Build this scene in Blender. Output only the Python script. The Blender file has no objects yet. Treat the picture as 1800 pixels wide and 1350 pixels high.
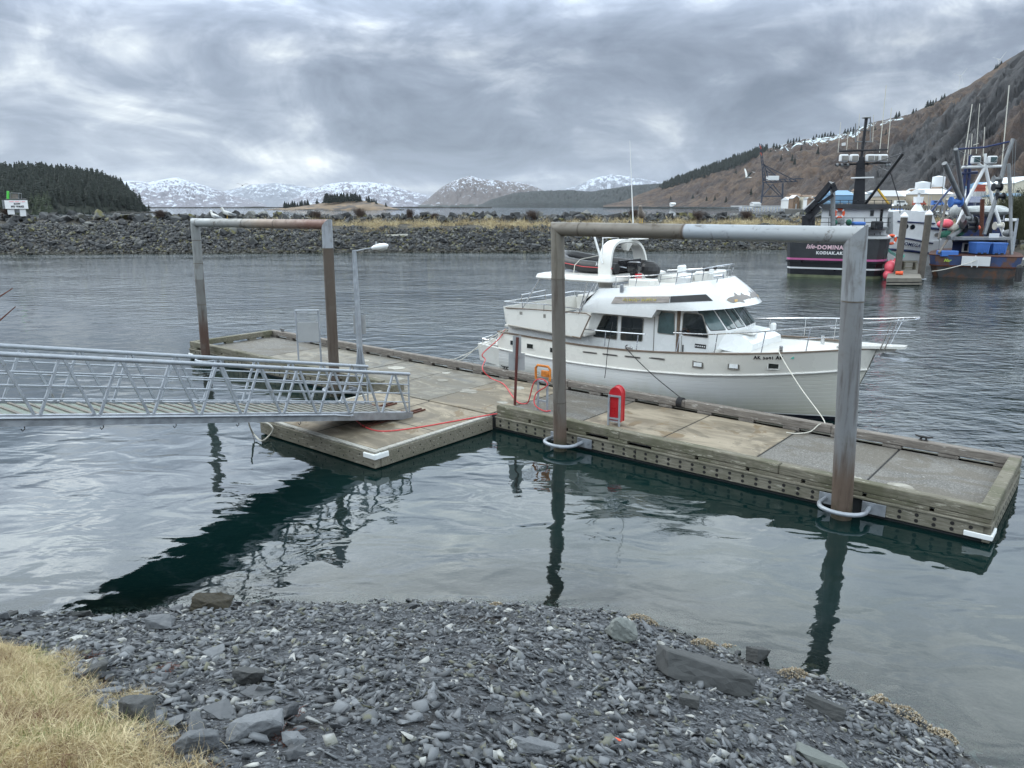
import bpy, bmesh, math, random
import numpy as np
from mathutils import Vector, Matrix, noise
R = math.radians
random.seed(7); rng = np.random.default_rng(7)
scene = bpy.context.scene
col = scene.collection
# ------------------------------------------------------------------ camera
CAM_H = 6.0; F = 1352.0; PITCH = math.atan(313/1352)
cam_d = bpy.data.cameras.new('camera'); cam = bpy.data.objects.new('camera', cam_d); col.objects.link(cam)
cam_d.sensor_width = 36; cam_d.lens = 36*F/1800; cam_d.clip_start = .1; cam_d.clip_end = 60000
cam.location = (0, 0, CAM_H); cam.rotation_euler = (R(90)-PITCH, 0, 0)
scene.camera = cam
scene.view_settings.view_transform = 'Standard'; scene.view_settings.look = 'None'
scene.view_settings.gamma = 1; scene.view_settings.exposure = 0.36
scene.cycles.max_bounces = 6; scene.cycles.transparent_max_bounces = 8
scene.cycles.volume_bounces = 0; scene.cycles.caustics_reflective = False; scene.cycles.caustics_refractive = False
scene.cycles.use_denoising = True
scene.cycles.use_adaptive_sampling = True; scene.cycles.adaptive_threshold = .015
CP, SP = math.cos(PITCH), math.sin(PITCH)
# ------------------------------------------------------------------ light
SUN_AZ, SUN_EL = R(-62), R(42)
sun_d = bpy.data.lights.new('sun', 'SUN'); sun = bpy.data.objects.new('sun', sun_d); col.objects.link(sun)
sun_d.energy = 0.9; sun_d.angle = R(25); sun_d.color = (1, .97, .92)
sdir = Vector((math.sin(SUN_AZ)*math.cos(SUN_EL), math.cos(SUN_AZ)*math.cos(SUN_EL), math.sin(SUN_EL)))
sun.rotation_euler = sdir.to_track_quat('Z', 'Y').to_euler()
world = bpy.data.worlds.new('World'); scene.world = world; world.use_nodes = True

class NT:
    """small helper to write node trees as expressions"""
    def __init__(s, tree): s.t = tree; s.n = tree.nodes; s.l = tree.links
    def new(s, typ, **kw):
        nd = s.n.new(typ)
        for k, v in kw.items(): setattr(nd, k, v)
        return nd
    def put(s, sock, v):
        if isinstance(v, bpy.types.NodeSocket): s.l.new(v, sock)
        elif v is not None:
            if sock.type == 'RGBA' and not hasattr(v, '__len__'): v = (v, v, v, 1)
            if sock.type == 'RGBA' and len(v) == 3: v = (*v, 1)
            sock.default_value = v
    def m(s, op, a, b=None, c=None, clamp=False):
        nd = s.new('ShaderNodeMath', operation=op, use_clamp=clamp)
        s.put(nd.inputs[0], a)
        if b is not None: s.put(nd.inputs[1], b)
        if c is not None: s.put(nd.inputs[2], c)
        return nd.outputs[0]
    def vm(s, op, a, b=None, sc=None):
        nd = s.new('ShaderNodeVectorMath', operation=op); s.put(nd.inputs[0], a)
        if b is not None: s.put(nd.inputs[1], b)
        if sc is not None: s.put(nd.inputs[3], sc)
        return nd.outputs['Value'] if op in ('DOT_PRODUCT', 'LENGTH', 'DISTANCE') else nd.outputs[0]
    def mix(s, f, a, b, blend='MIX'):
        nd = s.new('ShaderNodeMix', data_type='RGBA', blend_type=blend)
        s.put(nd.inputs[0], f); s.put(nd.inputs[6], a); s.put(nd.inputs[7], b); return nd.outputs[2]
    def noise(s, vec, scale, detail=4, rough=.5, dist=0, lac=2):
        nd = s.new('ShaderNodeTexNoise'); s.put(nd.inputs['Vector'], vec)
        nd.inputs['Scale'].default_value = scale; nd.inputs['Detail'].default_value = detail
        nd.inputs['Roughness'].default_value = rough; nd.inputs['Distortion'].default_value = dist
        nd.inputs['Lacunarity'].default_value = lac
        return nd.outputs['Fac']
    def voro(s, vec, scale, feature='F1', out='Distance'):
        nd = s.new('ShaderNodeTexVoronoi', feature=feature); s.put(nd.inputs['Vector'], vec)
        nd.inputs['Scale'].default_value = scale; return nd.outputs[out]
    def ramp(s, v, lo, hi, a=0., b=1., smooth=True):
        nd = s.new('ShaderNodeMapRange', interpolation_type='SMOOTHSTEP' if smooth else 'LINEAR', clamp=True)
        s.put(nd.inputs[0], v); s.put(nd.inputs[1], lo); s.put(nd.inputs[2], hi); s.put(nd.inputs[3], a); s.put(nd.inputs[4], b)
        return nd.outputs[0]
    def xyz(s, v):
        nd = s.new('ShaderNodeSeparateXYZ'); s.put(nd.inputs[0], v); return nd.outputs
    def comb(s, x, y, z):
        nd = s.new('ShaderNodeCombineXYZ'); s.put(nd.inputs[0], x); s.put(nd.inputs[1], y); s.put(nd.inputs[2], z); return nd.outputs[0]
    def mapv(s, v, scale=(1, 1, 1), rot=(0, 0, 0), loc=(0, 0, 0)):
        nd = s.new('ShaderNodeMapping'); s.put(nd.inputs[0], v)
        nd.inputs['Scale'].default_value = scale; nd.inputs['Rotation'].default_value = rot; nd.inputs['Location'].default_value = loc
        return nd.outputs[0]
    def coord(s, out='Object'): return s.new('ShaderNodeTexCoord').outputs[out]
    def attr(s, name, out='Fac'):
        nd = s.new('ShaderNodeAttribute'); nd.attribute_name = name; return nd.outputs[out]

# world: overcast deck of clouds over a Nishita sky, brighter towards the veiled sun and overhead
w = NT(world.node_tree); w.n.clear()
sky = w.new('ShaderNodeTexSky', sky_type='NISHITA'); sky.sun_disc = False
sky.sun_elevation = SUN_EL; sky.sun_rotation = SUN_AZ
bgsky = w.new('ShaderNodeBackground'); w.put(bgsky.inputs[0], sky.outputs[0]); bgsky.inputs[1].default_value = .07
d = w.coord('Generated'); X, Y, Z = w.xyz(d)
zz = w.m('ADD', w.m('MAXIMUM', Z, 0.0), .10)
pl = w.comb(w.m('DIVIDE', X, zz), w.m('DIVIDE', Y, zz), w.m('MULTIPLY', Z, 2.0))
big = w.noise(w.mapv(pl, (.40, .50, 1), (0, 0, R(12)), (3.3, 1.7, 0)), 1.0, 6, .55, .8)
p1_ = w.noise(w.mapv(d, (4.2, 4.2, 9.5), (0, R(7), 0), (2.7, .6, 1.1)), 1.0, 9, .56, .9)
p2_ = w.noise(w.mapv(d, (9, 9, 19), (0, R(-9), 0), (5.1, 3.3, .4)), 1.0, 9, .58, .6)
n = w.m('ADD', w.m('MULTIPLY', big, .16), w.m('ADD', w.m('MULTIPLY', p1_, .52), w.m('MULTIPLY', p2_, .32)))
def lobe(px, py, wx, wy, amp, tilt=0.):
    """soft brightening or darkening of the cloud deck round one bearing"""
    v_ = Vector((px-900, F*CP-(py-675)*SP, -F*SP-(py-675)*CP)).normalized(); s_ = Vector((v_.y, -v_.x, 0)).normalized(); u_ = s_.cross(v_)
    s2 = s_*math.cos(tilt)+u_*math.sin(tilt); u2 = u_*math.cos(tilt)-s_*math.sin(tilt); df = w.vm('SUBTRACT', d, tuple(v_))
    a_ = w.m('MULTIPLY', w.vm('DOT_PRODUCT', df, tuple(s2)), F/wx); b_ = w.m('MULTIPLY', w.vm('DOT_PRODUCT', df, tuple(u2)), F/wy)
    return w.m('MULTIPLY', w.m('EXPONENT', w.m('MULTIPLY', w.m('ADD', w.m('MULTIPLY', a_, a_), w.m('MULTIPLY', b_, b_)), -1.0)), amp)
br = n
for l_ in ((170, 190, 90, 32, .060, -.2), (240, 95, 70, 32, .038, .2), (330, 150, 150, 22, .03, .25), (440, 262, 170, 26, .060, -.1), (700, 200, 300, 20, .030, .06), (300, 250, 260, 90, .020, 0),
           (430, 315, 420, 45, .035, 0), (650, 340, 300, 22, .045, 0), (1000, 215, 180, 40, .045, -.4), (1230, 235, 110, 26, .035, -.2), (960, 150, 90, 30, .03, -.5), (1650, 90, 300, 120, .022, 0),
           (60, 60, 220, 60, -.035, 0), (60, 200, 120, 40, -.030, 0), (430, 195, 170, 28, -.050, .1), (640, 130, 260, 60, -.020, 0), (620, 250, 240, 22, -.030, 0), (1150, 110, 290, 110, -.070, .1), (1180, 20, 300, 60, -.02, 0),
           (1050, 265, 260, 30, -.045, 0), (780, 290, 150, 18, -.03, 0), (1300, 180, 300, 60, -.020, 0), (260, 290, 60, 22, -.03, 0), (1500, 240, 300, 60, -.015, 0)):
    br = w.m('ADD', br, lobe(*l_))
br = w.m('ADD', w.m('MULTIPLY', w.m('SUBTRACT', br, .5), w.ramp(Z, .24, .45, 1, .38)), .5)     # evener overhead
cr = w.new('ShaderNodeValToRGB'); w.put(cr.inputs[0], br)
el = cr.color_ramp.elements
el[0].position = .38; el[0].color = (.150, .184, .240, 1)
el[1].position = .49; el[1].color = (.245, .290, .365, 1)
for p_, c_ in ((.545, (.36, .41, .485, 1)), (.60, (.57, .62, .66, 1)), (.66, (.92, .95, .95, 1))):
    e = el.new(p_); e.color = c_
up = w.m('ADD', w.ramp(Z, .17, .43, 1.0, 7.6), w.ramp(Z, .55, .92, 0.0, -4.6))       # an overcast sky is far brighter above the low cloud bank
up = w.m('MULTIPLY', up, w.m('ADD', 1.0, lobe(60, -230, 520, 330, .30)))
bgc = w.new('ShaderNodeBackground'); w.put(bgc.inputs[0], w.mix(w.ramp(Z, .18, .5), cr.outputs[0], w.mix(1.0, cr.outputs[0], (1.10, 1.07, .93), 'MULTIPLY'))); w.put(bgc.inputs[1], up)
ms = w.new('ShaderNodeMixShader'); ms.inputs[0].default_value = .93
w.l.new(bgsky.outputs[0], ms.inputs[1]); w.l.new(bgc.outputs[0], ms.inputs[2])
wo = w.new('ShaderNodeOutputWorld'); w.l.new(ms.outputs[0], wo.inputs[0])

# ------------------------------------------------------------------ materials
M = {}
def mat(name, base, rough=.6, metal=0., var=.25, vscale=3., tint=None, bump=0., bscale=30., spec=.5, stretch=(1, 1, 1), rnd=0., dirt=None, dscale=1.2, dlo=.5, dhi=.7, coat=0.):
    """base colour with procedural mottling; optional second colour in patches; optional per-object change"""
    m_ = bpy.data.materials.new(name); m_.use_nodes = True; t = NT(m_.node_tree)
    b = t.n['Principled BSDF']; co = t.mapv(t.coord(), stretch)
    n1 = t.noise(co, vscale, 6, .6)
    c = t.mix(t.ramp(n1, .25, .75), tuple(x*(1-var) for x in base), tuple(min(1, x*(1+var)) for x in base))
    if dirt: c = t.mix(t.ramp(t.noise(co, dscale, 8, .65, .3), dlo, dhi), c, dirt)
    if rnd:
        oi = t.new('ShaderNodeObjectInfo').outputs['Random']
        k = t.ramp(oi, 0, 1, 1-rnd, 1+rnd, False)
        c = t.vm('SCALE', c, sc=k)
    t.put(b.inputs['Base Color'], c); b.inputs['Metallic'].default_value = metal
    t.put(b.inputs['Roughness'], t.ramp(n1, .2, .8, max(0, rough-.12), min(1, rough+.12)))
    b.inputs['Specular IOR Level'].default_value = spec
    if coat: b.inputs['Coat Weight'].default_value = coat
    if bump:
        bp = t.new('ShaderNodeBump'); bp.inputs['Strength'].default_value = 1; bp.inputs['Distance'].default_value = bump
        t.put(bp.inputs['Height'], t.noise(co, bscale, 6, .6)); t.l.new(bp.outputs[0], b.inputs['Normal'])
    M[name] = m_; 
    return m_
mat('galv', (.33, .35, .38), .42, .75, .18, 6, bump=.0006)
mat('galv_pale', (.30, .325, .36), .45, .35, .15, 5, dirt=(.16, .14, .11), dscale=3, dlo=.60, dhi=.75)
mat('rust', (.085, .030, .018), .85, 0, .4, 9, bump=.002)
mat('dark_red_steel', (.075, .014, .010), .6, 0, .3, 6)
mat('gel_white', (.66, .65, .615), .28, 0, .035, 1.2, coat=.3)
mat('gel_bright', (.70, .71, .71), .28, 0, .03, 1.2, coat=.3)
mat('chrome', (.62, .63, .65), .22, 1.0, .06, 8)
mat('black_rubber', (.013, .013, .015), .5, 0, .2, 8)
mat('black_gloss', (.010, .010, .012), .18, 0, .1, 4)
mat('glass_dark', (.006, .010, .011), .05, 0, .1, 1, spec=.8)
mat('glass_teal', (.05, .085, .09), .06, 0, .5, 2.2, spec=.8)
mat('frame_grey', (.23, .22, .20), .4, .3, .15, 5)
mat('teak', (.12, .085, .06), .65, 0, .3, 6)
mat('red_paint', (.42, .012, .020), .35, 0, .12, 3, bump=.0004)
mat('red_hose', (.55, .055, .06), .5, 0, .12, 5)
mat('orange', (.75, .20, .02), .5, 0, .3, 12)
mat('orange_vivid', (.85, .10, .03), .5, 0, .1, 5)
mat('rope_white', (.55, .53, .47), .85, 0, .2, 30)
mat('rope_black', (.02, .02, .022), .85, 0, .2, 30)
mat('rope_green', (.10, .42, .33), .8, 0, .2, 30)
mat('white_plate', (.74, .76, .76), .5, 0, .06, 4, dirt=(.25, .25, .22), dscale=8, dlo=.62, dhi=.8)
mat('sign_back', (.35, .36, .37), .5, .3, .08, 3)
mat('deck_nonskid', (.58, .57, .54), .7, 0, .08, 6)
mat('underwater', (.012, .014, .016), .8, 0, .3, 4)

# ------------------------------------------------------------------ frames, objects
def tag(o, label=None, cat=None, group=None, kind=None):
    if label: o['label'] = label
    if cat: o['category'] = cat
    if group: o['group'] = group
    if kind: o['kind'] = kind
    return o
def thing(name, label, cat, loc=(0, 0, 0), rz=0, group=None):
    o = bpy.data.objects.new(name, None); col.objects.link(o); o.empty_display_size = .2
    o.location = loc; o.rotation_euler = (0, 0, rz)
    return tag(o, label, cat, group)
def link(name, mesh, parent=None, loc=None, rz=0):
    o = bpy.data.objects.new(name, mesh); col.objects.link(o)
    if parent is not None: o.parent = parent
    if loc is not None: o.location = loc; o.rotation_euler = (0, 0, rz)
    return o
def copy_tree(o, parent=None):
    c = o.copy(); col.objects.link(c); c.parent = parent
    for ch in [x for x in bpy.data.objects if x.parent == o]: copy_tree(ch, c)
    return c

class MB:
    """collects shapes, builds them as one mesh"""
    def __init__(s, off=(0, 0, 0)): s.v = []; s.f = []; s.mi = []; s.cur = 0; s.off = Vector(off)
    def add(s, vs, fs):
        o = len(s.v); s.v += [tuple(Vector(p)-s.off) for p in vs]
        s.f += [tuple(i+o for i in f) for f in fs]; s.mi += [s.cur]*len(fs); return s
    def box(s, a, b, M4=None):
        x0, y0, z0 = a; x1, y1, z1 = b
        vs = [Vector(p) for p in ((x0, y0, z0), (x1, y0, z0), (x1, y1, z0), (x0, y1, z0), (x0, y0, z1), (x1, y0, z1), (x1, y1, z1), (x0, y1, z1))]
        if M4 is not None: vs = [M4 @ p for p in vs]
        return s.add(vs, [(0, 3, 2, 1), (4, 5, 6, 7), (0, 1, 5, 4), (1, 2, 6, 5), (2, 3, 7, 6), (3, 0, 4, 7)])
    def bbox(s, a, b, c=.01, M4=None):
        """box with chamfered edges"""
        bm = bmesh.new(); bmesh.ops.create_cube(bm, size=1)
        for v in bm.verts: v.co = Vector([a[i]+(v.co[i]+.5)*(b[i]-a[i]) for i in range(3)])
        bmesh.ops.bevel(bm, geom=bm.edges[:], offset=c, segments=1, affect='EDGES')
        if M4 is not None: bm.transform(M4)
        bm.verts.index_update()
        s.add([v.co.copy() for v in bm.verts], [[v.index for v in f.verts] for f in bm.faces]); bm.free(); return s
    def bar(s, p, q, wd, h, up=(0, 0, 1)):
        p, q = Vector(p), Vector(q); d_ = (q-p).normalized(); up = Vector(up) if abs(d_.dot(Vector(up).normalized())) < .999 else Vector((0, 1, 0)); x = d_.cross(up).normalized(); y = x.cross(d_)
        vs = []
        for e in (p, q):
            for i, j in ((-1, -1), (1, -1), (1, 1), (-1, 1)): vs.append(e+x*i*wd/2+y*j*h/2)
        return s.add(vs, [(0, 1, 2, 3), (7, 6, 5, 4), (0, 4, 5, 1), (1, 5, 6, 2), (2, 6, 7, 3), (3, 7, 4, 0)])
    def tube(s, pts, r, n=8, caps=True, closed=False):
        pts = [Vector(p) for p in pts]; k = len(pts); rs = r if hasattr(r, '__len__') else [r]*k
        vs = []; fs = []; ref = None
        for i, p in enumerate(pts):
            if closed: t = (pts[(i+1) % k]-pts[i-1]).normalized()
            else: t = (pts[min(i+1, k-1)]-pts[max(i-1, 0)]).normalized()
            if ref is None:
                ref = t.orthogonal().normalized()
            ref = (ref-t*ref.dot(t)).normalized(); b = t.cross(ref)
            for j in range(n):
                a = 2*math.pi*j/n; vs.append(p+(ref*math.cos(a)+b*math.sin(a))*rs[i])
        for i in range(k if closed else k-1):
            i2 = (i+1) % k
            for j in range(n):
                j2 = (j+1) % n; fs.append((i*n+j, i*n+j2, i2*n+j2, i2*n+j))
        if caps and not closed: fs.append(tuple(range(n))[::-1]); fs.append(tuple((k-1)*n+j for j in range(n)))
        return s.add(vs, fs)
    def cyl(s, p, q, r, n=12, r2=None): return s.tube([p, q], [r, r if r2 is None else r2], n)
    def loft(s, secs, cap0=True, cap1=True, closed=True):
        n = len(secs[0]); vs = [p for sec in secs for p in sec]; fs = []
        for i in range(len(secs)-1):
            for j in range(n if closed else n-1):
                j2 = (j+1) % n; fs.append((i*n+j, i*n+j2, (i+1)*n+j2, (i+1)*n+j))
        if cap0: fs.append(tuple(range(n))[::-1])
        if cap1: fs.append(tuple((len(secs)-1)*n+j for j in range(n)))
        return s.add(vs, fs)
    def prism(s, poly, vec):
        """poly: list of 3d points, extruded by vec"""
        vec = Vector(vec); n = len(poly); vs = [Vector(p) for p in poly]+[Vector(p)+vec for p in poly]
        fs = [tuple(range(n))[::-1], tuple(range(n, 2*n))]+[(i, (i+1) % n, n+(i+1) % n, n+i) for i in range(n)]
        return s.add(vs, fs)
    def sphere(s, c, r, u=12, v=8, sc=(1, 1, 1), M4=None):
        c = Vector(c); vs = []; fs = []
        for i in range(v+1):
            th = math.pi*i/v
            for j in range(u):
                a = 2*math.pi*j/u; p = Vector((math.sin(th)*math.cos(a)*sc[0], math.sin(th)*math.sin(a)*sc[1], math.cos(th)*sc[2]))*r
                if M4 is not None: p = M4 @ p
                vs.append(c+p)
        for i in range(v):
            for j in range(u): fs.append((i*u+j, (i+1)*u+j, (i+1)*u+(j+1) % u, i*u+(j+1) % u))
        return s.add(vs, fs)
    def disc(s, c, r, nrm, n=10, th=.004):
        nrm = Vector(nrm).normalized(); return s.cyl(Vector(c), Vector(c)+nrm*th, r, n)
    def build(s, name, mats, parent=None, smooth=False, loc=None, rz=0):
        me = bpy.data.meshes.new(name); me.from_pydata(s.v, [], s.f)
        if not isinstance(mats, (list, tuple)): mats = [mats]
        for m_ in mats: me.materials.append(M[m_] if isinstance(m_, str) else m_)
        if len(mats) > 1: me.polygons.foreach_set('material_index', s.mi)
        bm = bmesh.new(); bm.from_mesh(me); bmesh.ops.recalc_face_normals(bm, faces=bm.faces); bm.to_mesh(me); bm.free()
        if smooth:
            me.polygons.foreach_set('use_smooth', [True]*len(me.polygons))
            me.set_sharp_from_angle(angle=R(smooth if smooth is not True else 40))
        me.update()
        return link(name, me, parent, loc, rz)
def letters(name, txt, size, m_, parent, pos, xdir, ydir, ext=.004, align='CENTER', shear=0, bold=0., spacing=1.):
    """flat lettering, real thickness, standing on the plane of xdir and ydir"""
    cu = bpy.data.curves.new(name, 'FONT'); cu.body = txt; cu.size = size; cu.align_x = align; cu.align_y = 'CENTER'
    cu.extrude = ext; cu.shear = shear; cu.offset = bold; cu.space_character = spacing; cu.resolution_u = 3
    cu.materials.append(M[m_] if isinstance(m_, str) else m_)
    o = bpy.data.objects.new(name, cu); col.objects.link(o); o.parent = parent
    x = Vector(xdir).normalized(); y = Vector(ydir); y = (y-x*y.dot(x)).normalized(); z = x.cross(y)
    mt = Matrix((x, y, z)).transposed().to_4x4(); mt.translation = Vector(pos)
    bpy.context.view_layer.update(); me = bpy.data.meshes.new_from_object(o.evaluated_get(bpy.context.evaluated_depsgraph_get())); bpy.data.objects.remove(o); me.name = name
    o = bpy.data.objects.new(name, me); col.objects.link(o); o.parent = parent; o.matrix_local = mt
    return o
def sm(x): x = max(0., min(1., x)); return x*x*(3-2*x)
def fbm(x, y, z=0., o=5, h=.6): return noise.fractal(Vector((x, y, z)), h, 2.0, o)
# rays of known directions, used once to survey where things stand
CP, SP = math.cos(PITCH), math.sin(PITCH)
def at(px, py, Yw):
    dy = F*CP-(py-675)*SP; dz = -F*SP-(py-675)*CP; t = Yw/dy
    return Vector(((px-900)*t, Yw, CAM_H+dz*t))
def gz(px, py, z=0.):
    dy = F*CP-(py-675)*SP; dz = -F*SP-(py-675)*CP; t = (z-CAM_H)/dz
    return Vector(((px-900)*t, dy*t, z))
# dock frame: x along the dock to the right, y away from the bank
DO = Vector((8.65, 12.93, 0)); DA = Vector((.775, -.632, 0)); DV = Vector((.632, .775, 0)); DTH = math.atan2(-.632, .775)
def dk(x, y, z=0.): return DO+DA*x+DV*y+Vector((0, 0, z))
HAZE = 2.0e-5
# ------------------------------------------------------------------ water and shore
SHORE = [(-60, 7), (-30, 9.3), (-14, 9.9)]+[tuple(gz(px, py)[:2]) for px, py in ((-60, 1092), (60, 1084), (180, 1084), (300, 1074), (380, 1062), (600, 1060), (760, 1058), (930, 1063), (1060, 1078), (1140, 1090), (1220, 1128), (1330, 1168), (1450, 1202), (1560, 1240), (1650, 1292), (1740, 1352))]+[(6.2, 6.0), (7.4, 3.5), (9, 0), (13, -8), (30, -30)]
def sd_poly(x, y, pl_):
    """signed distance to an open line, positive on its right-hand side (towards the camera)"""
    best = 1e9; sg = 1
    for (ax, ay), (bx, by) in zip(pl_[:-1], pl_[1:]):
        dx, dy = bx-ax, by-ay; t = ((x-ax)*dx+(y-ay)*dy)/(dx*dx+dy*dy); t = 0 if t < 0 else (1 if t > 1 else t)
        qx, qy = x-ax-dx*t, y-ay-dy*t; q = qx*qx+qy*qy
        if q < best-1e-9: best = q; sg = -1 if dx*qy-dy*qx > 0 else 1
    return sg*math.sqrt(best)
def bank0(x, y):
    s = sd_poly(x, y, SHORE)
    if s > 0: return min(.40*s, .40*7+.15*(s-7)) if s > 7 else .40*s
    return max(.42*s, -3.5)
def bank(x, y):
    z = bank0(x, y)
    return z+.06*fbm(x*.9, y*.9, 3, 4)+.018*fbm(x*5, y*5, 1, 3)
def grid(name, xs, ys, zf, mats, attrs=None, keep=None):
    nx, ny = len(xs), len(ys); co = []; at_ = {k: [] for k in (attrs or {})}
    for y in ys:
        for x in xs:
            co.append((x, y, zf(x, y)))
            for k in at_: at_[k].append(attrs[k](x, y))
    fs = []
    for j in range(ny-1):
        for i in range(nx-1):
            a = j*nx+i
            if keep is None or keep((xs[i]+xs[i+1])/2, (ys[j]+ys[j+1])/2): fs.append((a, a+1, a+nx+1, a+nx))
    me = bpy.data.meshes.new(name); me.from_pydata(co, [], fs)
    for k in at_:
        a = me.attributes.new(k, 'FLOAT', 'POINT'); a.data.foreach_set('value', at_[k])
    for m_ in mats: me.materials.append(M[m_] if isinstance(m_, str) else m_)
    me.polygons.foreach_set('use_smooth', [True]*len(me.polygons)); me.update()
    return link(name, me)
# shore ground: dark slate grit
m_ = bpy.data.materials.new('slate_grit'); m_.use_nodes = True; t = NT(m_.node_tree); b = t.n['Principled BSDF']; co = t.coord()
v1 = t.voro(co, 38, 'F1', 'Color'); g1 = t.xyz(v1)[0]
c = t.mix(t.ramp(g1, .1, .9), (.018, .020, .024), (.085, .092, .104))
c = t.mix(t.ramp(t.noise(co, 1.1, 5, .6), .52, .68), c, (.020, .017, .016))
zc = t.xyz(co)[2]
wet = t.ramp(t.m('ADD', zc, t.m('MULTIPLY', t.noise(co, 2.5, 5), .3)), .12, .30, 1, 0)
c = t.mix(t.m('MULTIPLY', wet, .6), c, (.045, .040, .026))
c = t.mix(t.m('MULTIPLY', t.ramp(zc, -.10, .04, 1, 0), t.ramp(t.noise(co, 7, 6, .7), .50, .62)), c, (.22, .19, .13))
t.put(b.inputs['Base Color'], c); t.put(b.inputs['Roughness'], t.m('SUBTRACT', .85, t.m('MULTIPLY', wet, .4)))
bp = t.new('ShaderNodeBump'); bp.inputs['Distance'].default_value = .02; t.put(bp.inputs['Height'], t.m('ADD', g1, t.noise(co, 60, 4, .6))); t.l.new(bp.outputs[0], b.inputs['Normal'])
M['slate_grit'] = m_
xs = [-60, -40, -30, -22]+list(np.arange(-16, 12, .16))+[13, 15, 18, 24, 34]
ys = [-20, -12, -7, -4]+list(np.arange(-2, 14.5, .16))+[15, 16, 18, 22]
tag(grid('shore_ground', xs, ys, bank, ['slate_grit']), kind='structure')
# harbour bed far out, keeps the ground one sheet under the water
mat('harbour_mud', (.03, .033, .028), .9, 0, .3, .3)
g = MB(); g.box((-15000, 21, -3.9), (15000, 16000, -3.6)); tag(g.build('sea_bed', 'harbour_mud'), kind='structure')

# water
m_ = bpy.data.materials.new('harbour_water'); m_.use_nodes = True; t = NT(m_.node_tree); t.n.clear()
co = t.new('ShaderNodeNewGeometry').outputs['Position']; X, Y, Z = t.xyz(co)
flat = t.comb(X, Y, 0.)
# calm in the lee of the bank and the float, rippled in the open basin
ydock = t.m('ADD', t.m('MULTIPLY', X, .632), t.m('MULTIPLY', Y, .775))     # distance across the dock line
open_ = t.ramp(t.m('ADD', ydock, t.m('MULTIPLY', t.noise(flat, .12, 3), 3.0)), 17.5, 24.5, 0, 1)
gust = t.ramp(t.noise(t.mapv(flat, (.05, .16, 1)), 1, 5, .6), .35, .65, .35, 1.0)
far = t.ramp(Y, 40, 160, 1, 1.5)
small = t.noise(t.mapv(flat, (1.0, 1.5, 1), (0, 0, R(12))), 2.6, 3, .55, .6)
tiny = t.noise(t.mapv(flat, (1.0, 1.4, 1), (0, 0, R(-25))), 7.0, 2, .5, .4)
swell = t.noise(t.mapv(flat, (.8, 1.3, 1), (0, 0, R(20))), .9, 2, .45, .5)
h = t.m('MULTIPLY', swell, t.ramp(open_, 0, 1, .032, .075, False))
h = t.m('ADD', h, t.m('MULTIPLY', t.m('MULTIPLY', small, t.ramp(open_, 0, 1, .0038, .060, False)), t.m('MULTIPLY', gust, far)))
h = t.m('ADD', h, t.m('MULTIPLY', t.m('MULTIPLY', tiny, t.ramp(open_, 0, 1, .0004, .010, False)), gust))
bp = t.new('ShaderNodeBump'); bp.inputs['Distance'].default_value = 1.0; bp.inputs['Strength'].default_value = 1; t.put(bp.inputs['Height'], h)
body = t.new('ShaderNodeBsdfDiffuse')
bc = t.mix(t.ramp(t.noise(flat, .35, 3), .3, .7), (.0022, .0105, .0105), (.0038, .0155, .0150)); t.put(body.inputs[0], bc)
tr = t.new('ShaderNodeBsdfTransparent'); tr.inputs[0].default_value = (.62, .78, .74, 1)
dep = t.attr('depth')
cl = t.m('EXPONENT', t.m('MULTIPLY', t.m('MAXIMUM', dep, 0.), -1.7))
mb = t.new('ShaderNodeMixShader'); t.put(mb.inputs[0], cl); t.l.new(body.outputs[0], mb.inputs[1]); t.l.new(tr.outputs[0], mb.inputs[2])
gl = t.new('ShaderNodeBsdfGlossy'); gl.inputs['Roughness'].default_value = .025; gl.inputs[0].default_value = (1, 1, 1, 1); t.l.new(bp.outputs[0], gl.inputs['Normal'])
fr = t.new('ShaderNodeFresnel'); fr.inputs[0].default_value = 1.42; t.l.new(bp.outputs[0], fr.inputs['Normal'])
mx = t.new('ShaderNodeMixShader'); t.put(mx.inputs[0], fr.outputs[0]); t.l.new(mb.outputs[0], mx.inputs[1]); t.l.new(gl.outputs[0], mx.inputs[2])
ou = t.new('ShaderNodeOutputMaterial'); t.l.new(mx.outputs[0], ou.inputs[0]); M['harbour_water'] = m_
xs = [-16000, -4000, -900, -250, -90, -60, -40, -30, -22]+list(np.arange(-16, 14.1, .3))+[17, 22, 30, 40, 60, 90, 250, 900, 4000, 16000]
ys = [-30, -14, -7, -3]+list(np.arange(-1, 18, .3))+[20, 25, 32, 45, 70, 100, 200, 500, 1500, 5000, 17000]
def depth(x, y): return -bank0(x, y) if y < 20 and abs(x) < 30 else (3.5 if y > 12 else max(0, -bank0(x, y)))
tag(grid('water', xs, ys, lambda x, y: 0., ['harbour_water'], {'depth': depth}), kind='structure')

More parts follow.
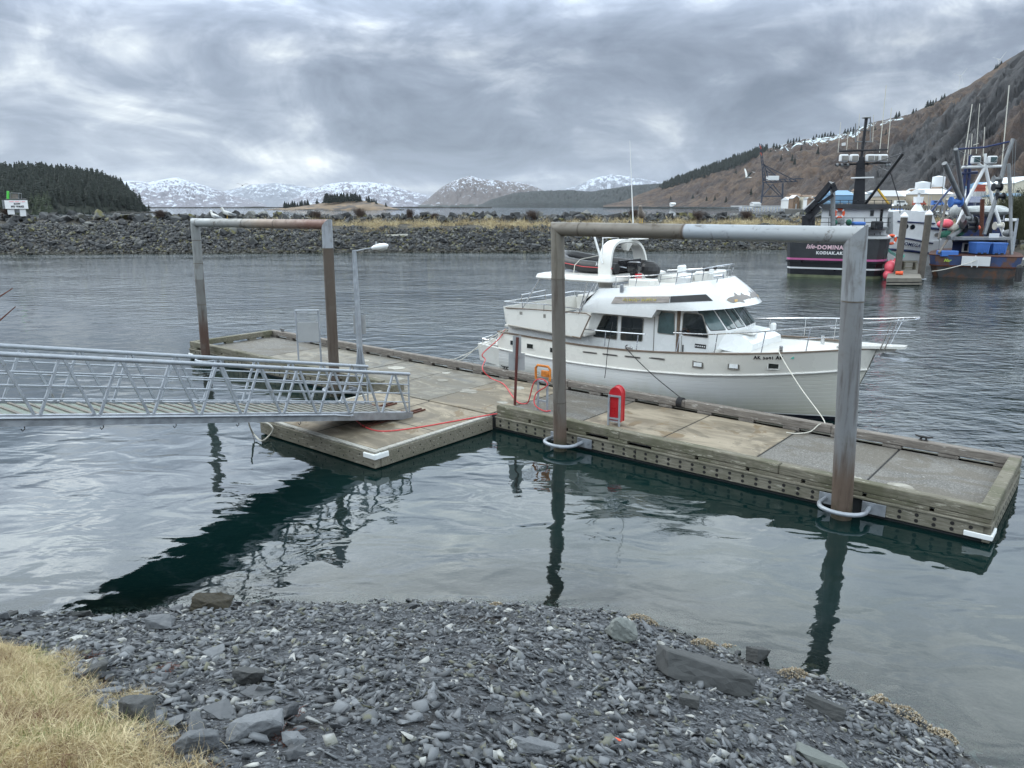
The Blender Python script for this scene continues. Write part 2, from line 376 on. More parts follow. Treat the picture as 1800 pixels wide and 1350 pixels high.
# ------------------------------------------------------------------ rocks
def rock_mesh(name, seed, dims=(1, .8, .5), n=14, mats='slate', cuts=2, rough=.05, block=.0):
    """broken block: a hull, cut finely, its faces stepped and chipped along a bedding direction"""
    rr = random.Random(seed); bm = bmesh.new()
    if block >= 1:
        for sx in (-1, 1):
            for sy in (-1, 1):
                for sz in (-1, 1): bm.verts.new((sx*dims[0]/2*rr.uniform(.84, 1), sy*dims[1]/2*rr.uniform(.8, 1), sz*dims[2]/2*rr.uniform(.8, 1)))
        n = 3
    for i in range(n):
        p = Vector((rr.uniform(-1, 1), rr.uniform(-1, 1), rr.uniform(-1, 1)))
        if rr.random() < block: p = Vector((math.copysign(1, p.x), math.copysign(1, p.y), math.copysign(1, p.z)))*rr.uniform(.85, 1)
        k = max(abs(p.x), abs(p.y), abs(p.z)); p = p/k*rr.uniform(.78, 1)
        bm.verts.new((p.x*dims[0]/2, p.y*dims[1]/2, p.z*dims[2]/2))
    r_ = bmesh.ops.convex_hull(bm, input=bm.verts)
    bmesh.ops.delete(bm, geom=list({e for e in r_['geom_interior']+r_['geom_unused'] if isinstance(e, bmesh.types.BMVert)}), context='VERTS')
    bmesh.ops.dissolve_limit(bm, angle_limit=R(14), verts=bm.verts, edges=bm.edges)
    bmesh.ops.bevel(bm, geom=bm.edges[:], offset=.03*min(dims), segments=1, affect='EDGES')
    bmesh.ops.triangulate(bm, faces=bm.faces)
    for _ in range(cuts):
        le = [e for e in bm.edges if e.calc_length() > .16*(.55 if _ else 1)]
        if le: bmesh.ops.subdivide_edges(bm, edges=le, cuts=1 if _ else 2); bmesh.ops.triangulate(bm, faces=bm.faces)
    bm.normal_update(); ax = Vector((rr.gauss(0, .3), rr.gauss(0, .3), 1)).normalized(); ofs = seed*3.7
    mv = []
    for v in bm.verts:
        c_ = v.co*4.5+Vector((ofs, 0, 0)); bed = (v.co.dot(ax)*9+noise.noise(v.co*3+Vector((ofs, 2, 0)))*1.2) % 1.0
        mv.append(v.normal*rough*(noise.fractal(c_, .8, 2.1, 4)*.75+noise.noise(c_*.5)*.5)+Vector((v.normal.x, v.normal.y, 0))*rough*.8*(abs(bed-.5)-.25))
    for v, m__ in zip(bm.verts, mv): v.co += m__
    me = bpy.data.meshes.new(name); bm.to_mesh(me); bm.free()
    me.materials.append(M[mats]); return me
def rock_material(name, c0, c1, pale, lichen=None, vs=1.0, low=None):
    m_ = bpy.data.materials.new(name); m_.use_nodes = True; t = NT(m_.node_tree); b = t.n['Principled BSDF']; co = t.coord('Object')
    rnd_ = t.new('ShaderNodeObjectInfo').outputs['Random']; var = t.attr('tone')
    k = t.m('FRACT', t.m('ADD', rnd_, var))
    c = t.mix(k, c0, c1)
    c = t.mix(t.ramp(k, .90, .97), c, pale)
    c = t.mix(t.ramp(t.noise(co, 2.2*vs, 6, .65), .35, .75, 0, .45), c, tuple(x*.55 for x in c1))
    if lichen: c = t.mix(t.m('MULTIPLY', t.ramp(t.m('FRACT', t.m('MULTIPLY', k, 7.3)), .80, .9), t.ramp(t.noise(co, 3*vs, 4), .42, .62)), c, lichen)
    if low:
        pz = t.xyz(t.new('ShaderNodeNewGeometry').outputs['Position'])[2]
        c = t.mix(t.ramp(t.m('ADD', pz, t.m('MULTIPLY', t.noise(t.new('ShaderNodeNewGeometry').outputs['Position'], .7, 4), .8)), low[1], low[1]+.7, .75, 0), c, low[0])
    t.put(b.inputs['Base Color'], c); b.inputs['Roughness'].default_value = .72
    bp = t.new('ShaderNodeBump'); bp.inputs['Distance'].default_value = .012/vs; t.put(bp.inputs['Height'], t.noise(t.mapv(co, (1, 1, 3)), 12*vs, 6, .65)); t.l.new(bp.outputs[0], b.inputs['Normal'])
    M[name] = m_
rock_material('slate', (.050, .054, .060), (.185, .196, .210), (.40, .40, .38), (.12, .12, .085), 3., ((.045, .042, .030), -.08))
rock_material('slate_dark', (.034, .036, .036), (.072, .075, .076), (.10, .10, .10), None, 3.)
rock_material('slate_green', (.120, .132, .122), (.165, .180, .170), (.2, .2, .2), (.09, .095, .06), 3.)
rock_material('breakwater_rock', (.012, .013, .015), (.062, .065, .068), (.15, .15, .14), (.13, .12, .045), .8, ((.030, .027, .017), .35))
mat('weed', (.026, .022, .013), .8, 0, .5, 20, bump=.01, bscale=40)
SV = [rock_mesh('slate_rock', 100+i, (1, random.uniform(.55, .85), random.uniform(.25, .5)), random.choice((11, 14, 18)), 'slate', 2, .035) for i in range(16)]
BV = [rock_mesh('breakwater_boulder', 200+i, (1, random.uniform(.7, .95), random.uniform(.5, .85)), random.choice((12, 15, 20)), 'breakwater_rock', 1, .05) for i in range(14)]
def arr(me):
    v = np.empty(len(me.vertices)*3); me.vertices.foreach_get('co', v); v = v.reshape(-1, 3)
    me.calc_loop_triangles(); f = np.empty(len(me.loop_triangles)*3, dtype=np.int64); me.loop_triangles.foreach_get('vertices', f)
    return v, f.reshape(-1, 3)
def lite(seed, dims, n):
    rr = random.Random(seed); bm = bmesh.new()
    for i in range(n):
        p = Vector((rr.uniform(-1, 1), rr.uniform(-1, 1), rr.uniform(-1, 1))); p = p/max(abs(p.x), abs(p.y), abs(p.z))*rr.uniform(.75, 1)
        bm.verts.new((p.x*dims[0]/2, p.y*dims[1]/2, p.z*dims[2]/2))
    r_ = bmesh.ops.convex_hull(bm, input=bm.verts)
    bmesh.ops.delete(bm, geom=list({e for e in r_['geom_interior']+r_['geom_unused'] if isinstance(e, bmesh.types.BMVert)}), context='VERTS')
    bmesh.ops.triangulate(bm, faces=bm.faces); me = bpy.data.meshes.new('tmp'); bm.to_mesh(me); bm.free(); a = arr(me); bpy.data.meshes.remove(me); return a
def scatter(name, variants, pos, rots, scales, m_, tones=None):
    """one mesh from many transformed copies; rots: (N,3,3) arrays"""
    N = len(pos); idx = rng.integers(0, len(variants), N); V = []; Fc = []; T = []; o = 0
    if tones is None: tones = rng.random(N)
    for k, (vv, ff) in enumerate(variants):
        sel = np.where(idx == k)[0]
        if not len(sel): continue
        P = np.einsum('nij,nvj->nvi', rots[sel], vv[None]*scales[sel][:, None, :])+pos[sel][:, None, :]
        nv = len(vv); V.append(P.reshape(-1, 3)); Fc.append((ff[None]+(np.arange(len(sel))*nv)[:, None, None]+o).reshape(-1, 3)); o += nv*len(sel)
        T.append(np.repeat(tones[sel], nv))
    V = np.concatenate(V); Fc = np.concatenate(Fc); T = np.concatenate(T)
    me = bpy.data.meshes.new(name); me.vertices.add(len(V)); me.vertices.foreach_set('co', V.ravel().astype(np.float32))
    me.loops.add(Fc.size); me.loops.foreach_set('vertex_index', Fc.ravel().astype(np.int32))
    me.polygons.add(len(Fc)); me.polygons.foreach_set('loop_start', np.arange(0, Fc.size, 3, dtype=np.int32))
    a = me.attributes.new('tone', 'FLOAT', 'POINT'); a.data.foreach_set('value', T.astype(np.float32))
    me.materials.append(M[m_]); me.update(calc_edges=True); me.validate()
    return link(name, me)
def rotmats(n, tilt, base=None):
    out = np.empty((n, 3, 3))
    for i in range(n):
        e = Matrix.Rotation(random.gauss(0, tilt), 3, 'X') @ Matrix.Rotation(random.gauss(0, tilt), 3, 'Y') @ Matrix.Rotation(random.uniform(0, 6.283), 3, 'Z')
        if base is not None: e = base(i) @ e
        out[i] = np.array(e)
    return out
def bank_n(x, y):
    e = .25; return Vector((bank0(x-e, y)-bank0(x+e, y), bank0(x, y-e)-bank0(x, y+e), 2*e)).normalized()
def hit(px, py, fn=bank):
    """where the line of sight meets the bank"""
    p0 = gz(px, py, 3.6); p1 = gz(px, py, -1.); 
    for i in range(120):
        p = p0.lerp(p1, i/119)
        if p.z <= fn(p.x, p.y): return p
    return p
# slate shards covering the bank
SH = [lite(300+i, (1, random.uniform(.35, .95), random.uniform(.10, .38)), random.choice((7, 8, 9, 11))) for i in range(24)]
LAWN = [(-30, 5.0), (-14, 7.4)]+[tuple(hit(px, py)[:2]) for px, py in ((-120, 1098), (0, 1116), (60, 1134), (115, 1165), (150, 1212), (205, 1240), (222, 1285), (262, 1302), (335, 1352), (420, 1420))]+[(-1.2, 1.5), (0, -3), (6, -14)]
def lawn_d(x, y): return sd_poly(x, y, LAWN)+.12*fbm(x*2.3, y*2.3, 9, 4)
pts = []; 
def visible(x, y, z, pad=80):
    c = y*CP+(CAM_H-z)*SP
    if c < .5: return False
    u_ = 900+F*x/c; v_ = 675+F*(y*SP*-1+(CAM_H-z)*CP)/c
    return -pad < u_ < 1800+pad and 0 < v_ < 1350+pad
def sample_bank(n, smin, smax, inlawn=.05):
    out = []
    while len(out) < n:
        x = random.uniform(-11, 8); y = random.uniform(1.5, 11.5); s = sd_poly(x, y, SHORE)
        if not (smin < s < smax): continue
        z = bank(x, y)
        if not visible(x, y, z) or lawn_d(x, y) > inlawn: continue
        out.append((x, y, z))
    return out
def shard_set(name, n, smin, smax, lo, hi, tilt, lift, tonef=None):
    P = sample_bank(n, smin, smax); Nn = [bank_n(p[0], p[1]) for p in P]
    sc = np.array([lo*(hi/lo)**(random.random()**(1.5 if fbm(p[0]*.8, p[1]*.8, 7, 4) > -.12 else 5.5)) for p in P])
    rt = rotmats(n, tilt, lambda i: Nn[i].to_track_quat('Z', 'Y').to_matrix())
    pos = np.array([Vector(p)+Nn[i]*sc[i]*lift for i, p in enumerate(P)])
    return scatter(name, SH, pos, rt, np.stack([sc*1.15, sc, sc*1.1], 1), 'slate', tonef)
tag(shard_set('slate_gravel', 46000, -1.7, 7, .022, .145, .42, .14), 'loose blue grey slate shards covering the bank below the lawn', 'gravel', kind='stuff')
# larger stones, one object each
BIG = [  # px, py, length, width, height, label, seed, heading
 (1088, 1120, .46, .75, .72, 'pale green grey boulder with a pointed top beside the water, right of centre', 11, 12),
 (1230, 1196, 1.04, .50, .27, 'long flat dark slate slab, the biggest rock on the shingle bank', 5, 2),
 (1446, 1250, .44, .38, .36, 'dark wet log shaped rock lying on the shingle right of the long slab', 3, -30),
 (1332, 1158, .32, .7, .6, 'dark rock crossed by a pale vein at the water edge behind the long slab', 7, 30),
 (372, 1068, .62, .5, .42, 'brown black weed covered rock at the water edge below the gangway reflection', 9, 8),
 (285, 1098, .34, .8, .5, 'grey angular rock near the water left of the weed covered rock', 2, 0),
 (448, 1296, .36, .75, .5, 'broad rounded grey rock beside the tuft of dry red stalks at the bottom', 12, 10),
 (240, 1268, .30, .7, .6, 'dark blue slate rock standing against the edge of the dry lawn', 4, 20),
 (345, 1322, .26, .8, .6, 'grey rock half in dry grass at the very bottom left of the shingle', 8, 60),
 (145, 1082, .28, .8, .4, 'small dark flat topped rock at the far left waterline', 6, 10),
 (20, 1082, .24, .8, .5, 'small black rock at the left edge of the waterline', 10, 10),
 (440, 1202, .30, .6, .5, 'olive brown wedge shaped rock in the left part of the shingle', 13, -20),
 (940, 1318, .32, .8, .3, 'flat star shaped slate at the bottom centre of the shingle', 1, -20),
 (160, 1186, .28, .8, .5, 'dark slate block lying just right of the lawn edge', 0, 25),
 (1210, 1236, .20, .7, .5, 'small dark stone propping the long slate slab from below', 2, -15),
 (1440, 1338, .50, .6, .2, 'greenish flat slab at the bottom right of the shingle', 16, -10),
]
def put_rock(me, p, size, dims, rz, name='shore_rock', tilt=.15, sink=.15):
    """dims: width and height over the length; the mesh keeps its own block shape"""
    o = link(name, me); n_ = bank_n(p.x, p.y); xa = Vector((math.cos(rz), math.sin(rz), 0)); xa = (xa-n_*xa.dot(n_)).normalized(); ya = n_.cross(xa)
    q = Matrix((xa, ya, n_)).transposed() @ Matrix.Rotation(random.gauss(0, tilt), 3, 'X') @ Matrix.Rotation(random.gauss(0, tilt), 3, 'Y')
    o.rotation_euler = q.to_euler(); bb = me['dims'] if 'dims' in me else (1, .7, .38)
    o.scale = (size, size*dims[0]/bb[1], size*dims[1]/bb[2]); o.location = p+n_*size*dims[1]*(.5-sink); return o
for k_, (px, py, s_, w_, h_, lab, seed_, rz) in enumerate(BIG):
    p = hit(px, py+6); blk = 1. if 'long slate' in lab or 'log' in lab or 'biggest' in lab else .55 if 'slab' in lab or 'log' in lab or 'block' in lab else .15
    me = rock_mesh('shore_rock', 500+seed_, (1, w_, h_), 16, 'weed' if 'weed covered' in lab and 'left of' not in lab else 'slate_green' if 'green' in lab else ('slate_dark' if any(k in lab for k in ('dark', 'black', 'olive')) else 'slate'), 4, .030 if 'slab' in lab else .042, blk); me['dims'] = (1, w_, h_)
    o = put_rock(me, p, s_, (w_, h_), R(rz), 'shore_rock', .05, -.02); tag(o, lab, 'rock', 'large rocks on the shingle bank')
lab_zone = [('flat blue grey slate piece on the open middle of the shingle bank', 'slate pieces on the open shingle'),
            ('grey angular slate chunk piled along the waterline of the bank', 'slate chunks along the waterline'),
            ('grey slate block heaped between the dry lawn and the water', 'slate blocks beside the lawn')]
cnt = 0
while cnt < 270:
    x = random.uniform(-9, 6.5); y = random.uniform(3, 11); s = sd_poly(x, y, SHORE); z = bank(x, y)
    if s < -.1 or s > 7 or not visible(x, y, z, -6) or lawn_d(x, y) > -.05: continue
    left = x < -2.6-(y-3)*.25 or lawn_d(x, y) > -1.3
    if left: size = .10+.20*random.random()**1.8; zone = 2
    elif s < .9: size = .09+.13*random.random()**1.6; zone = 1
    else:
        if random.random() < .3: continue
        size = random.uniform(.08, .15); zone = 0
    o = put_rock(random.choice(SV), Vector((x, y, z)), size, (random.uniform(.5, .9), random.uniform(.16, .42)), random.uniform(0, 6.28), 'slate_piece', .3, -.05)
    tag(o, lab_zone[zone][0], 'rock', lab_zone[zone][1]); cnt += 1
# barnacle crusts along the tide line
mat('barnacles', (.30, .24, .16), .9, 0, .55, 40, bump=.01, bscale=60, dirt=(.55, .52, .46), dscale=30, dlo=.5, dhi=.62)
for px, py, s_, rz in ((1395, 1188, .42, 10), (1425, 1178, .35, 30), (1600, 1262, .50, -35), (1548, 1232, .30, 0), (1240, 1135, .40, 10), (1130, 1093, .45, -12), (1660, 1300, .35, -40), (870, 1066, .22, 0), (1530, 1222, .24, 30), (1285, 1142, .28, 0)):
    P = hit(px, py); n = 520; pos = []; sc = []
    for i in range(n):
        a = random.uniform(0, 6.28); r_ = s_*.55*math.sqrt(random.random()); q = Matrix.Rotation(R(rz), 3, 'Z') @ Vector((math.cos(a)*r_, math.sin(a)*r_*.55, 0))
        x, y = P.x+q.x, P.y+q.y; hh = max(0, 1-(r_/(s_*.55))**2)*s_*.22
        pos.append((x, y, bank(x, y)+hh+random.uniform(-.01, .015))); sc.append(random.uniform(.016, .04))
    o = scatter('barnacle_cluster', SH, np.array(pos), rotmats(n, 1.2), np.stack([sc, sc, sc], 1), 'barnacles')
    tag(o, 'crust of tan and white barnacles on stones at the tide line', 'barnacles', 'barnacle crusts along the waterline')
# dry red stalks on the shingle
mat('red_stalk', (.10, .030, .016), .8, 0, .4, 9)
for px, py, lab in ((512, 1268, 'small tuft of dry red stalks on the shingle, the higher of two'), (498, 1306, 'tuft of dry red brown stalks beside the broad rounded grey rock'), (290, 1180, 'patch of dry red brown stalks between rocks near the lawn'), (160, 1160, 'thin red brown stalks at the upper lawn edge')):
    P = hit(px, py); mb_ = MB(P)
    for i in range(40):
        a = random.uniform(0, 6.28); l = random.uniform(.04, .12); q = P+Vector((random.gauss(0, .035), random.gauss(0, .035), 0))
        mb_.tube([q, q+Vector((math.cos(a)*l*.5, math.sin(a)*l*.5, l*.5)), q+Vector((math.cos(a)*l, math.sin(a)*l, l*.4))], .0022, 3, False)
    tag(mb_.build('dry_stalks', 'red_stalk', loc=P), lab, 'dead plant')
P = hit(1087, 1307); q = MB(P); mt = Matrix.Translation(P+Vector((0, 0, .03))) @ Matrix.Rotation(R(-18), 4, 'Z') @ Matrix.Rotation(R(12), 4, 'Y')
q.bbox((-.055, -.012, -.01), (.03, .012, .01), .004, mt); q.bbox((.03, -.02, -.013), (.055, .02, .013), .004, mt)
tag(q.build('plastic_scrap', 'orange_vivid', loc=P), 'bright orange plastic scrap lying on the grey shingle', 'plastic litter')
# lawn
m_ = bpy.data.materials.new('dry_lawn'); m_.use_nodes = True; t = NT(m_.node_tree); b = t.n['Principled BSDF']; co = t.coord()
c = t.mix(t.ramp(t.noise(co, 2.2, 6, .6), .35, .7), (.20, .145, .06), (.42, .33, .16)); c = t.mix(t.ramp(t.noise(co, 1.3, 4), .62, .75), c, (.10, .11, .03))
t.put(b.inputs['Base Color'], c); b.inputs['Roughness'].default_value = .95; M['dry_lawn'] = m_
def lawn_z(x, y):
    k = lawn_d(x, y); return bank(x, y)+(-.3 if k < 0 else .13*sm(k/.45)+.03*fbm(x*3, y*3, 2, 3)-.02)
xs = [-50, -30, -20]+list(np.arange(-14, 0, .12))+[1, 3, 6, 12]; ys = [-16, -8, -4, -2]+list(np.arange(0, 9, .12))
tag(grid('lawn', xs, ys, lawn_z, ['dry_lawn'], keep=lambda x, y: lawn_d(x, y) > -.2), kind='structure')
m_ = bpy.data.materials.new('dry_grass'); m_.use_nodes = True; t = NT(m_.node_tree); b = t.n['Principled BSDF']
k = t.attr('tone'); c = t.mix(k, (.25, .18, .09), (.68, .58, .36)); c = t.mix(t.ramp(k, .93, .96), c, (.16, .19, .06)); c = t.mix(t.ramp(k, .04, .02), c, (.12, .05, .03))
t.put(b.inputs['Base Color'], c); b.inputs['Roughness'].default_value = .8; M['dry_grass'] = m_
def blade(bend, n=4):
    vs = []; fs = []
    for i in range(n+1):
        u_ = i/n; wd = .5*(1-u_*.85); x = math.sin(u_*bend)/bend; z = (1-math.cos(u_*bend))/bend
        # blade rises along z then folds over
        vs += [(z, -wd*.022, x), (z, wd*.022, x)]
    for i in range(n): a = 2*i; fs += [(a, a+1, a+3), (a, a+3, a+2)]
    return np.array(vs), np.array(fs)
BL = [blade(b_) for b_ in (.8, 1.4, 2.0, 2.6)]
pos = []; sc = []
while len(pos) < 46000:
    x = random.uniform(-7.5, -.8); y = random.uniform(1.8, 7.5); k = lawn_d(x, y)
    if k < -.06 or (k < .06 and random.random() < .4): continue
    z = bank(x, y)+(.13*sm(max(k, 0)/.45)+.03*fbm(x*3, y*3, 2, 3)-.02 if k > 0 else 0)
    if not visible(x, y, z): continue
    pos.append((x, y, z)); sc.append(random.uniform(.05, .18)*(1+.5*fbm(x*2.2, y*2.2, 4, 3)))
sc = np.array(sc); pos = np.array(pos)
tone = np.clip(np.array([.46+.65*fbm(p[0]*2.1, p[1]*2.1, 5, 4)+random.gauss(0, .22) for p in pos]), .0, .999)
g = scatter('grass', BL, pos, rotmats(len(pos), .95), np.stack([sc, sc*1.0+.05, sc], 1), 'dry_grass', tone)
tag(g, 'matted dry straw coloured grass at the bottom left', 'grass', kind='stuff')
# a few tussocks hanging over the rocks
for px, py, sz, lab in ((300, 1325, .30, 'long dry grass tuft hanging over rocks at the bottom of the lawn edge'), (235, 1235, .18, 'small pale grass tuft between dark rocks beside the lawn'), (112, 1160, .16, 'brown grass tuft drooping over slate at the upper lawn edge')):
    P = hit(px, py); n = 420; pos = np.array([P+Vector((random.gauss(0, sz*.35), random.gauss(0, sz*.3), .01)) for _ in range(n)])
    sc = np.array([random.uniform(.08, .17) for _ in range(n)])
    tag(scatter('grass_tuft', BL, pos, rotmats(n, .8), np.stack([sc, sc*.8, sc], 1), 'dry_grass', rng.random(n)*.8+.1), lab, 'grass tuft')
# ------------------------------------------------------------------ breakwater
def lerp_pts(pl_, x):
    if x <= pl_[0][0]: return pl_[0][1]
    for (a, va), (b, vb) in zip(pl_[:-1], pl_[1:]):
        if x <= b: return va+(vb-va)*(x-a)/(b-a)
    return pl_[-1][1]
BWY = [(-200, 96), (-64, 99.5), (-30, 102), (0, 104), (20, 106), (37, 110), (60, 112), (140, 116)]
def bw_grass(x): return sm((x+38)/8)*.75+.25*sm((x+60)/20)
def bw_z(x, y):
    k = y-lerp_pts(BWY, x)
    z = lerp_pts([(-6, -2.5), (0, 0), (5, 2.1), (8, 3.15), (12, 3.5), (13.2, 4.0), (17, 4.3), (20, 3.0), (27, -1), (40, -3)], k)
    return z+.25*fbm(x*.3, y*.3, 4, 4)
mat('berm_soil', (.045, .040, .032), .95, 0, .4, 1.2)
g = grid('breakwater_core', list(np.arange(-170, 140, 1.6)), list(np.arange(88, 150, 1.0)), bw_z, ['berm_soil'], keep=lambda x, y: -8 < y-lerp_pts(BWY, x) < 40)
tag(g, 'long low rock breakwater across the far side of the basin', 'breakwater')
BLV = [lite(400+i, (1, random.uniform(.65, .95), random.uniform(.45, .8)), random.choice((10, 12, 14))) for i in range(18)]
def bw_rocks(name, n, k0, k1, s0, s1, x0=-90, x1=75, cond=None, lift=.12, pw=1.5):
    pos = []; sc = []
    while len(pos) < n:
        x = random.uniform(x0, x1); k = random.uniform(k0, k1); y = lerp_pts(BWY, x)+k
        if cond and not cond(x, k): continue
        s_ = s0+(s1-s0)*random.random()**pw
        pos.append((x, y, bw_z(x, y)+s_*lift)); sc.append(s_)
    sc = np.array(sc); return scatter(name, BLV, np.array(pos), rotmats(n, .5), np.stack([sc*1.1, sc, sc], 1), 'breakwater_rock')
tag(bw_rocks('breakwater_rubble', 23000, -.8, 10.5, .22, .68, cond=lambda x, k: k < 7.2+1.0*fbm(x*.3, k) or random.random() > bw_grass(x)), 'rubble of small dark stones on the water face of the breakwater', 'rubble', kind='stuff')
tag(bw_rocks('breakwater_crest_rubble', 1700, 10.5, 19, .6, 1.2), 'smaller stones filling between the crest boulders of the breakwater', 'rubble', kind='stuff')
for i in range(215):
    x = -78+i*.70+random.uniform(-.5, .5); k = random.choice((12.6, 14.2, 16)) + random.uniform(-.6, .6); y = lerp_pts(BWY, x)+k
    s_ = random.uniform(1.0, 1.9); o = link('breakwater_boulder', random.choice(BV)); o.location = (x, y, bw_z(x, y)+s_*.22)
    o.rotation_euler = (random.gauss(0, .3), random.gauss(0, .3), random.uniform(0, 6.28)); o.scale = (s_, s_, s_)
    tag(o, 'big grey boulder on the crest of the breakwater across the harbour', 'boulder', 'boulders along the breakwater crest')
for i in range(80):
    x = random.uniform(-72, -34) if i < 62 else random.uniform(-34, 40); k = random.uniform(.5, 9) if i < 62 else random.uniform(.5, 5); y = lerp_pts(BWY, x)+k
    s_ = random.uniform(.8, 1.5); o = link('breakwater_boulder', random.choice(BV)); o.location = (x, y, bw_z(x, y)+s_*.2)
    o.rotation_euler = (random.gauss(0, .4), random.gauss(0, .4), random.uniform(0, 6.28)); o.scale = (s_, s_, s_)
    tag(o, 'large grey rock in the sloping water face of the breakwater', 'boulder', 'large rocks in the breakwater face')
for px, py, l_, lab in ((696, 414, 3.2, 'long pale driftwood log lying on the breakwater slope beyond the lamp'), (133, 415, 1.2, 'short pale block of driftwood on the left part of the breakwater'), (8, 420, 2.2, 'pale plank leaning on the rocks at the far left of the breakwater')):
    p0 = at(px, py, 108.5); k_ = 106.; 
    while at(px, py, k_).z > bw_z(at(px, py, k_).x, k_)+.35 and k_ < 122: k_ += .2
    p0 = at(px, py, k_); q = MB(p0); q.bar(p0-Vector((l_/2, 0, 0)), p0+Vector((l_/2, .3, .1 if px > 100 else .9)), .28, .22); tag(q.build('driftwood', 'rope_white', loc=p0), lab, 'driftwood')
# dry grass bench
n = 30000; pos = []; sc = []
while len(pos) < n:
    x = random.uniform(-48, 75); k = random.uniform(5.5, 13)
    if random.random() > bw_grass(x) or (k < 7.6 and fbm(x*.35, k*.6, 8, 3) < .05) or fbm(x*.22, k*.35, 5, 3) < -.16: continue
    if x < -38 and not (-39.5 < x or (-36 < x)): continue
    y = lerp_pts(BWY, x)+k; pos.append((x, y, bw_z(x, y))); sc.append(random.uniform(.55, 1.2)*(1.2 if fbm(x*.5, 3) > .1 else .8))
sc = np.array(sc); tone = np.clip(np.array([.44+.6*fbm(p[0]*.4, p[1]*.6, 5, 3)+random.gauss(0, .18) for p in pos]), .05, .92)
tag(scatter('dry_beach_grass', BL, np.array(pos), rotmats(n, .5), np.stack([sc, sc*1.6, sc], 1), 'dry_grass', tone), 'pale dry grass growing on the bench of the breakwater', 'grass', kind='stuff')
# bare shrubs among the boulders
mat('twigs', (.060, .040, .032), .9, 0, .4, 2); mat('twigs_green', (.045, .048, .022), .9, 0, .4, 2)
def shrub(P, wd, hh, n, mt_, r_=.02):
    q = MB(P)
    for i in range(n):
        a = random.uniform(0, 6.28); l = random.uniform(.5, 1); b0 = P+Vector((random.gauss(0, wd*.12), random.gauss(0, wd*.12), 0)); e = Vector((math.cos(a)*wd*.5*l*random.random(), math.sin(a)*wd*.5*l*random.random(), hh*l))
        m1 = b0+e*.5+Vector((random.gauss(0, .08*wd), random.gauss(0, .08*wd), 0)); q.tube([b0, m1, b0+e], [r_, r_*.7, r_*.3], 3, False)
        for j in range(3):
            s0 = b0+e*random.uniform(.35, .9); q.tube([s0, s0+Vector((random.gauss(0, .12)*wd, random.gauss(0, .12)*wd, random.uniform(.1, .35)*hh))], [r_*.5, r_*.25], 3, False)
    return q.build('bare_shrub', mt_, loc=P)
for i, (px, wd, hh) in enumerate([(632, 2.6, 1.5), (560, 2.0, 1.2), (720, 1.6, 1.3), (935, 2.8, 1.5), (1120, 2.4, 1.2), (1235, 3.2, 1.5), (1335, 2.6, 1.2), (290, 2.2, 1.1), (40, 2.0, 1.4), (765, 1.4, 1.0)]):
    p0 = at(px, 390, 116); x = p0.x; y = lerp_pts(BWY, x)+random.uniform(12, 14)
    tag(shrub(Vector((x, y, bw_z(x, y)+.4)), wd, hh, 130, 'twigs'), 'bare brown shrub among the crest boulders of the breakwater', 'shrub', 'bare shrubs on the breakwater')
for px, Yw, wd, hh, lab in ((1778, 92, 6.5, 6.0, 'dense grey green leafless thicket on the shore behind the rusty boat'), (1835, 88, 7, 6.5, 'leafless thicket at the right edge beyond the rusty boat'), (1725, 104, 4, 2.5, 'low brown thicket on the shore behind the rusty boat mast')):
    p0 = at(px, 400, Yw); tag(shrub(Vector((p0.x, Yw, 1.5)), wd, hh, 900, 'twigs_green', .03), lab, 'thicket')
# shore behind the fishing boats
def rs_z(x, y): return lerp_pts([(-8, -2), (0, -.3), (6, 2.0), (30, 3.0)], (x-50)*.8+(y-92)*.25)+.2*fbm(x*.3, y*.3)
tag(grid('right_shore', list(np.arange(40, 110, 2)), list(np.arange(84, 135, 2)), rs_z, ['berm_soil']), kind='structure')
pos = []; sc = []
for i in range(900):
    x = random.uniform(46, 75); y = random.uniform(86, 112); s_ = random.uniform(.4, 1.3); pos.append((x, y, rs_z(x, y)+.1)); sc.append(s_)
sc = np.array(sc); tag(scatter('shore_rubble', BLV, np.array(pos), rotmats(900, .5), np.stack([sc, sc, sc], 1), 'breakwater_rock'), 'rubble on the shore behind the fishing boats', 'rubble', kind='stuff')

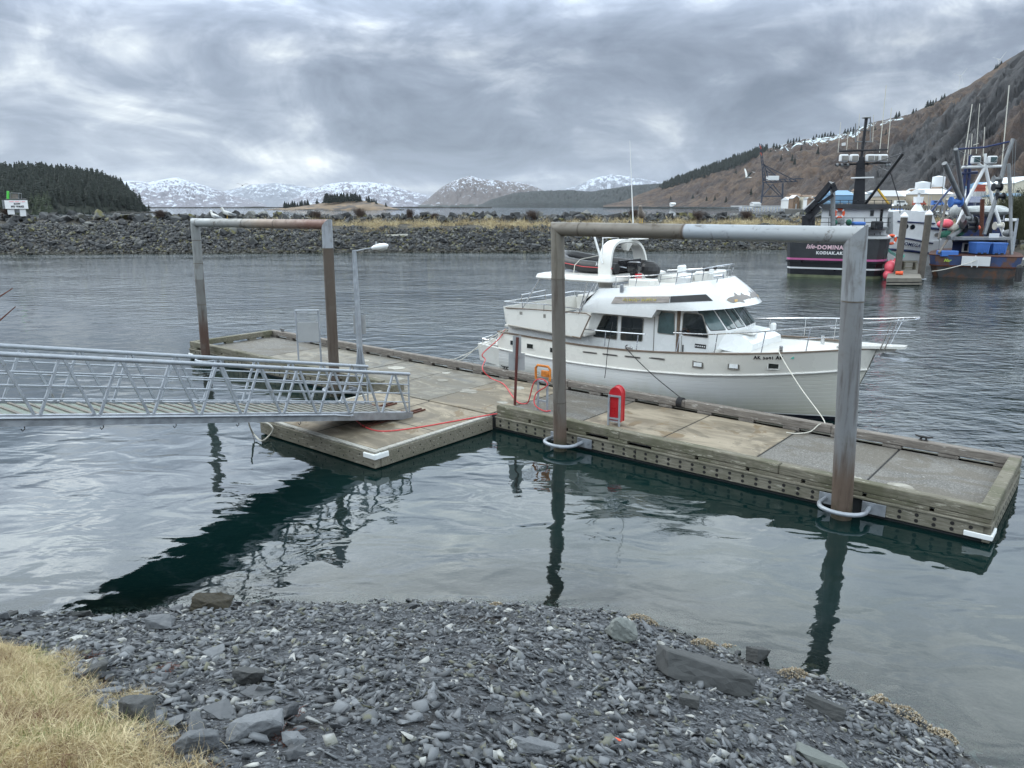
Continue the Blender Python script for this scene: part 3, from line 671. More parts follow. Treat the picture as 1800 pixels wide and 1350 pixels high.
# ------------------------------------------------------------------ hills: (px, ridge py) profile, each column surveyed to a real distance
def hill(name, prof, Dr, Df, zf0, mats, rough, px_step=6, rows=26, shape=1.0, attrs=None, back=1.35, seed=0., ridge_rough=.15, off=0):
    """prof: [(px, py)], Dr: ridge distance by px, Df: foot distance by px"""
    p0, p1 = prof[0][0], prof[-1][0]; pxs = list(np.arange(p0, p1+.1, px_step)); co = []; A = {k: [] for k in (attrs or {})}
    for j in range(rows+5):
        for px in pxs:
            dr = lerp_pts(Dr, px); df = lerp_pts(Df, px); top = at(px, lerp_pts(prof, px), dr)
            t_ = j/rows
            if t_ <= 1: yy = df+(dr-df)*t_; zz_ = zf0+(top.z-zf0)*(t_**shape)
            else: t2 = (j-rows)/5; yy = dr+(dr*back-dr)*t2; zz_ = zf0+(top.z-zf0)*(1-t2**1.3)
            xx = (px-900)/F*yy*(1.028)     # near enough: same bearing at every row
            c_ = yy*CP; xx = top.x*yy/dr
            hgt = max(top.z-zf0, 1); am = rough*hgt*(math.sin(math.pi*min(t_, 1))**.7+(ridge_rough if t_ > 0 else 0))
            f_ = 4.5/max(hgt, 40)
            nz = noise.ridged_multi_fractal(Vector((xx*f_, yy*f_*.6, seed)), .9, 2.1, 6, 1., 2.)-1.1
            co.append((xx, yy, zz_+am*nz*.6))
            for k in A: A[k].append(attrs[k](px, t_, xx, yy))
    nx = len(pxs); fs = [(j*nx+i, j*nx+i+1, (j+1)*nx+i+1, (j+1)*nx+i) for j in range(rows+4) for i in range(nx-1)]
    me = bpy.data.meshes.new(name); me.from_pydata(co, [], fs)
    for k in A: a = me.attributes.new(k, 'FLOAT', 'POINT'); a.data.foreach_set('value', A[k])
    me.materials.append(M[mats]); me.polygons.foreach_set('use_smooth', [True]*len(me.polygons)); me.update()
    o = link(name, me); tag(o, kind='structure'); return o, co, nx, rows
def snow_material(name, rock, rock2, snow_lo, snow_hi, sc_, streak=1., forest=None):
    m_ = bpy.data.materials.new(name); m_.use_nodes = True; t = NT(m_.node_tree); b = t.n['Principled BSDF']; co = t.coord(); z_ = t.xyz(co)[2]
    nz = t.noise(t.mapv(co, (1, .35, .22)), sc_*1.6, 10, .72, .5); n2 = t.noise(t.mapv(co, (1, .5, .4)), sc_*3.2, 8, .7, .3)
    rk = t.mix(t.ramp(n2, .3, .7), rock, rock2)
    s_ = t.m('ADD', t.ramp(z_, snow_lo, snow_hi, -.20, .20, False), t.m('MULTIPLY', t.m('SUBTRACT', t.m('ADD', t.m('MULTIPLY', nz, .45), t.m('MULTIPLY', n2, .55)), .5), 2.6))
    c = t.mix(t.ramp(s_, -.03, .09), rk, (.47, .51, .59))
    if forest: c = t.mix(t.ramp(t.m('ADD', z_, t.m('MULTIPLY', nz, forest[1])), forest[0]+forest[1]*.5, forest[0]+forest[1]*.55, 1, 0), c, (.018, .026, .022))
    t.put(b.inputs['Base Color'], c); b.inputs['Roughness'].default_value = .9; M[name] = m_
snow_material('snowy_peaks', (.16, .15, .17), (.10, .10, .125), -60, 360, .006)
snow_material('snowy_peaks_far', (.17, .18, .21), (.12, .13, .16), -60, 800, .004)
snow_material('brown_peak', (.090, .072, .068), (.066, .057, .058), 60, 430, .009, forest=(12, 60))
hill('snow_mountain', [(150, 340), (190, 322), (225, 318), (262, 320), (290, 315), (310, 312), (330, 318), (365, 328), (395, 338), (430, 348), (470, 360)], [(0, 9000)], [(0, 6200)], 0, 'snowy_peaks', .22, 3, 34, .9, seed=1)
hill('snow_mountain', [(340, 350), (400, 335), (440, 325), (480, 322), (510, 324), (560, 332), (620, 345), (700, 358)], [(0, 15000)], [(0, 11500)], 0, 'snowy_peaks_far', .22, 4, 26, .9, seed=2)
hill('snow_mountain', [(490, 361), (520, 347), (545, 332), (575, 324), (605, 320), (645, 320), (680, 324), (710, 333), (740, 341), (775, 350), (830, 360)], [(0, 9500)], [(0, 6600)], 0, 'snowy_peaks', .20, 3, 34, .9, seed=3)
hill('snow_mountain', [(735, 361), (752, 350), (775, 330), (800, 316), (826, 309), (850, 315), (885, 318), (915, 321), (935, 325), (955, 335), (990, 347), (1050, 360)], [(0, 7600)], [(0, 5200)], 0, 'brown_peak', .20, 3, 34, .85, seed=4)
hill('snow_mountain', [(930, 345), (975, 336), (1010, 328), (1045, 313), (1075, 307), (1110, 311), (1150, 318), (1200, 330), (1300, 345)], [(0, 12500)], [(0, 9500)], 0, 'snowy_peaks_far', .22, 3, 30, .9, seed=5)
# forested headlands
mat('dark_forest', (.010, .015, .015), .95, 0, .6, .03, bump=6, bscale=.05)
hill('wooded_headland', [(840, 362), (862, 351), (890, 343), (905, 339), (940, 336), (965, 335), (1000, 334), (1040, 337), (1062, 333), (1085, 330), (1110, 326), (1135, 324), (1165, 322), (1230, 330), (1300, 350)], [(0, 4200)], [(0, 3300)], 0, 'dark_forest', .22, 2, 22, .55, seed=6, ridge_rough=.22)
# low spit in front of the peaks
mat('spit_rock', (.075, .072, .066), .95, 0, .3, .05)
g = MB(); 
for i in range(60):
    x0 = -1500+i*24.; g.box((x0, 2300+random.uniform(-3, 3), -2), (x0+26, 2330, random.uniform(2.2, 4.2)))
tag(g.build('distant_breakwater', 'spit_rock'), 'long thin grey breakwater far out between the wooded hill and the islet', 'breakwater')
# islet
mat('islet_ground', (.19, .13, .075), .95, 0, .45, .03, dirt=(.06, .05, .045), dscale=.03, dlo=.45, dhi=.6)
ISP = [(470, 368), (505, 364.5), (540, 360), (570, 356), (600, 353.5), (628, 352), (655, 354), (668, 358), (690, 365), (705, 368)]
hill('islet', ISP, [(0, 1300)], [(0, 1180)], 0, 'islet_ground', .16, 4, 14, .6, seed=7, back=1.08)
g = MB(); 
for i in range(26): a = at(470+i*9.2, 367, 1190); g.box((a.x-5, a.y-random.uniform(0, 12), -1), (a.x+6, a.y+20, random.uniform(.3, 1.3)))
tag(g.build('islet_shoal', 'spit_rock'), 'dark tidal rocks along the foot of the islet', 'rocks', kind='stuff')
# conifers
mat('conifer_needles', (.011, .016, .012), .9, 0, .5, .6, rnd=.25); mat('conifer_needles_light', (.030, .042, .022), .9, 0, .5, .6, rnd=.3); mat('bark', (.05, .035, .028), .9, 0, .3, 3)
def conifer_arrays(seed, hh=1., wd=.36, tiers=9, seg=7):
    rr = random.Random(seed); V = []; Fc = []
    for i in range(tiers):
        u_ = i/tiers; z0 = .08+u_*.84; r_ = wd*.5*(1-u_)**.8*rr.uniform(.75, 1.1)+.015; o = len(V); V.append((rr.gauss(0, .01), rr.gauss(0, .01), z0+.16*(1-u_*.4)))
        for j in range(seg*2):
            a = math.pi*j/seg+rr.uniform(-.2, .2); rad = r_*(1 if j % 2 else .5)*rr.uniform(.7, 1.2); V.append((math.cos(a)*rad, math.sin(a)*rad, z0-rad*.25+rr.uniform(-.015, .015)))
        for j in range(seg*2): Fc.append((o, o+1+j, o+1+(j+1) % (seg*2)))
    V = np.array(V)*hh; return V, np.array(Fc)
CV = [conifer_arrays(i, 1, random.uniform(.50, .85), random.choice((6, 7, 9))) for i in range(8)]
RV = [conifer_arrays(50+i, 1, random.uniform(.6, .8), 6, 8) for i in range(5)]
def conifer(P, h_, lab, grp, wide=.42):
    r_ = thing('conifer', lab, 'tree', P, random.uniform(0, 6.28), grp)
    V, Fc = conifer_arrays(random.random(), h_, wide); me = bpy.data.meshes.new('crown'); me.from_pydata([tuple(v) for v in V], [], [tuple(map(int, f_)) for f_ in Fc]); me.materials.append(M['conifer_needles'])
    link('crown', me, r_); q = MB(); q.cyl((0, 0, -.5), (0, 0, h_*.6), h_*.02, 6, h_*.008); q.build('trunk', 'bark', r_); return r_
def wood(name, pts, hs, m_, lab, vs=CV):
    sc = np.array(hs); o = scatter(name, vs, np.array(pts), rotmats(len(pts), .03), np.stack([sc, sc, sc], 1), m_); return tag(o, lab, 'wood', kind='stuff')
# wooded hill at the left
WHP = [(-420, 310), (-250, 305), (-100, 302), (0, 302), (60, 303), (110, 306), (150, 311), (185, 319), (212, 332), (228, 348), (240, 363), (252, 369)]
mat('forest_floor', (.018, .022, .015), .95, 0, .4, .05)
hl, hco, hnx, hrows = hill('wooded_hill', WHP, [(-420, 800), (0, 800), (250, 720)], [(-420, 560), (0, 560), (240, 680), (252, 700)], 0.3, 'forest_floor', .10, 8, 22, .62, seed=8)
pts = []; hs = []
for j in range(hrows+2):
    for i in range(hnx):
        for q_ in range(2):
            x, y, z = hco[j*hnx+i]
            if j == 0 and random.random() < .6: continue
            pts.append((x+random.uniform(-3.5, 3.5), y+random.uniform(-6, 6), z-1)); hs.append(random.uniform(6.5, 13.5)*(1 if z > 6 else .6))
wood('spruce_wood', pts, hs, 'conifer_needles', 'dense dark spruce wood covering the hill at the left')
pts = []; hs = []
for i in range(160):
    px = random.uniform(-300, 90); a = at(px, 362, 560+random.uniform(-12, 40)); pts.append((a.x, a.y, random.uniform(0, 9))); hs.append(random.uniform(6, 10))
wood('scrub_wood', pts, hs, 'conifer_needles_light', 'lighter olive scrub at the near foot of the wooded hill', RV)
g = MB()
for i in range(50): a = at(-60+i*6.6, 370, 600+1.2*i+random.uniform(-6, 6)); g.box((a.x-3, a.y-3, -1), (a.x+3, a.y+6, random.uniform(.2, 1.6)))
tag(g.build('hill_shore_rocks', 'spit_rock'), 'low rocky shore under the wooded hill', 'rocks', kind='stuff')
# islet trees
for i in range(64):
    px = random.choice((random.uniform(505, 540), random.uniform(555, 660), random.uniform(560, 650), random.uniform(570, 640))) if i < 58 else random.choice((657, 668, 528, 548, 600, 685))
    h_ = random.uniform(11, 17)*(1 if 560 < px < 640 else .7); py = lerp_pts(ISP, px)
    a = at(px, py, 1290); conifer(Vector((a.x, a.y+random.uniform(-50, 10), a.z-2)), h_, 'dark bushy spruce growing on the small islet', 'spruces on the islet', .85)

# ------------------------------------------------------------------ big hillside at the right
MP = [(1060, 361), (1100, 352), (1120, 343), (1150, 332), (1165, 327), (1200, 314), (1230, 303), (1255, 294), (1300, 279), (1330, 268), (1365, 257), (1400, 247), (1440, 241), (1470, 237), (1500, 231), (1530, 216), (1565, 208), (1600, 201), (1640, 182), (1680, 161), (1700, 151), (1740, 127), (1770, 106), (1800, 88), (1850, 60), (1920, 25), (2050, -40), (2300, -120), (2700, -160)]
MDr = [(1060, 2500), (1165, 2500), (1400, 2100), (1600, 1750), (1800, 1450), (2200, 1300), (2700, 1200)]
MDf = [(1060, 2050), (1165, 1950), (1400, 1250), (1600, 950), (1800, 760), (2200, 640), (2700, 600)]
def scree(px, t_, x, y):
    py_ = 350-(350-lerp_pts(MP, px))*t_
    left = lerp_pts([(100, 1775), (150, 1740), (200, 1690), (240, 1625), (290, 1560), (330, 1500), (350, 1470)], py_)
    a = sm((px-left+14*fbm(px*.03, py_*.05, 3, 4))/18)
    # brown shoulder low on the right
    br_ = sm((px-lerp_pts([(200, 1900), (240, 1800), (290, 1725), (330, 1660), (350, 1650)], py_))/30)
    return a*(1-br_)
def snowf(px, t_, x, y):
    py_ = 350-(350-lerp_pts(MP, px))*t_; k = sm((px-1335)/50)*sm((1625-px)/40); dpt = py_-lerp_pts(MP, px)
    return k*sm((42-dpt)/30)*(1 if px < 1540 else .8)
def ridge_px(px, t_, x, y): return t_
m_ = bpy.data.materials.new('hillside'); m_.use_nodes = True; t = NT(m_.node_tree); b = t.n['Principled BSDF']; co = t.coord()
n1 = t.noise(t.mapv(co, (1, .5, .6)), .012, 9, .62, .5); n2 = t.noise(t.mapv(co, (1, 1, .25), (0, R(30), 0)), .05, 8, .7, .4)
n3 = t.noise(t.mapv(co, (1, 1, .2), (0, R(-32), 0)), .028, 9, .72, .6)
n1 = t.m('ADD', t.m('MULTIPLY', n1, .45), t.m('MULTIPLY', n3, .55))
br_ = t.mix(t.ramp(n1, .42, .60), (.042, .029, .026), (.112, .072, .047)); br_ = t.mix(t.ramp(n2, .50, .70), br_, (.028, .024, .023))
sl = t.noise(t.mapv(co, (.5, .5, .12), (0, R(-38), 0)), .09, 8, .65, .2)
gr = t.mix(t.ramp(sl, .3, .7), (.022, .022, .025), (.068, .066, .068)); gr = t.mix(t.ramp(n1, .50, .62), gr, (.050, .040, .036))
c = t.mix(t.ramp(t.m('ADD', t.attr('scree'), t.m('MULTIPLY', t.m('SUBTRACT', n2, .5), .9)), .4, .6), br_, gr)
sn = t.m('ADD', t.m('MULTIPLY', t.attr('snow'), .62), t.m('MULTIPLY', t.m('SUBTRACT', t.m('ADD', t.m('MULTIPLY', n3, .5), t.m('MULTIPLY', n2, .5)), .5), 3.4))
c = t.mix(t.ramp(sn, .58, .70), c, (.66, .76, .82))
t.put(b.inputs['Base Color'], c); b.inputs['Roughness'].default_value = .95
bp = t.new('ShaderNodeBump'); bp.inputs['Distance'].default_value = 10; t.put(bp.inputs['Height'], t.m('ADD', n2, sl)); t.l.new(bp.outputs[0], b.inputs['Normal'])
M['hillside'] = m_
hm, mco, mnx, mrows = hill('brown_hillside', MP, MDr, MDf, 4, 'hillside', .21, 5, 60, .95, {'scree': scree, 'snow': snowf}, seed=11, ridge_rough=.05)
def on_hill(px, py):
    """point on the hillside seen along a bearing, by fraction of height"""
    i = int((px-MP[0][0])/5); t_ = min(1, max(0, (350-py)/max(1, 350-lerp_pts(MP, px)))); j = int(round(t_*mrows)); return Vector(mco[j*mnx+i])
pts = []; hs = []
for i in range(900):     # spruce belt along the lower left ridge
    px = random.uniform(1168, 1345); r0 = lerp_pts(MP, px); py = r0+random.random()**1.4*lerp_pts([(1168, 6), (1230, 14), (1300, 20), (1345, 8)], px)
    p_ = on_hill(px, py); pts.append((p_.x+random.uniform(-8, 8), p_.y+random.uniform(-20, 20), p_.z-2)); hs.append(random.uniform(12, 22))
wood('ridge_wood', pts, hs, 'conifer_needles', 'belt of dark spruces along the lower ridge of the brown hillside')
RID = [(1350, 1420, 32), (1420, 1500, 30), (1500, 1550, 16), (1560, 1585, 8), (1605, 1645, 16), (1652, 1668, 6), (1738, 1760, 5)]
for a0, a1, k in RID:
    for i in range(k):
        px = random.uniform(a0, a1) if i % 4 == 0 else px+random.gauss(0, 2.5); px = min(max(px, a0), a1); p_ = on_hill(px, lerp_pts(MP, px)+random.uniform(0, 9)); conifer(p_-Vector((0, 0, 2)), random.uniform(7, 16), 'dark spruce on the skyline ridge of the brown hillside', 'spruces on the skyline ridge', random.uniform(.5, .85))
for px, py in ((1298, 309), (1245, 345), (1222, 342), (1325, 340), (1398, 300), (1404, 301), (1380, 303), (1395, 262), (1410, 275), (1465, 268), (1540, 250), (1560, 262), (1280, 346), (1180, 345), (1440, 290), (1415, 265), (1376, 298), (1262, 344)):
    conifer(on_hill(px, py)-Vector((0, 0, 1)), random.uniform(12, 18), 'lone dark spruce on the open slope of the brown hillside', 'scattered spruces on the slope', .6)
# wind turbines
mat('turbine_white', (.62, .64, .66), .5, 0, .05, 1)
for px, lab, sc_ in ((1688, 'white wind turbine on the ridge, fully visible above the slope', 1), (1757, 'white wind turbine on the ridge showing only its blades, near the right edge', .75)):
    p_ = on_hill(px, lerp_pts(MP, px)+2); r_ = thing('wind_turbine', lab, 'wind turbine', p_-Vector((0, 0, 8 if sc_ == 1 else 30)), R(15)); hb = 34 if sc_ == 1 else 44
    q = MB(); q.cyl((0, 0, 0), (0, 0, hb), 1.1, 10, .7); q.build('tower', 'turbine_white', r_, True)
    q = MB(); q.bbox((-.9, -2.2, hb-.9), (.9, 2.5, hb+.9), .2); q.build('nacelle', 'turbine_white', r_)
    q = MB(); q.sphere((0, -2.8, hb), 1.0, 10, 6); q.build('hub', 'turbine_white', r_, True)
    for k in range(3):
        a = R(38+120*k); q = MB(); dx, dz = math.sin(a), math.cos(a)
        q.loft([[(dx*rr+wx*dz, -2.8+wy, hb+dz*rr-wx*dx) for wx, wy in ((-w_, 0), (0, .14), (w_*.5, 0), (0, -.14))] for rr, w_ in ((.5, .5), (4, .95), (18, .25))]); q.build('blade', 'turbine_white', r_)
# ------------------------------------------------------------------ dock materials
def deck_material(name, c0, c1, speck=0., stain=None, sc_=1.):
    m_ = bpy.data.materials.new(name); m_.use_nodes = True; t = NT(m_.node_tree); b = t.n['Principled BSDF']; co = t.coord()
    wv = t.noise(t.mapv(co, (.6, 2.2, 1)), 1.1*sc_, 8, .62, .7)
    c = t.mix(t.ramp(wv, .35, .65), c0, c1)
    c = t.mix(t.ramp(t.noise(co, .9, 6, .6, 1.2), .56, .64), c, stain or c0)
    if speck:
        sp_ = t.xyz(t.voro(co, 42, 'F1', 'Color'))[0]; c = t.mix(t.m('MULTIPLY', t.ramp(sp_, .45, 1.), speck), c, (.40, .39, .36))
    c = t.mix(t.ramp(t.noise(co, 9, 5, .7), .60, .72, 0, .6), c, (.085, .075, .06))
    c = t.mix(t.ramp(t.noise(t.mapv(co, (.5, .8, 1), (0, 0, .5), (9, 1, 0)), 1.0, 7, .62, 1.6), .48, .56, 0, .55), c, (.095, .080, .058))
    c = t.mix(t.ramp(t.noise(t.mapv(co, (1, 1, 1), (0, 0, 0), (5, 3, 0)), 5.5, 3, .6), .70, .73, 0, .6), c, (.42, .40, .36))
    t.put(b.inputs['Base Color'], c); t.put(b.inputs['Roughness'], t.ramp(wv, .3, .7, .65, .9))
    bp = t.new('ShaderNodeBump'); bp.inputs['Distance'].default_value = .002+.004*speck; t.put(bp.inputs['Height'], t.noise(co, 120, 4, .6)); t.l.new(bp.outputs[0], b.inputs['Normal'])
    M[name] = m_
deck_material('deck_tan', (.150, .122, .085), (.300, .255, .190), 0., (.17, .125, .075))
deck_material('deck_grey', (.085, .080, .072), (.140, .132, .120), .30, (.115, .108, .098))
deck_material('deck_mixed', (.140, .130, .108), (.245, .222, .180), .1, (.125, .122, .112))
deck_material('deck_dark', (.085, .078, .068), (.135, .125, .110), .25, (.11, .10, .085))
def timber(name, c0, c1, moss=None, wear=None, mamt=.5):
    m_ = bpy.data.materials.new(name); m_.use_nodes = True; t = NT(m_.node_tree); b = t.n['Principled BSDF']; co = t.coord()
    g_ = t.noise(t.mapv(co, (1.2, 14, 14)), 2.2, 7, .65, .5); n1 = t.noise(co, 1.3, 6, .6)
    c = t.mix(t.ramp(g_, .3, .7), c0, c1)
    if moss: c = t.mix(t.m('MULTIPLY', t.ramp(n1, .42, .62), mamt), c, moss)
    if wear: c = t.mix(t.ramp(t.noise(t.mapv(co, (1, 5, 5)), 3.2, 7, .7), .58, .66), c, wear)
    c = t.mix(t.ramp(t.noise(co, 4.5, 6, .7), .62, .72, 0, .75), c, (.022, .018, .012))
    t.put(b.inputs['Base Color'], c); b.inputs['Roughness'].default_value = .88
    bp = t.new('ShaderNodeBump'); bp.inputs['Distance'].default_value = .008; t.put(bp.inputs['Height'], g_); t.l.new(bp.outputs[0], b.inputs['Normal'])
    M[name] = m_
timber('timber_green', (.095, .085, .062), (.205, .188, .145), (.080, .080, .046), (.32, .30, .24), .7)
timber('timber_skirt', (.105, .096, .072), (.225, .207, .165), (.085, .086, .055), (.34, .32, .27), .5)
timber('timber_grey', (.105, .090, .078), (.23, .205, .18), None, (.40, .38, .35))
timber('timber_white_edge', (.20, .19, .165), (.48, .47, .43), None, (.09, .075, .055))
mat('bolt_hole', (.006, .005, .005), .8, 0, .2, 5)
# ------------------------------------------------------------------ main float
dock = thing('floating_dock', 'long floating concrete dock with timber bull rails moored beside the white cabin boat', 'dock', DO, DTH)
q = MB(); q.box((-27.9, .08, -.35), (-.08, 3.92, .385)); q.build('float', 'underwater', dock)
XJ = [0, -2.4, -4.8, -7.2, -9.6, -12.0, -14.4, -16.8, -19.2, -21.6, -24.0, -28.0]
PM = ['deck_grey', 'deck_grey', 'deck_tan', 'deck_tan', 'deck_grey', 'deck_tan', 'deck_mixed', 'deck_mixed', 'deck_mixed', 'deck_mixed', 'deck_dark']
for i in range(11):
    x1 = XJ[i]-.02 if i else -.26; x0 = XJ[i+1]+.02 if i < 10 else -27.75
    y0 = .26 if not (-16.7 < (x0+x1)/2 < -11.8) else .06
    q = MB(); q.bbox((x0, y0, .34), (x1, 3.72, .405+random.uniform(-.004, .004)), .012); q.build('deck_panel', PM[i], dock)
q = MB()
for i in range(1, 11): q.box((XJ[i]-.02, .26, .386), (XJ[i]+.02, 3.72, .392))
q.build('deck_joint', 'bolt_hole', dock)
def patch(P_, r_, seed, parent, z_=.409, m_='white_plate'):
    rr = random.Random(seed); q = MB(); pts = [(P_[0]+math.cos(a)*r_*rr.uniform(.7, 1.1)*1.2, P_[1]+math.sin(a)*r_*rr.uniform(.7, 1.1), z_) for a in [k*math.pi/9 for k in range(18)]]
    q.prism(pts, (0, 0, .003)); q.build('cement_patch', m_, parent)
deck_material('patch_pale', (.30, .285, .245), (.40, .385, .34), 0.)
for i, (x, y, r_) in enumerate([(-1.75, 1.05, .22), (-2.62, .95, .14), (-14.2, 1.6, .28), (-15.9, 2.2, .2), (-17.2, 1.4, .24), (-18.6, 2.6, .3), (-13.3, 2.9, .22), (-19.6, 1.9, .18), (-16.6, 3.1, .16), (-20.5, 2.7, .25), (-12.5, 1.2, .16)]): patch((x, y), r_, i, dock, .4115, 'patch_pale')
def skirt(x0, x1, y, nrm, step=.30):
    """perforated timber waler with paired bolt pockets"""
    q = MB(); L_ = x1-x0; n = max(1, round(L_/3.6)); ya, yb = (y, y+.14) if nrm < 0 else (y-.14, y)
    for i in range(n): q.bbox((x0+L_*i/n+.006, ya, .075), (x0+L_*(i+1)/n-.006, yb, .335), .012)
    q.cur = 1; k = int(L_/step)
    for i in range(k):
        x = x0+.18+i*step
        for z_ in (.265, .15): q.disc((x, y, z_), .038, (0, nrm, 0), 9, .004)
    q.cur = 0
    return q.build('waler', ['timber_skirt', 'bolt_hole'], dock)
skirt(-11.75, -2.95, 0, -1); skirt(-2.0, -.02, 0, -1); skirt(-28, -16.5, 0, -1); skirt(-28, 0, 4.0, 1)
def rail(x0, x1, y0, y1, m_, n, gap=1.2, blocks=True, z0=.47, z1=.68):
    L_ = (x1-x0)/n
    for i in range(n):
        q = MB(); q.bbox((x0+L_*i+.004, y0+random.uniform(0, .01), z0+random.uniform(-.008, .008)), (x0+L_*(i+1)-.004, y1, z1+random.uniform(-.012, .012)), .018); q.build('bull_rail', m_, dock)
    if blocks:
        k = int((x1-x0)/gap)
        for i in range(k+1):
            x = min(x0+i*gap, x1-.5); q = MB(); w_ = .42 if y0 > 1 else (1.12 if random.random() < .62 else .55); q.bbox((x, y0+.01, .39), (min(x+w_, x1-.02), y1-.02, z0-.002), .01); q.build('rail_block', m_, dock)
rail(-11.75, -.0, .02, .25, 'timber_green', 3); rail(-28, -16.5, .02, .25, 'timber_green', 3); rail(-28, 0, 3.76, 3.98, 'timber_grey', 7)
# timber cap plank under the rails
q = MB(); q.bbox((-11.75, -.03, .34), (0, .24, .385), .008); q.bbox((-28, -.03, .34), (-16.5, .24, .385), .008); q.bbox((-28, 3.76, .34), (0, 4.03, .385), .008); q.build('cap_plank', 'timber_skirt', dock)
for xa, xb, nm in ((-.24, .0, 1), (-28.0, -27.77, 0)):
    q = MB(); q.bbox((xa, .26, .47), (xb, 3.75, .68), .018); q.build('bull_rail', 'timber_green', dock)
    for y_ in (.4, 1.5, 2.6, 3.3): q = MB(); q.bbox((xa+.01, y_, .39), (xb-.01, y_+.35, .468), .01); q.build('rail_block', 'timber_green', dock)
    q = MB(); xo = .0 if nm else -28.0; q.bbox((min(xo, xo-.13 if nm else xo+.13), .0, .03), (max(xo, xo-.13 if nm else xo+.13), 4.0, .335), .01); q.cur = 1
    for i in range(12):
        for z_ in (.245, .12): q.disc((xo, .25+i*.32, z_), .042, (1 if nm else -1, 0, 0), 9)
    q.build('waler', ['timber_skirt', 'bolt_hole'], dock)
q = MB(); q.bbox((-.42, -.045, .10), (.02, -.004, .20), .01); q.bbox((-.0, -.045, .10), (.045, .45, .20), .01); q.build('corner_guard', 'white_plate', dock)
q = MB(); q.bbox((-28.045, -.045, .12), (-27.7, -.004, .2), .01); q.bbox((-28.045, -.04, .12), (-28.004, .4, .2), .01); q.build('corner_guard', 'white_plate', dock)
q = MB(); q.bbox((-16.75, -.02, .30), (-15.9, .5, .62), .02); q.build('corner_timber', 'timber_green', dock)
def hoop(x, y, r_):
    q = MB(); pts = [(x-.42, .0, .20), (x-.44, y+.02, .20)]+[(x-.42+.84*(.5-.5*math.cos(a))-.0, y-.02-math.sin(a)*.30, .20) for a in [k*math.pi/12 for k in range(1, 12)]]+[(x+.44, y+.02, .20), (x+.42, .0, .20)]
    q.tube(pts, .045, 10); q.build('pile_hoop', 'galv_pale', dock, True)
    q = MB(); q.bbox((x-.55, -.03, .08), (x-.28, -.004, .32), .006); q.build('hoop_plate', 'galv', dock); q = MB(); q.bbox((x+.28, -.03, .08), (x+.72, -.004, .32), .006)
    for xx in (x+.62, x+.42): q.disc((xx, -.03, .2), .018, (0, -1, 0), 6, .012)
    q.build('hoop_plate', 'galv', dock)
# ------------------------------------------------------------------ pile arches
def pile_material(name, low, mid, top, z1, z2):
    m_ = bpy.data.materials.new(name); m_.use_nodes = True; t = NT(m_.node_tree); b = t.n['Principled BSDF']
    ps = t.new('ShaderNodeNewGeometry').outputs['Position']; z_ = t.xyz(ps)[2]
    st = t.noise(t.mapv(ps, (6, 6, .55)), 1.4, 7, .65, .3); mt = t.noise(ps, 2.2, 7, .65)
    zz_ = t.m('ADD', z_, t.m('MULTIPLY', t.m('SUBTRACT', st, .5), 1.6))
    c = t.mix(t.ramp(zz_, z1-.5, z1+.5), low, mid)
    c = t.mix(t.ramp(z_, z2-.01, z2+.01), c, top)
    c = t.mix(t.ramp(mt, .52, .72, 0, .55), c, (.13, .115, .10))
    c = t.mix(t.ramp(st, .35, .52, .5, 0), c, (.045, .028, .020))
    c = t.mix(t.m('MULTIPLY', t.ramp(z_, .45, .15), t.ramp(mt, .4, .55)), c, (.055, .050, .03))
    t.put(b.inputs['Base Color'], c); b.inputs['Metallic'].default_value = .25; t.put(b.inputs['Roughness'], t.ramp(mt, .3, .7, .45, .75))
    bp = t.new('ShaderNodeBump'); bp.inputs['Distance'].default_value = .003; t.put(bp.inputs['Height'], st); t.l.new(bp.outputs[0], b.inputs['Normal'])
    M[name] = m_
pile_material('pile_a', (.075, .043, .032), (.145, .145, .14), (.22, .23, .23), 1.8, 3.3)
pile_material('pile_b', (.085, .065, .052), (.085, .066, .052), (.29, .31, .34), 1.2, 4.72)
pile_material('pile_c', (.115, .080, .060), (.135, .122, .108), (.17, .155, .13), .9, 4.3)
pile_material('pile_d', (.115, .082, .062), (.185, .190, .197), (.26, .275, .29), 1.3, 4.30)
def beam_material(name, stops, A, B):
    m_ = bpy.data.materials.new(name); m_.use_nodes = True; t = NT(m_.node_tree); b = t.n['Principled BSDF']; ps = t.new('ShaderNodeNewGeometry').outputs['Position']
    D_ = (B-A); k = t.m('DIVIDE', t.vm('DOT_PRODUCT', t.vm('SUBTRACT', ps, tuple(A)), tuple(D_)), D_.dot(D_))
    nz = t.noise(ps, 3.2, 8, .68, .5); k2 = t.m('ADD', k, t.m('MULTIPLY', t.m('SUBTRACT', nz, .5), stops[0]))
    cr = t.new('ShaderNodeValToRGB'); t.put(cr.inputs[0], k2); e = cr.color_ramp.elements; e[0].position = stops[1][0]; e[0].color = (*stops[1][1], 1); e[1].position = stops[2][0]; e[1].color = (*stops[2][1], 1)
    for p_, c_ in stops[3:]: x = e.new(p_); x.color = (*c_, 1)
    c = t.mix(t.ramp(nz, .55, .68, 0, .8), cr.outputs[0], (.075, .055, .042)); t.put(b.inputs['Base Color'], c); b.inputs['Metallic'].default_value = .2; t.put(b.inputs['Roughness'], t.ramp(nz, .3, .7, .42, .7)); M[name] = m_
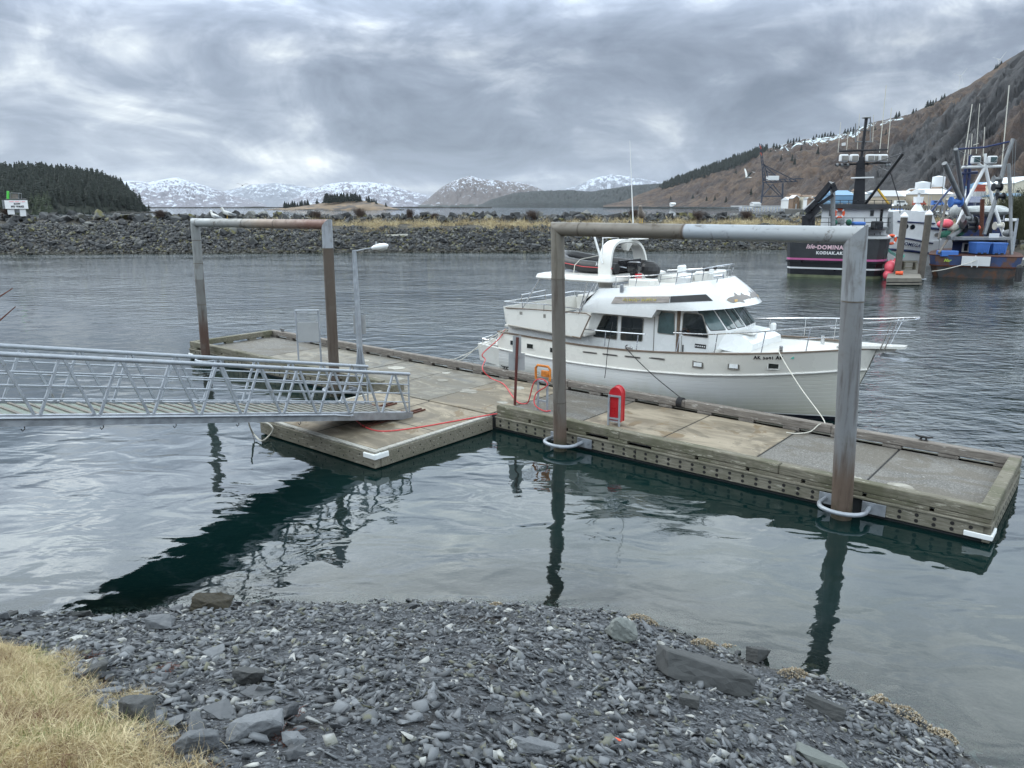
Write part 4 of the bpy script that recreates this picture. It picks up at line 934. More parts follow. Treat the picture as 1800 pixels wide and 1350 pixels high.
def arch(name, lab, P0, P1, T0, T1, r0, r1, rb, m0, m1, stops, segs, weld):
    root = thing(name, lab, 'pile arch', P0)
    O_ = Vector(P0); D_ = (T1-T0).normalized()
    beam_material(name+'_beam', stops, T0, T1)
    for P_, T_, r_, mm, sg in ((P0, T0, r0, m0, -1), (P1, T1, r1, m1, 1)):
        q = MB(O_); q.tube([Vector(P_)+Vector((0, 0, -2.6)), Vector(P_), T_-Vector((0, 0, rb+.002)) if False else T_], r_, 28)
        # mitre the top: push top ring along the beam
        k = len(q.v)
        ring = range(2*28, 3*28)
        for i in ring:
            v = Vector(q.v[i])+O_; off = (v-T_).dot(D_)*(-sg); v = Vector((v.x, v.y, T_.z-off)) ; q.v[i] = tuple(v-O_)
        q.build('post', mm, root, True)
        for wz in weld[0 if sg < 0 else 1]:
            c_ = Vector(P_).lerp(T_, wz/T_.z); q = MB(O_); q.cyl(c_-Vector((0, 0, .012)), c_+Vector((0, 0, .012)), r_+.006, 24); q.build('weld_seam', 'dark_seam', root, True)
    q = MB(O_); q.tube([T0, T0.lerp(T1, .5), T1], rb, 28)
    for i in range(28):
        for base, T_, sg in ((0, T0, -1), (56, T1, 1)):
            v = Vector(q.v[base+i])+O_; dz = v.z-T_.z; v += D_*(dz*sg); q.v[base+i] = tuple(v-O_)
    q.build('crossbeam', name+'_beam', root, True)
    for s_ in segs:
        c_ = T0.lerp(T1, s_); q = MB(O_); q.cyl(c_-D_*.012, c_+D_*.012, rb+.005, 24); q.build('weld_seam', 'dark_seam', root, True)
    return root
mat('bracket_orange', (.50, .16, .02), .6, 0, .4, 9)
mat('dark_seam', (.10, .085, .07), .7, .2, .4, 9)
A0, A1 = Vector((*at(371, 640, 29.35)[:2], 0)), Vector((*at(572, 640, 23.9)[:2], 0))
A0 = dk(-26.16, -.34); A1 = dk(-18.25, -.36)
TA0, TA1 = Vector((A0.x+.06, A0.y, 5.40)), Vector((A1.x+.02, A1.y, 5.44))
arch('far_pile_arch', 'far steel pile arch, rusty where its crossbeam meets the dark right post', A0, A1, TA0, TA1, .165, .165, .155, 'pile_a', 'pile_b',
     [.22, (.0, (.26, .275, .28)), (.38, (.22, .22, .21)), (.55, (.22, .17, .13)), (.78, (.17, .12, .095)), (.9, (.125, .058, .042))], (.42, .66), ([4.75, 3.9, 2.35], [4.72]))
A2, A3 = dk(-9.30, -.36), dk(-2.48, -.34)
TA2, TA3 = Vector((A2.x-.14, A2.y, 5.47)), Vector((A3.x-.26, A3.y, 5.48))
arch('near_pile_arch', 'near steel pile arch framing the white boat, crossbeam half grey, half pale', A2, A3, TA2, TA3, .165, .195, .160, 'pile_c', 'pile_d',
     [.006, (.0, (.135, .120, .100)), (.485, (.150, .135, .115)), (.493, (.12, .07, .05)), (.50, (.30, .33, .365)), (1.0, (.31, .325, .335))], (.10, .492), ([4.3, 1.25], [4.28]))
for x in (-26.16, -18.25, -9.30, -2.48): hoop(x, -.36, .18)

# ------------------------------------------------------------------ landing float
pad = thing('landing_float', 'square concrete landing float with rusty wheel rails under the foot of the gangway', 'float', DO, DTH)
q = MB(); q.box((-16.32, -4.22, -.35), (-11.83, -.10, .34)); q.build('float', 'underwater', pad)
q = MB(); q.bbox((-16.2, -4.1, .30), (-11.95, -.10, .425), .01); q.build('deck', 'deck_tan', pad)
for a_, b_ in (((-16.36, -4.27, .39), (-11.78, -4.13, .43)), ((-11.92, -4.12, .39), (-11.78, -.1, .43)), ((-16.36, -4.12, .39), (-16.23, -.1, .43))):
    q = MB(); q.bbox(a_, b_, .006); q.build('edge_strip', 'timber_white_edge', pad)
def pskirt(a_, b_, ax, nrm, L0, L1):
    q = MB(); q.bbox(a_, b_, .012); q.cur = 1; k = int((L1-L0)/.36)
    for i in range(k+1):
        for z_, o_ in ((.28, 0), (.13, .12)):
            s_ = L0+.15+i*.36+o_
            if s_ > L1-.05: continue
            if ax == 0: q.disc((s_, nrm[1], z_), .020, (0, -1, 0), 7)
            else: q.disc((nrm[0], s_, z_), .020, (1 if nrm[0] > -14 else -1, 0, 0), 7)
    q.build('waler', ['timber_skirt', 'bolt_hole'], pad)
pskirt((-16.4, -4.32, .03), (-11.75, -4.14, .385), 0, (0, -4.32), -16.4, -11.75)
pskirt((-11.9, -4.13, .03), (-11.74, -.12, .385), 1, (-11.74, 0), -4.1, -.2)
pskirt((-16.4, -4.13, .03), (-16.25, -.12, .385), 1, (-16.4, 0), -4.1, -.2)
q = MB(); q.bbox((-12.12, -4.36, .26), (-11.70, -4.325, .37), .006); q.bbox((-11.735, -4.35, .26), (-11.70, -3.92, .37), .006); q.bbox((-12.12, -4.34, .371), (-11.72, -4.2, .376), .002); q.bbox((-11.86, -4.34, .377), (-11.715, -3.92, .382), .002); q.build('corner_guard', 'white_plate', pad)
q = MB(); q.box((-16.2, -2.2, .426), (-11.95, -2.17, .4275)); q.box((-14.2, -4.1, .4285), (-14.17, -.12, .430)); q.build('deck_joint', 'bolt_hole', pad)
# ------------------------------------------------------------------ gangway
GE = Vector((-2.75, 20.13, .44)); GD = Vector((-.609, -.793, .209)); GN = Vector((-.793, .609, 0)); GW = 1.64
gth = math.atan2(GD.y, GD.x)
def gp(t_, n_, h_): return GE+GD*t_+GN*n_+Vector((0, 0, h_))
gw = thing('gangway', 'grey metal truss gangway sloping down from the left onto the landing float', 'gangway', GE)
GL = 19.0
for n_ in (0, GW):
    q = MB(GE); q.bar(gp(-.05, n_, .02), gp(GL, n_, .02), .07, .20); q.bar(gp(-.05, n_+.04, .115), gp(GL, n_+.04, .115), .12, .012); q.build('side_channel', 'galv', gw)
    q = MB(GE); q.tube([gp(.0, n_, 1.17), gp(GL, n_, 1.17)], .045, 12); q.build('handrail', 'galv_pale', gw, True)
    for hh in (.40, .64, .88):
        q = MB(GE); q.tube([gp(.05, n_+.0, hh), gp(GL, n_, hh)], .017, 8); q.build('guard_rail', 'galv_pale', gw, True)
    q = MB(GE); q.tube([gp(.04, n_, .12), gp(.04, n_, 1.15)], .022, 8)
    P_ = 1.0; k = int(GL/P_)
    for i in range(k):
        a0, am, a1 = .10+i*P_, .10+(i+.42)*P_, .10+(i+.92)*P_
        q.bar(gp(a0+.02, n_, .12), gp(am, n_, 1.14), .045, .045); q.bar(gp(a1, n_, .12), gp(am+.08, n_, 1.14), .045, .045)
    q.build('truss_web', 'galv_pale', gw)
mat('walk_plank', (.20, .23, .20), .8, 0, .25, 2, stretch=(1, 6, 1))
q = MB(GE); q.bar(gp(-.02, GW/2, .06), gp(GL, GW/2, .06), GW-.1, .03); q.build('walkway', 'walk_plank', gw)
mat('cleat_strip', (.20, .18, .16), .8, .1, .3, 6)
q = MB(GE)
for i in range(62): tt = .25+i*.3; q.bar(gp(tt, .10, .092), gp(tt+.02, GW-.1, .092), .05, .03)
q.build('tread_cleats', 'cleat_strip', gw)
q = MB(GE)
for i in range(18): tt = .6+i*1.0; q.bar(gp(tt, .05, -.02), gp(tt, GW-.05, -.02), .06, .08)
q.build('cross_member', 'galv', gw)
q = MB(GE); q.tube([gp(2.6, -.06, .07), gp(GL, -.06, .07)], .026, 8); q.tube([gp(2.6, -.06, .07), gp(2.45, -.09, .06), gp(2.2, -.10, .05)], .022, 8); q.tube([gp(2.2, -.10, .04), gp(2.1, -.1, .06)], .034, 8); q.build('water_pipe', 'galv', gw, True)
for tt in (3.6, 5.2, 6.6, 8.0, 9.3):
    q = MB(GE); q.tube([gp(tt, -.02, -.08), gp(tt, -.02, -.13), gp(tt+.04, -.02, -.17), gp(tt+.06, -.02, -.13)], .009, 6); q.build('hanger_hook', 'black_rubber', gw)
for n_ in (.25, GW-.25): q = MB(GE); q.cyl(gp(.06, n_-.04, .06), gp(.06, n_+.04, .06), .055, 16); q.build('wheel', 'rust', gw, True)
# wheel rails on the landing float, in line with the gangway
for n_ in (.25, GW-.25):
    q = MB(); R4 = Matrix.Rotation(-DTH, 4, 'Z') @ Matrix.Translation(-DO)
    base = Vector((GE.x, GE.y, .0))+GN*n_; h2 = Vector((-.609, -.793, 0))
    for o_ in (-.075, .075): 
        a_ = R4 @ (base-h2*.75+GN*o_+Vector((0, 0, .445))); b_ = R4 @ (base+h2*1.5+GN*o_+Vector((0, 0, .445))); q.bar(a_, b_, .035, .045)
    a_ = R4 @ (base-h2*.75+Vector((0, 0, .430))); b_ = R4 @ (base+h2*1.5+Vector((0, 0, .430))); q.bar(a_, b_, .12, .008)
    q.build('wheel_rail', 'rust', pad)
# ------------------------------------------------------------------ dock furniture
def locd(x, y, z=.405): return dk(x, y, z)
lp = thing('lamp_post', 'grey lamp post with a white cobra head light, on the dock beyond the gangway', 'street lamp', locd(-19.0, 1.35), DTH)
q = MB(); q.loft([[(s1*r_+ox, s2*r_, z_) for s1, s2 in ((-1, -1), (1, -1), (1, 1), (-1, 1))] for z_, r_, ox in ((0, .075, 0), (2.0, .068, -.02), (4.15, .05, -.06))]); q.build('post', 'galv_pale', lp)
q = MB()
for sx, sy in ((1, 0), (-1, 0), (0, 1), (0, -1)):
    q.prism([(sx*.06-sy*.012, sy*.06+sx*.012, 0), (sx*.26-sy*.012, sy*.26+sx*.012, 0), (sx*.06-sy*.012, sy*.06+sx*.012, .95)], (sy*.024, -sx*.024, 0))
q.bbox((-.3, -.3, -.0), (.3, .3, .02), .004); q.build('base_gusset', 'galv_pale', lp)
wx = Vector((math.cos(-DTH), math.sin(-DTH), 0))       # world x in the post's own frame
q = MB(); tp = Vector((-.06, 0, 4.12)); q.tube([tp, tp+wx*.35+Vector((0, 0, .07)), tp+wx*.62+Vector((0, 0, .12))], .022, 8); q.build('arm', 'galv_pale', lp, True)
q = MB(); hd = tp+wx*.86+Vector((0, 0, .15)); mt = Matrix.Rotation(-DTH, 3, 'Z') @ Matrix.Rotation(R(-10), 3, 'Y')
q.sphere(hd, .30, 18, 10, (1, .48, .36), mt); q.build('lamp_head', 'gel_bright', lp, True)
mat('lens', (.35, .36, .35), .15, 0, .1, 5)
q = MB(); q.sphere(hd+wx*.08-Vector((0, 0, .045)), .19, 16, 8, (1, .55, .5), mt); q.build('lens', 'lens', lp, True)
q = MB(); q.cyl(hd-wx*.12+Vector((0, 0, .09)), hd-wx*.12+Vector((0, 0, .17)), .03, 8); q.build('photocell', 'sign_back', lp)
q = MB(); c_ = Vector((-.03, 0, 1.65)); wy = Vector((-wx.y, wx.x, 0)); q.bar(c_+wx*.03+wy*.10-Vector((0, 0, .33)), c_+wx*.03+wy*.10+Vector((0, 0, .33)), .42, .012, tuple(wy)); q.build('sign_panel', 'sign_back', lp)
sb = thing('notice_board', 'blank grey notice board on two thin legs at the far end of the dock', 'sign', locd(-21.45, 1.05), DTH)
wl = Vector((math.cos(R(-12)-DTH+R(15)), math.sin(R(-12)-DTH+R(15)), 0))
q = MB(); q.bar(-wl*.38+Vector((0, 0, 1.20)), wl*.38+Vector((0, 0, 1.20)), .03, .68); q.build('panel', 'sign_back', sb)
q = MB()
for s_ in (-1, 1): q.bar(wl*.40*s_, wl*.40*s_+Vector((0, 0, 1.95)), .045, .045)
q.build('legs', 'galv_pale', sb)
q = MB(); q.bar(-wl*.42+Vector((0, 0, 1.97)), wl*.42+Vector((0, 0, 1.97)), .14, .03); q.bar(-wl*.38+Vector((0, 0, .84)), wl*.38+Vector((0, 0, .84)), .04, .04); q.build('frame', 'galv_pale', sb)
sp = thing('sign_post', 'dark red steel post carrying two grey sign backs near the boat stern', 'sign post', locd(-12.05, 1.22), DTH)
q = MB(); q.bar((0, 0, 0), (.07, .03, 1.98), .06, .05); q.build('post', 'dark_red_steel', sp)
wx2 = Vector((math.cos(-DTH), math.sin(-DTH), 0)); wy2 = Vector((-wx2.y, wx2.x, 0))
q = MB(); c_ = Vector((.06, .02, 1.70))+wy2*.05; q.bar(c_+wx2*.0-Vector((0, 0, .32)), c_+Vector((0, 0, .32)), .24, .006, tuple(wy2)); q.build('sign_panel', 'sign_back', sp)
c_ = Vector((.05, .02, 1.26))+wy2*.065; q = MB(); q.bar(c_-Vector((0, 0, .25)), c_+Vector((0, 0, .25)), .46, .006, tuple(wy2)); q.build('sign_panel', 'sign_back', sp)
# hose rack
hr = thing('hose_rack', 'galvanised hose rack with an orange top bracket beside the near arch post', 'hose rack', locd(-11.05, 1.22), DTH)
q = MB()
for s_ in (-.16, .16): q.bar((s_, 0, 0), (s_, 0, .84), .05, .04)
q.bar((-.16, 0, .28), (.16, 0, .28), .04, .04); q.bar((-.18, 0, .84), (.18, 0, .84), .05, .05); q.build('frame', 'galv_pale', hr)
q = MB(); q.tube([(-.24, 0, .88), (-.25, 0, 1.20), (-.18, 0, 1.28), (.18, 0, 1.28), (.25, 0, 1.20), (.24, 0, .88)], .035, 8); q.bbox((-.05, -.04, .98), (.22, .04, 1.16), .02); q.build('bracket', 'bracket_orange', hr, True)
# fire cabinet
fc = thing('fire_cabinet', 'red round-topped fire cabinet on a galvanised stand in the middle of the dock', 'fire cabinet', locd(-8.72, 1.35), DTH)
hw, hd_, zt = .165, .13, .86
prof = [(-hw, .16), (hw, .16), (hw, zt+.02)]+[(hw*math.cos(a), zt+.02+hw*math.sin(a)*1.25) for a in [k*math.pi/14 for k in range(1, 14)]]+[(-hw, zt+.02)]
rot = Matrix.Rotation(R(10), 3, 'Z')
q = MB(); q.prism([rot @ Vector((x, -hd_, z_-.06)) for x, z_ in prof], rot @ Vector((0, 2*hd_, 0))); q.build('body', 'red_paint', fc, 30)
q = MB(); q.prism([rot @ Vector((x*1.06, hd_*.55, z_*1.0-.06+(.012 if z_ > .5 else -.01))) for x, z_ in prof], rot @ Vector((0, .05, 0))); q.prism([rot @ Vector((x*1.03, -hd_-.006, z_-.06)) for x, z_ in prof], rot @ Vector((0, .018, 0))); q.build('door_rim', 'red_paint', fc, 30)
q = MB()
for s_ in (-.15, .15): q.bar(rot @ Vector((s_, -.19, -.0)), rot @ Vector((s_, -.19, .80)), .05, .035)
q.bar(rot @ Vector((-.17, -.19, .80)), rot @ Vector((.17, -.19, .80)), .05, .04); q.bar(rot @ Vector((-.15, -.19, .2)), rot @ Vector((.15, -.19, .2)), .04, .04); q.bar(rot @ Vector((0, -.2, .12)), rot @ Vector((0, .1, .12)), .26, .03); q.build('stand', 'galv_pale', fc)
# cleats
def cleat(P_, lab):
    r_ = thing('dock_cleat', lab, 'cleat', P_, DTH); q = MB(); q.tube([(-.19, 0, .095), (-.11, 0, .075), (.11, 0, .075), (.19, 0, .095)], [.014, .024, .024, .014], 8)
    for s_ in (-.06, .06): q.cyl((s_, 0, 0), (s_*.8, 0, .07), .022, 8)
    q.bbox((-.1, -.04, 0), (.1, .04, .012), .003); q.build('horns', 'black_metal', r_, True)
mat('black_metal', (.03, .028, .028), .5, .5, .3, 8)
cleat(locd(-1.95, 3.87, .69), 'dark metal cleat on the back rail near the right end of the dock')
cleat(locd(-27.2, 3.87, .69), 'dark metal cleat on the back rail at the far end of the dock')
cleat(locd(-14.6, 3.87, .69), 'dark metal cleat on the back rail beside the boat stern')
# hoses and lines
def spline(pts, n=10):
    pts = [Vector(p) for p in pts]; out = []
    P_ = [pts[0]*2-pts[1]]+pts+[pts[-1]*2-pts[-2]]
    for i in range(1, len(P_)-2):
        for k in range(n):
            u_ = k/n; a, b_, c_, d_ = P_[i-1:i+3]; out.append(.5*((2*b_)+(c_-a)*u_+(2*a-5*b_+4*c_-d_)*u_*u_+(3*b_-a-3*c_+d_)*u_**3))
    return out+[pts[-1]]
def line(name, pts, r_, m_, lab, cat, n=10):
    pp = spline(pts, n); q = MB(pp[0]); q.tube(pp, r_, 8); o = q.build(name, m_, loc=pp[0], smooth=True); return tag(o, lab, cat)
def B_(x, y, z): return dk(-17+x, 6.9+y, z)      # boat frame: x forward from the stern, y to port
zd = .43
line('hose', [gz(612, 724, .62), gz(625, 738, .5), gz(645, 752, zd+.01), gz(675, 758, zd+.01), gz(730, 752, zd+.01), gz(800, 740, zd+.01), gz(868, 728, zd+.02), gz(893, 726, .44)], .018, 'red_hose', 'red hose running from the gangway pipe across the landing float', 'hose')
line('hose', [B_(1.5, -1.95, 1.82), B_(1.42, -2.2, 1.5), B_(1.1, -2.7, 1.0), gz(853, 632, .82), gz(848, 648, .72), gz(862, 664, zd), gz(885, 675, zd), gz(900, 695, zd), gz(912, 708, zd), gz(926, 709, zd), locd(-11.5, 1.2, .7), locd(-11.28, 1.12, 1.2), locd(-11.0, 1.1, 1.34), locd(-10.8, 1.1, 1.2), locd(-11.2, 1.12, .9), locd(-11.2, 1.05, .6), gz(955, 722, .45), gz(968, 722, zd)], .018, 'red_hose', 'red hose hanging from the boat stern and looping over the hose rack', 'hose')
line('mooring_line', [B_(6.50, -2.12, 1.84), B_(6.6, -2.28, 1.74), B_(7.7, -2.67, 1.18), locd(-8.15, 3.88, .70)], .014, 'rope_black', 'black mooring line from the boat amidships to the back rail', 'rope')
line('fender_line', [B_(5.95, -2.10, 2.5), B_(5.9, -2.26, 1.7), B_(5.88, -2.3, 1.1), B_(5.87, -2.35, .75)], .010, 'rope_black', 'thin black line hanging straight down the boat side', 'rope')
line('mooring_line', [B_(11.0, -1.45, 2.14), B_(11.05, -1.68, 2.06), B_(11.9, -2.38, 1.38), locd(-4.25, 3.98, .73), locd(-4.30, 3.74, .66), locd(-4.45, 3.62, .48), locd(-4.7, 3.45, .42), locd(-4.95, 3.35, .42)], .014, 'rope_white', 'white bow mooring line tied to the back rail', 'rope')
for i in range(2): line('mooring_line', [B_(1.6+i*.1, -2.0, 1.85), B_(.9, -2.4, 1.35-.1*i), locd(-16.7-i*.25, 4.05, .75), locd(-16.9-i*.25, 3.86, .70)], .012, 'rope_white', ('grey stern line leading from the boat stern to the rail, upper one', 'grey stern line leading from the boat stern to the rail, lower one')[i], 'rope')
q = MB(); c0 = locd(-8.15, 3.87, .58)
for i in range(5): q.tube([c0+DA*(.035*i-.08)+DV*math.cos(a)*.145+Vector((0, 0, math.sin(a)*.135)) for a in [k*math.pi/8 for k in range(16)]], .016, 6, closed=True)
tag(q.build('rope_wrap', 'rope_black'), 'black rope wound round the back rail below the boat door', 'rope')
tw = Vector((-2.9, 3.55, 5.05)); q = MB(tw)
for pts in ([(-2.9, 3.5, 4.7), (-2.42, 3.55, 5.02), (-2.30, 3.55, 5.09)], [(-2.6, 3.52, 4.92), (-2.42, 3.6, 4.93), (-2.33, 3.6, 5.0)], [(-2.9, 3.55, 5.1), (-2.52, 3.55, 5.26)], [(-2.5, 3.54, 4.97), (-2.45, 3.5, 5.08)]): q.tube(pts, [.006, .004, .002][:len(pts)] if len(pts) == 3 else [.005, .002], 5)
q.v = [(x, y, z+.54) for x, y, z in q.v]; tag(q.build('bare_twig', 'red_stalk', loc=tw), 'thin bare brown twig reaching in at the left edge over the water', 'twig')
line('loose_cable', [gz(436, 738, .6), gz(440, 752, .35), gz(447, 764, .12), gz(460, 775, .06), gz(474, 765, .1), gz(480, 754, .3), gz(470, 744, .42), gz(450, 741, .44)], .022, 'rope_white', 'loop of pale pipe hanging off the left corner of the landing float', 'cable')
line('loose_cable', [gz(436, 736, .6), gz(442, 758, .2), gz(447, 775, .02), gz(446, 800, -.4)], .010, 'black_rubber', 'thin dark cable dropping into the water left of the landing float', 'cable')
# ------------------------------------------------------------------ white cabin boat (own frame: x forward from the stern, y to port, z up)
BO = B_(0, 0, 0)
m_ = bpy.data.materials.new('hull_lower'); m_.use_nodes = True; t = NT(m_.node_tree); b = t.n['Principled BSDF']; co = t.coord(); X, Y, Z = t.xyz(co)
sh = t.m('SUBTRACT', Z, t.m('MULTIPLY', t.m('POWER', t.m('MAXIMUM', t.m('SUBTRACT', X, 6.0), 0), 2), .0085))
pk = t.m('FRACT', t.m('MULTIPLY', sh, 8.5)); ln_ = t.m('MULTIPLY', t.ramp(pk, 0, .05, 1, 0), t.ramp(pk, .95, 1., 1, 0) if False else 1)
groove = t.m('MAXIMUM', t.ramp(pk, 0, .07, 1, 0), t.ramp(pk, .93, 1, 0, 1))
st = t.noise(t.mapv(co, (1.2, 1, .25)), 2.5, 6, .6)
c = t.mix(t.ramp(t.m('ADD', t.m('MULTIPLY', Z, 1.2), t.m('MULTIPLY', st, .7)), .45, 1.35), (.47, .465, .40), (.58, .58, .57)); c = t.mix(t.m('MULTIPLY', t.ramp(X, 8.8, 12.2), .5), c, (.53, .51, .41))
c = t.mix(t.m('MULTIPLY', groove, .30), c, (.78, .78, .76))
c = t.mix(t.ramp(Z, .155, .16, 1, 0), c, (.70, .71, .70)); c = t.mix(t.ramp(Z, .125, .13, 1, 0), c, (.008, .009, .016))
t.put(b.inputs['Base Color'], c); b.inputs['Roughness'].default_value = .32; b.inputs['Coat Weight'].default_value = .2
bp = t.new('ShaderNodeBump'); bp.inputs['Distance'].default_value = .006; bp.invert = True; t.put(bp.inputs['Height'], groove); t.l.new(bp.outputs[0], b.inputs['Normal']); M['hull_lower'] = m_
mat('hull_upper', (.73, .715, .665), .3, 0, .03, 1.0, coat=.25)
boat = thing('cabin_boat', 'white trawler style cabin boat with flybridge and arch tied along the dock', 'boat', BO, DTH)
def I(pl_, x): return lerp_pts(pl_, x)
SH_HB = [(1.25, 2.02), (2.5, 2.12), (4, 2.18), (7, 2.2), (8.75, 2.13), (9.8, 2.0), (10.7, 1.74), (11.7, 1.22), (12.4, .74), (12.85, .36), (13.12, .07)]
SH_Z = [(1.25, 1.70), (3, 1.67), (5, 1.64), (6.5, 1.68), (7.5, 1.74), (8.75, 1.84), (9.8, 1.93), (10.7, 2.01), (11.7, 2.10), (12.4, 2.16), (13.12, 2.20)]
KN_HB = [(1.25, 2.0), (2.5, 2.08), (4, 2.13), (7, 2.13), (8.75, 2.0), (9.8, 1.78), (10.7, 1.45), (11.7, .92), (12.4, .46), (12.95, .05)]
KN_Z = [(1.25, 1.12), (3, 1.05), (5, 1.05), (6.5, 1.08), (8.75, 1.2), (10.5, 1.36), (11.7, 1.48), (12.4, 1.56), (13.0, 1.60)]
WL_HB = [(1.25, 1.86), (4, 2.0), (6.5, 1.97), (8, 1.78), (9, 1.5), (10, 1.12), (11, .66), (11.8, .27), (12.33, .03)]
def stem(z): return 12.35+.33*z+.0*z          # stem rake
xs = [1.25, 2, 3, 4, 5, 6, 7, 8, 8.75, 9.4, 10, 10.5, 11, 11.4, 11.8, 12.1, 12.33]
def hull_sections(lo, hi, n):
    """sections between two level lines; each level runs out to the raked stem"""
    secs = []
    for i, x in enumerate(xs):
        s_ = (x-1.25)/(12.33-1.25); row = []
        for k in range(n+1):
            zfrac = k/n; row.append((s_, zfrac))
        secs.append(row)
    return secs
def hull_pt(s_, lvl, side):
    """lvl 0 keel, 1 waterline, 2 knuckle, 3 sheer (fractions between), s_ 0 stern .. 1 stem"""
    def P_(L_):
        if L_ == 0: x = 1.25+s_*(11.6-1.25); return Vector((x, .02*side, -.75 if s_ < .9 else -.75+.5*(s_-.9)*10))
        if L_ == 1: x = 1.25+s_*(12.33-1.25); return Vector((x, I(WL_HB, x)*side, 0))
        if L_ == 2: x = 1.25+s_*(12.93-1.25); return Vector((x, I(KN_HB, x)*side, I(KN_Z, x)))
        x = 1.25+s_*(13.12-1.25); return Vector((x, I(SH_HB, x)*side, I(SH_Z, x)))
    a = int(min(lvl, 2.9999)); f_ = lvl-a; A_, B2 = P_(a), P_(a+1); p_ = A_.lerp(B2, f_)
    if a == 1: p_.y += side*.10*math.sin(math.pi*f_)*(1-.9*abs(s_-.35)*1.1)   # belly
    if a == 0: p_.y += side*.55*math.sin(math.pi*f_)*(1-s_*.9)
    return p_
SS = [i/40 for i in range(41)]
for nm, lv, mm in (('lower_hull', [0, .5, 1, 1.2, 1.4, 1.6, 1.8, 2], 'hull_lower'), ('topsides', [2, 2.5, 3], 'hull_upper')):
    q = MB()
    for side in (-1, 1): q.loft([[hull_pt(s_, l_, side)+Vector((0, side*(.025 if nm == 'topsides' else 0), 0)) for l_ in lv] for s_ in SS], False, False, False)
    q.loft([[hull_pt(0, l_, -1) for l_ in lv], [hull_pt(0, l_, 1) for l_ in lv]], False, False, False)
    q.build(nm, mm, boat, 35)
q = MB()
for side in (-1, 1):
    q.tube([hull_pt(s_, 2, side)+Vector((0, side*.035, 0)) for s_ in SS], .033, 8)
q.build('rub_rail', 'gel_white', boat, True)
q = MB()
for side in (-1, 1): q.loft([[hull_pt(s_, 3, side)+Vector((0, side*dy, dz)) for dy, dz in ((.055, 0), (.055, .028), (-.09, .028), (-.09, 0))] for s_ in SS])
q.loft([[(1.20, -2.05, 1.70), (1.20, -2.05, 1.73), (1.34, -2.05, 1.73), (1.34, -2.05, 1.70)], [(1.20, 2.05, 1.70), (1.20, 2.05, 1.73), (1.34, 2.05, 1.73), (1.34, 2.05, 1.70)]])
q.build('cap_rail', 'teak', boat, 30)
# decks
q = MB(); pts = [hull_pt(s_, 2.95, -1) for s_ in SS if 1.25+s_*11.87 > 9.2]; q.loft([[p_+Vector((0, .06, -.03)), Vector((p_.x, 0, p_.z+.03)), Vector((p_.x, -p_.y-.06, p_.z-.03))] for p_ in pts], False, False, False); q.build('foredeck', 'deck_nonskid', boat)
q = MB(); q.bbox((1.35, -1.93, 1.02), (7.8, 1.93, 1.08), .01); q.bbox((7.8, -1.72, 1.02), (9.2, 1.72, 1.08), .01); q.box((9.15, -1.75, 1.08), (9.2, 1.75, 1.92)); q.build('side_deck', 'deck_nonskid', boat)
# hull ports and freeing slots on both sides
def on_side(x, z, side=-1, out=.0):
    k = (z-I(KN_Z, x))/(I(SH_Z, x)-I(KN_Z, x)); return Vector((x, side*(I(KN_HB, x)+(I(SH_HB, x)-I(KN_HB, x))*k+.025+out), z))
def port(x, z, l_, h_, side, lite_=False):
    a, b2 = on_side(x-l_/2, z, side, .006), on_side(x+l_/2, z+.0, side, .006); d_ = (b2-a).normalized(); up_ = Vector((0, 0, 1)); nn = Vector((0, side, 0))
    q = MB(); c_ = (a+b2)/2; q.bar(c_-d_*(l_/2+.03), c_+d_*(l_/2+.03), .022, h_+.06, (0, 0, 1)); f_ = q.build('port_frame', 'frame_grey' if lite_ else 'gel_white', boat)
    q = MB(); q.bar(c_-d_*l_/2+nn*.004, c_+d_*l_/2+nn*.004, .026, h_, (0, 0, 1)); 
    if lite_:
        q.cur = 1
        for k in (-.28, .0, .26): q.bar(c_+d_*(k*l_-.045)+nn*.008, c_+d_*(k*l_+.045)+nn*.008, .026, h_*.8)
    q.build('port_glass', ['glass_dark', 'white_plate'], f_)
for side in (-1, 1):
    for x, z, lt in ((1.98, 1.40, 0), (2.75, 1.38, 0), (3.75, 1.36, 0), (8.85, 1.53, 1), (9.85, 1.58, 1), (10.85, 1.66, 0)): port(x, z, .26 if x < 8 else .27, .15, side, bool(lt))
    for x in (5.2, 5.95, 6.75, 7.55):
        q = MB(); c_ = on_side(x, I(SH_Z, x)-.19, side, .004); q.bar(c_-Vector((.27, 0, 0)), c_+Vector((.27, 0, .012)), .02, .05); q.build('freeing_slot', 'frame_grey', boat)
        q = MB(); q.bar(c_-Vector((.23, -side*.003, 0)), c_+Vector((.23, side*.003, .010)), .022, .022); q.build('slot_opening', 'black_rubber', boat)
letters('registration', 'AK 5841 AK', .135, 'black_gloss', boat, on_side(10.75, 1.90, -1, .004), (on_side(11.2, 1.92)-on_side(10.3, 1.88)), (0, 0, 1), .002, bold=.0045, spacing=1.12)
q = MB(); c_ = on_side(11.28, 1.93, -1, .002); q.bar(c_-Vector((.07, 0, 0)), c_+Vector((.07, .02, 0)), .004, .07); q.build('registration_sticker', 'rope_green', boat)
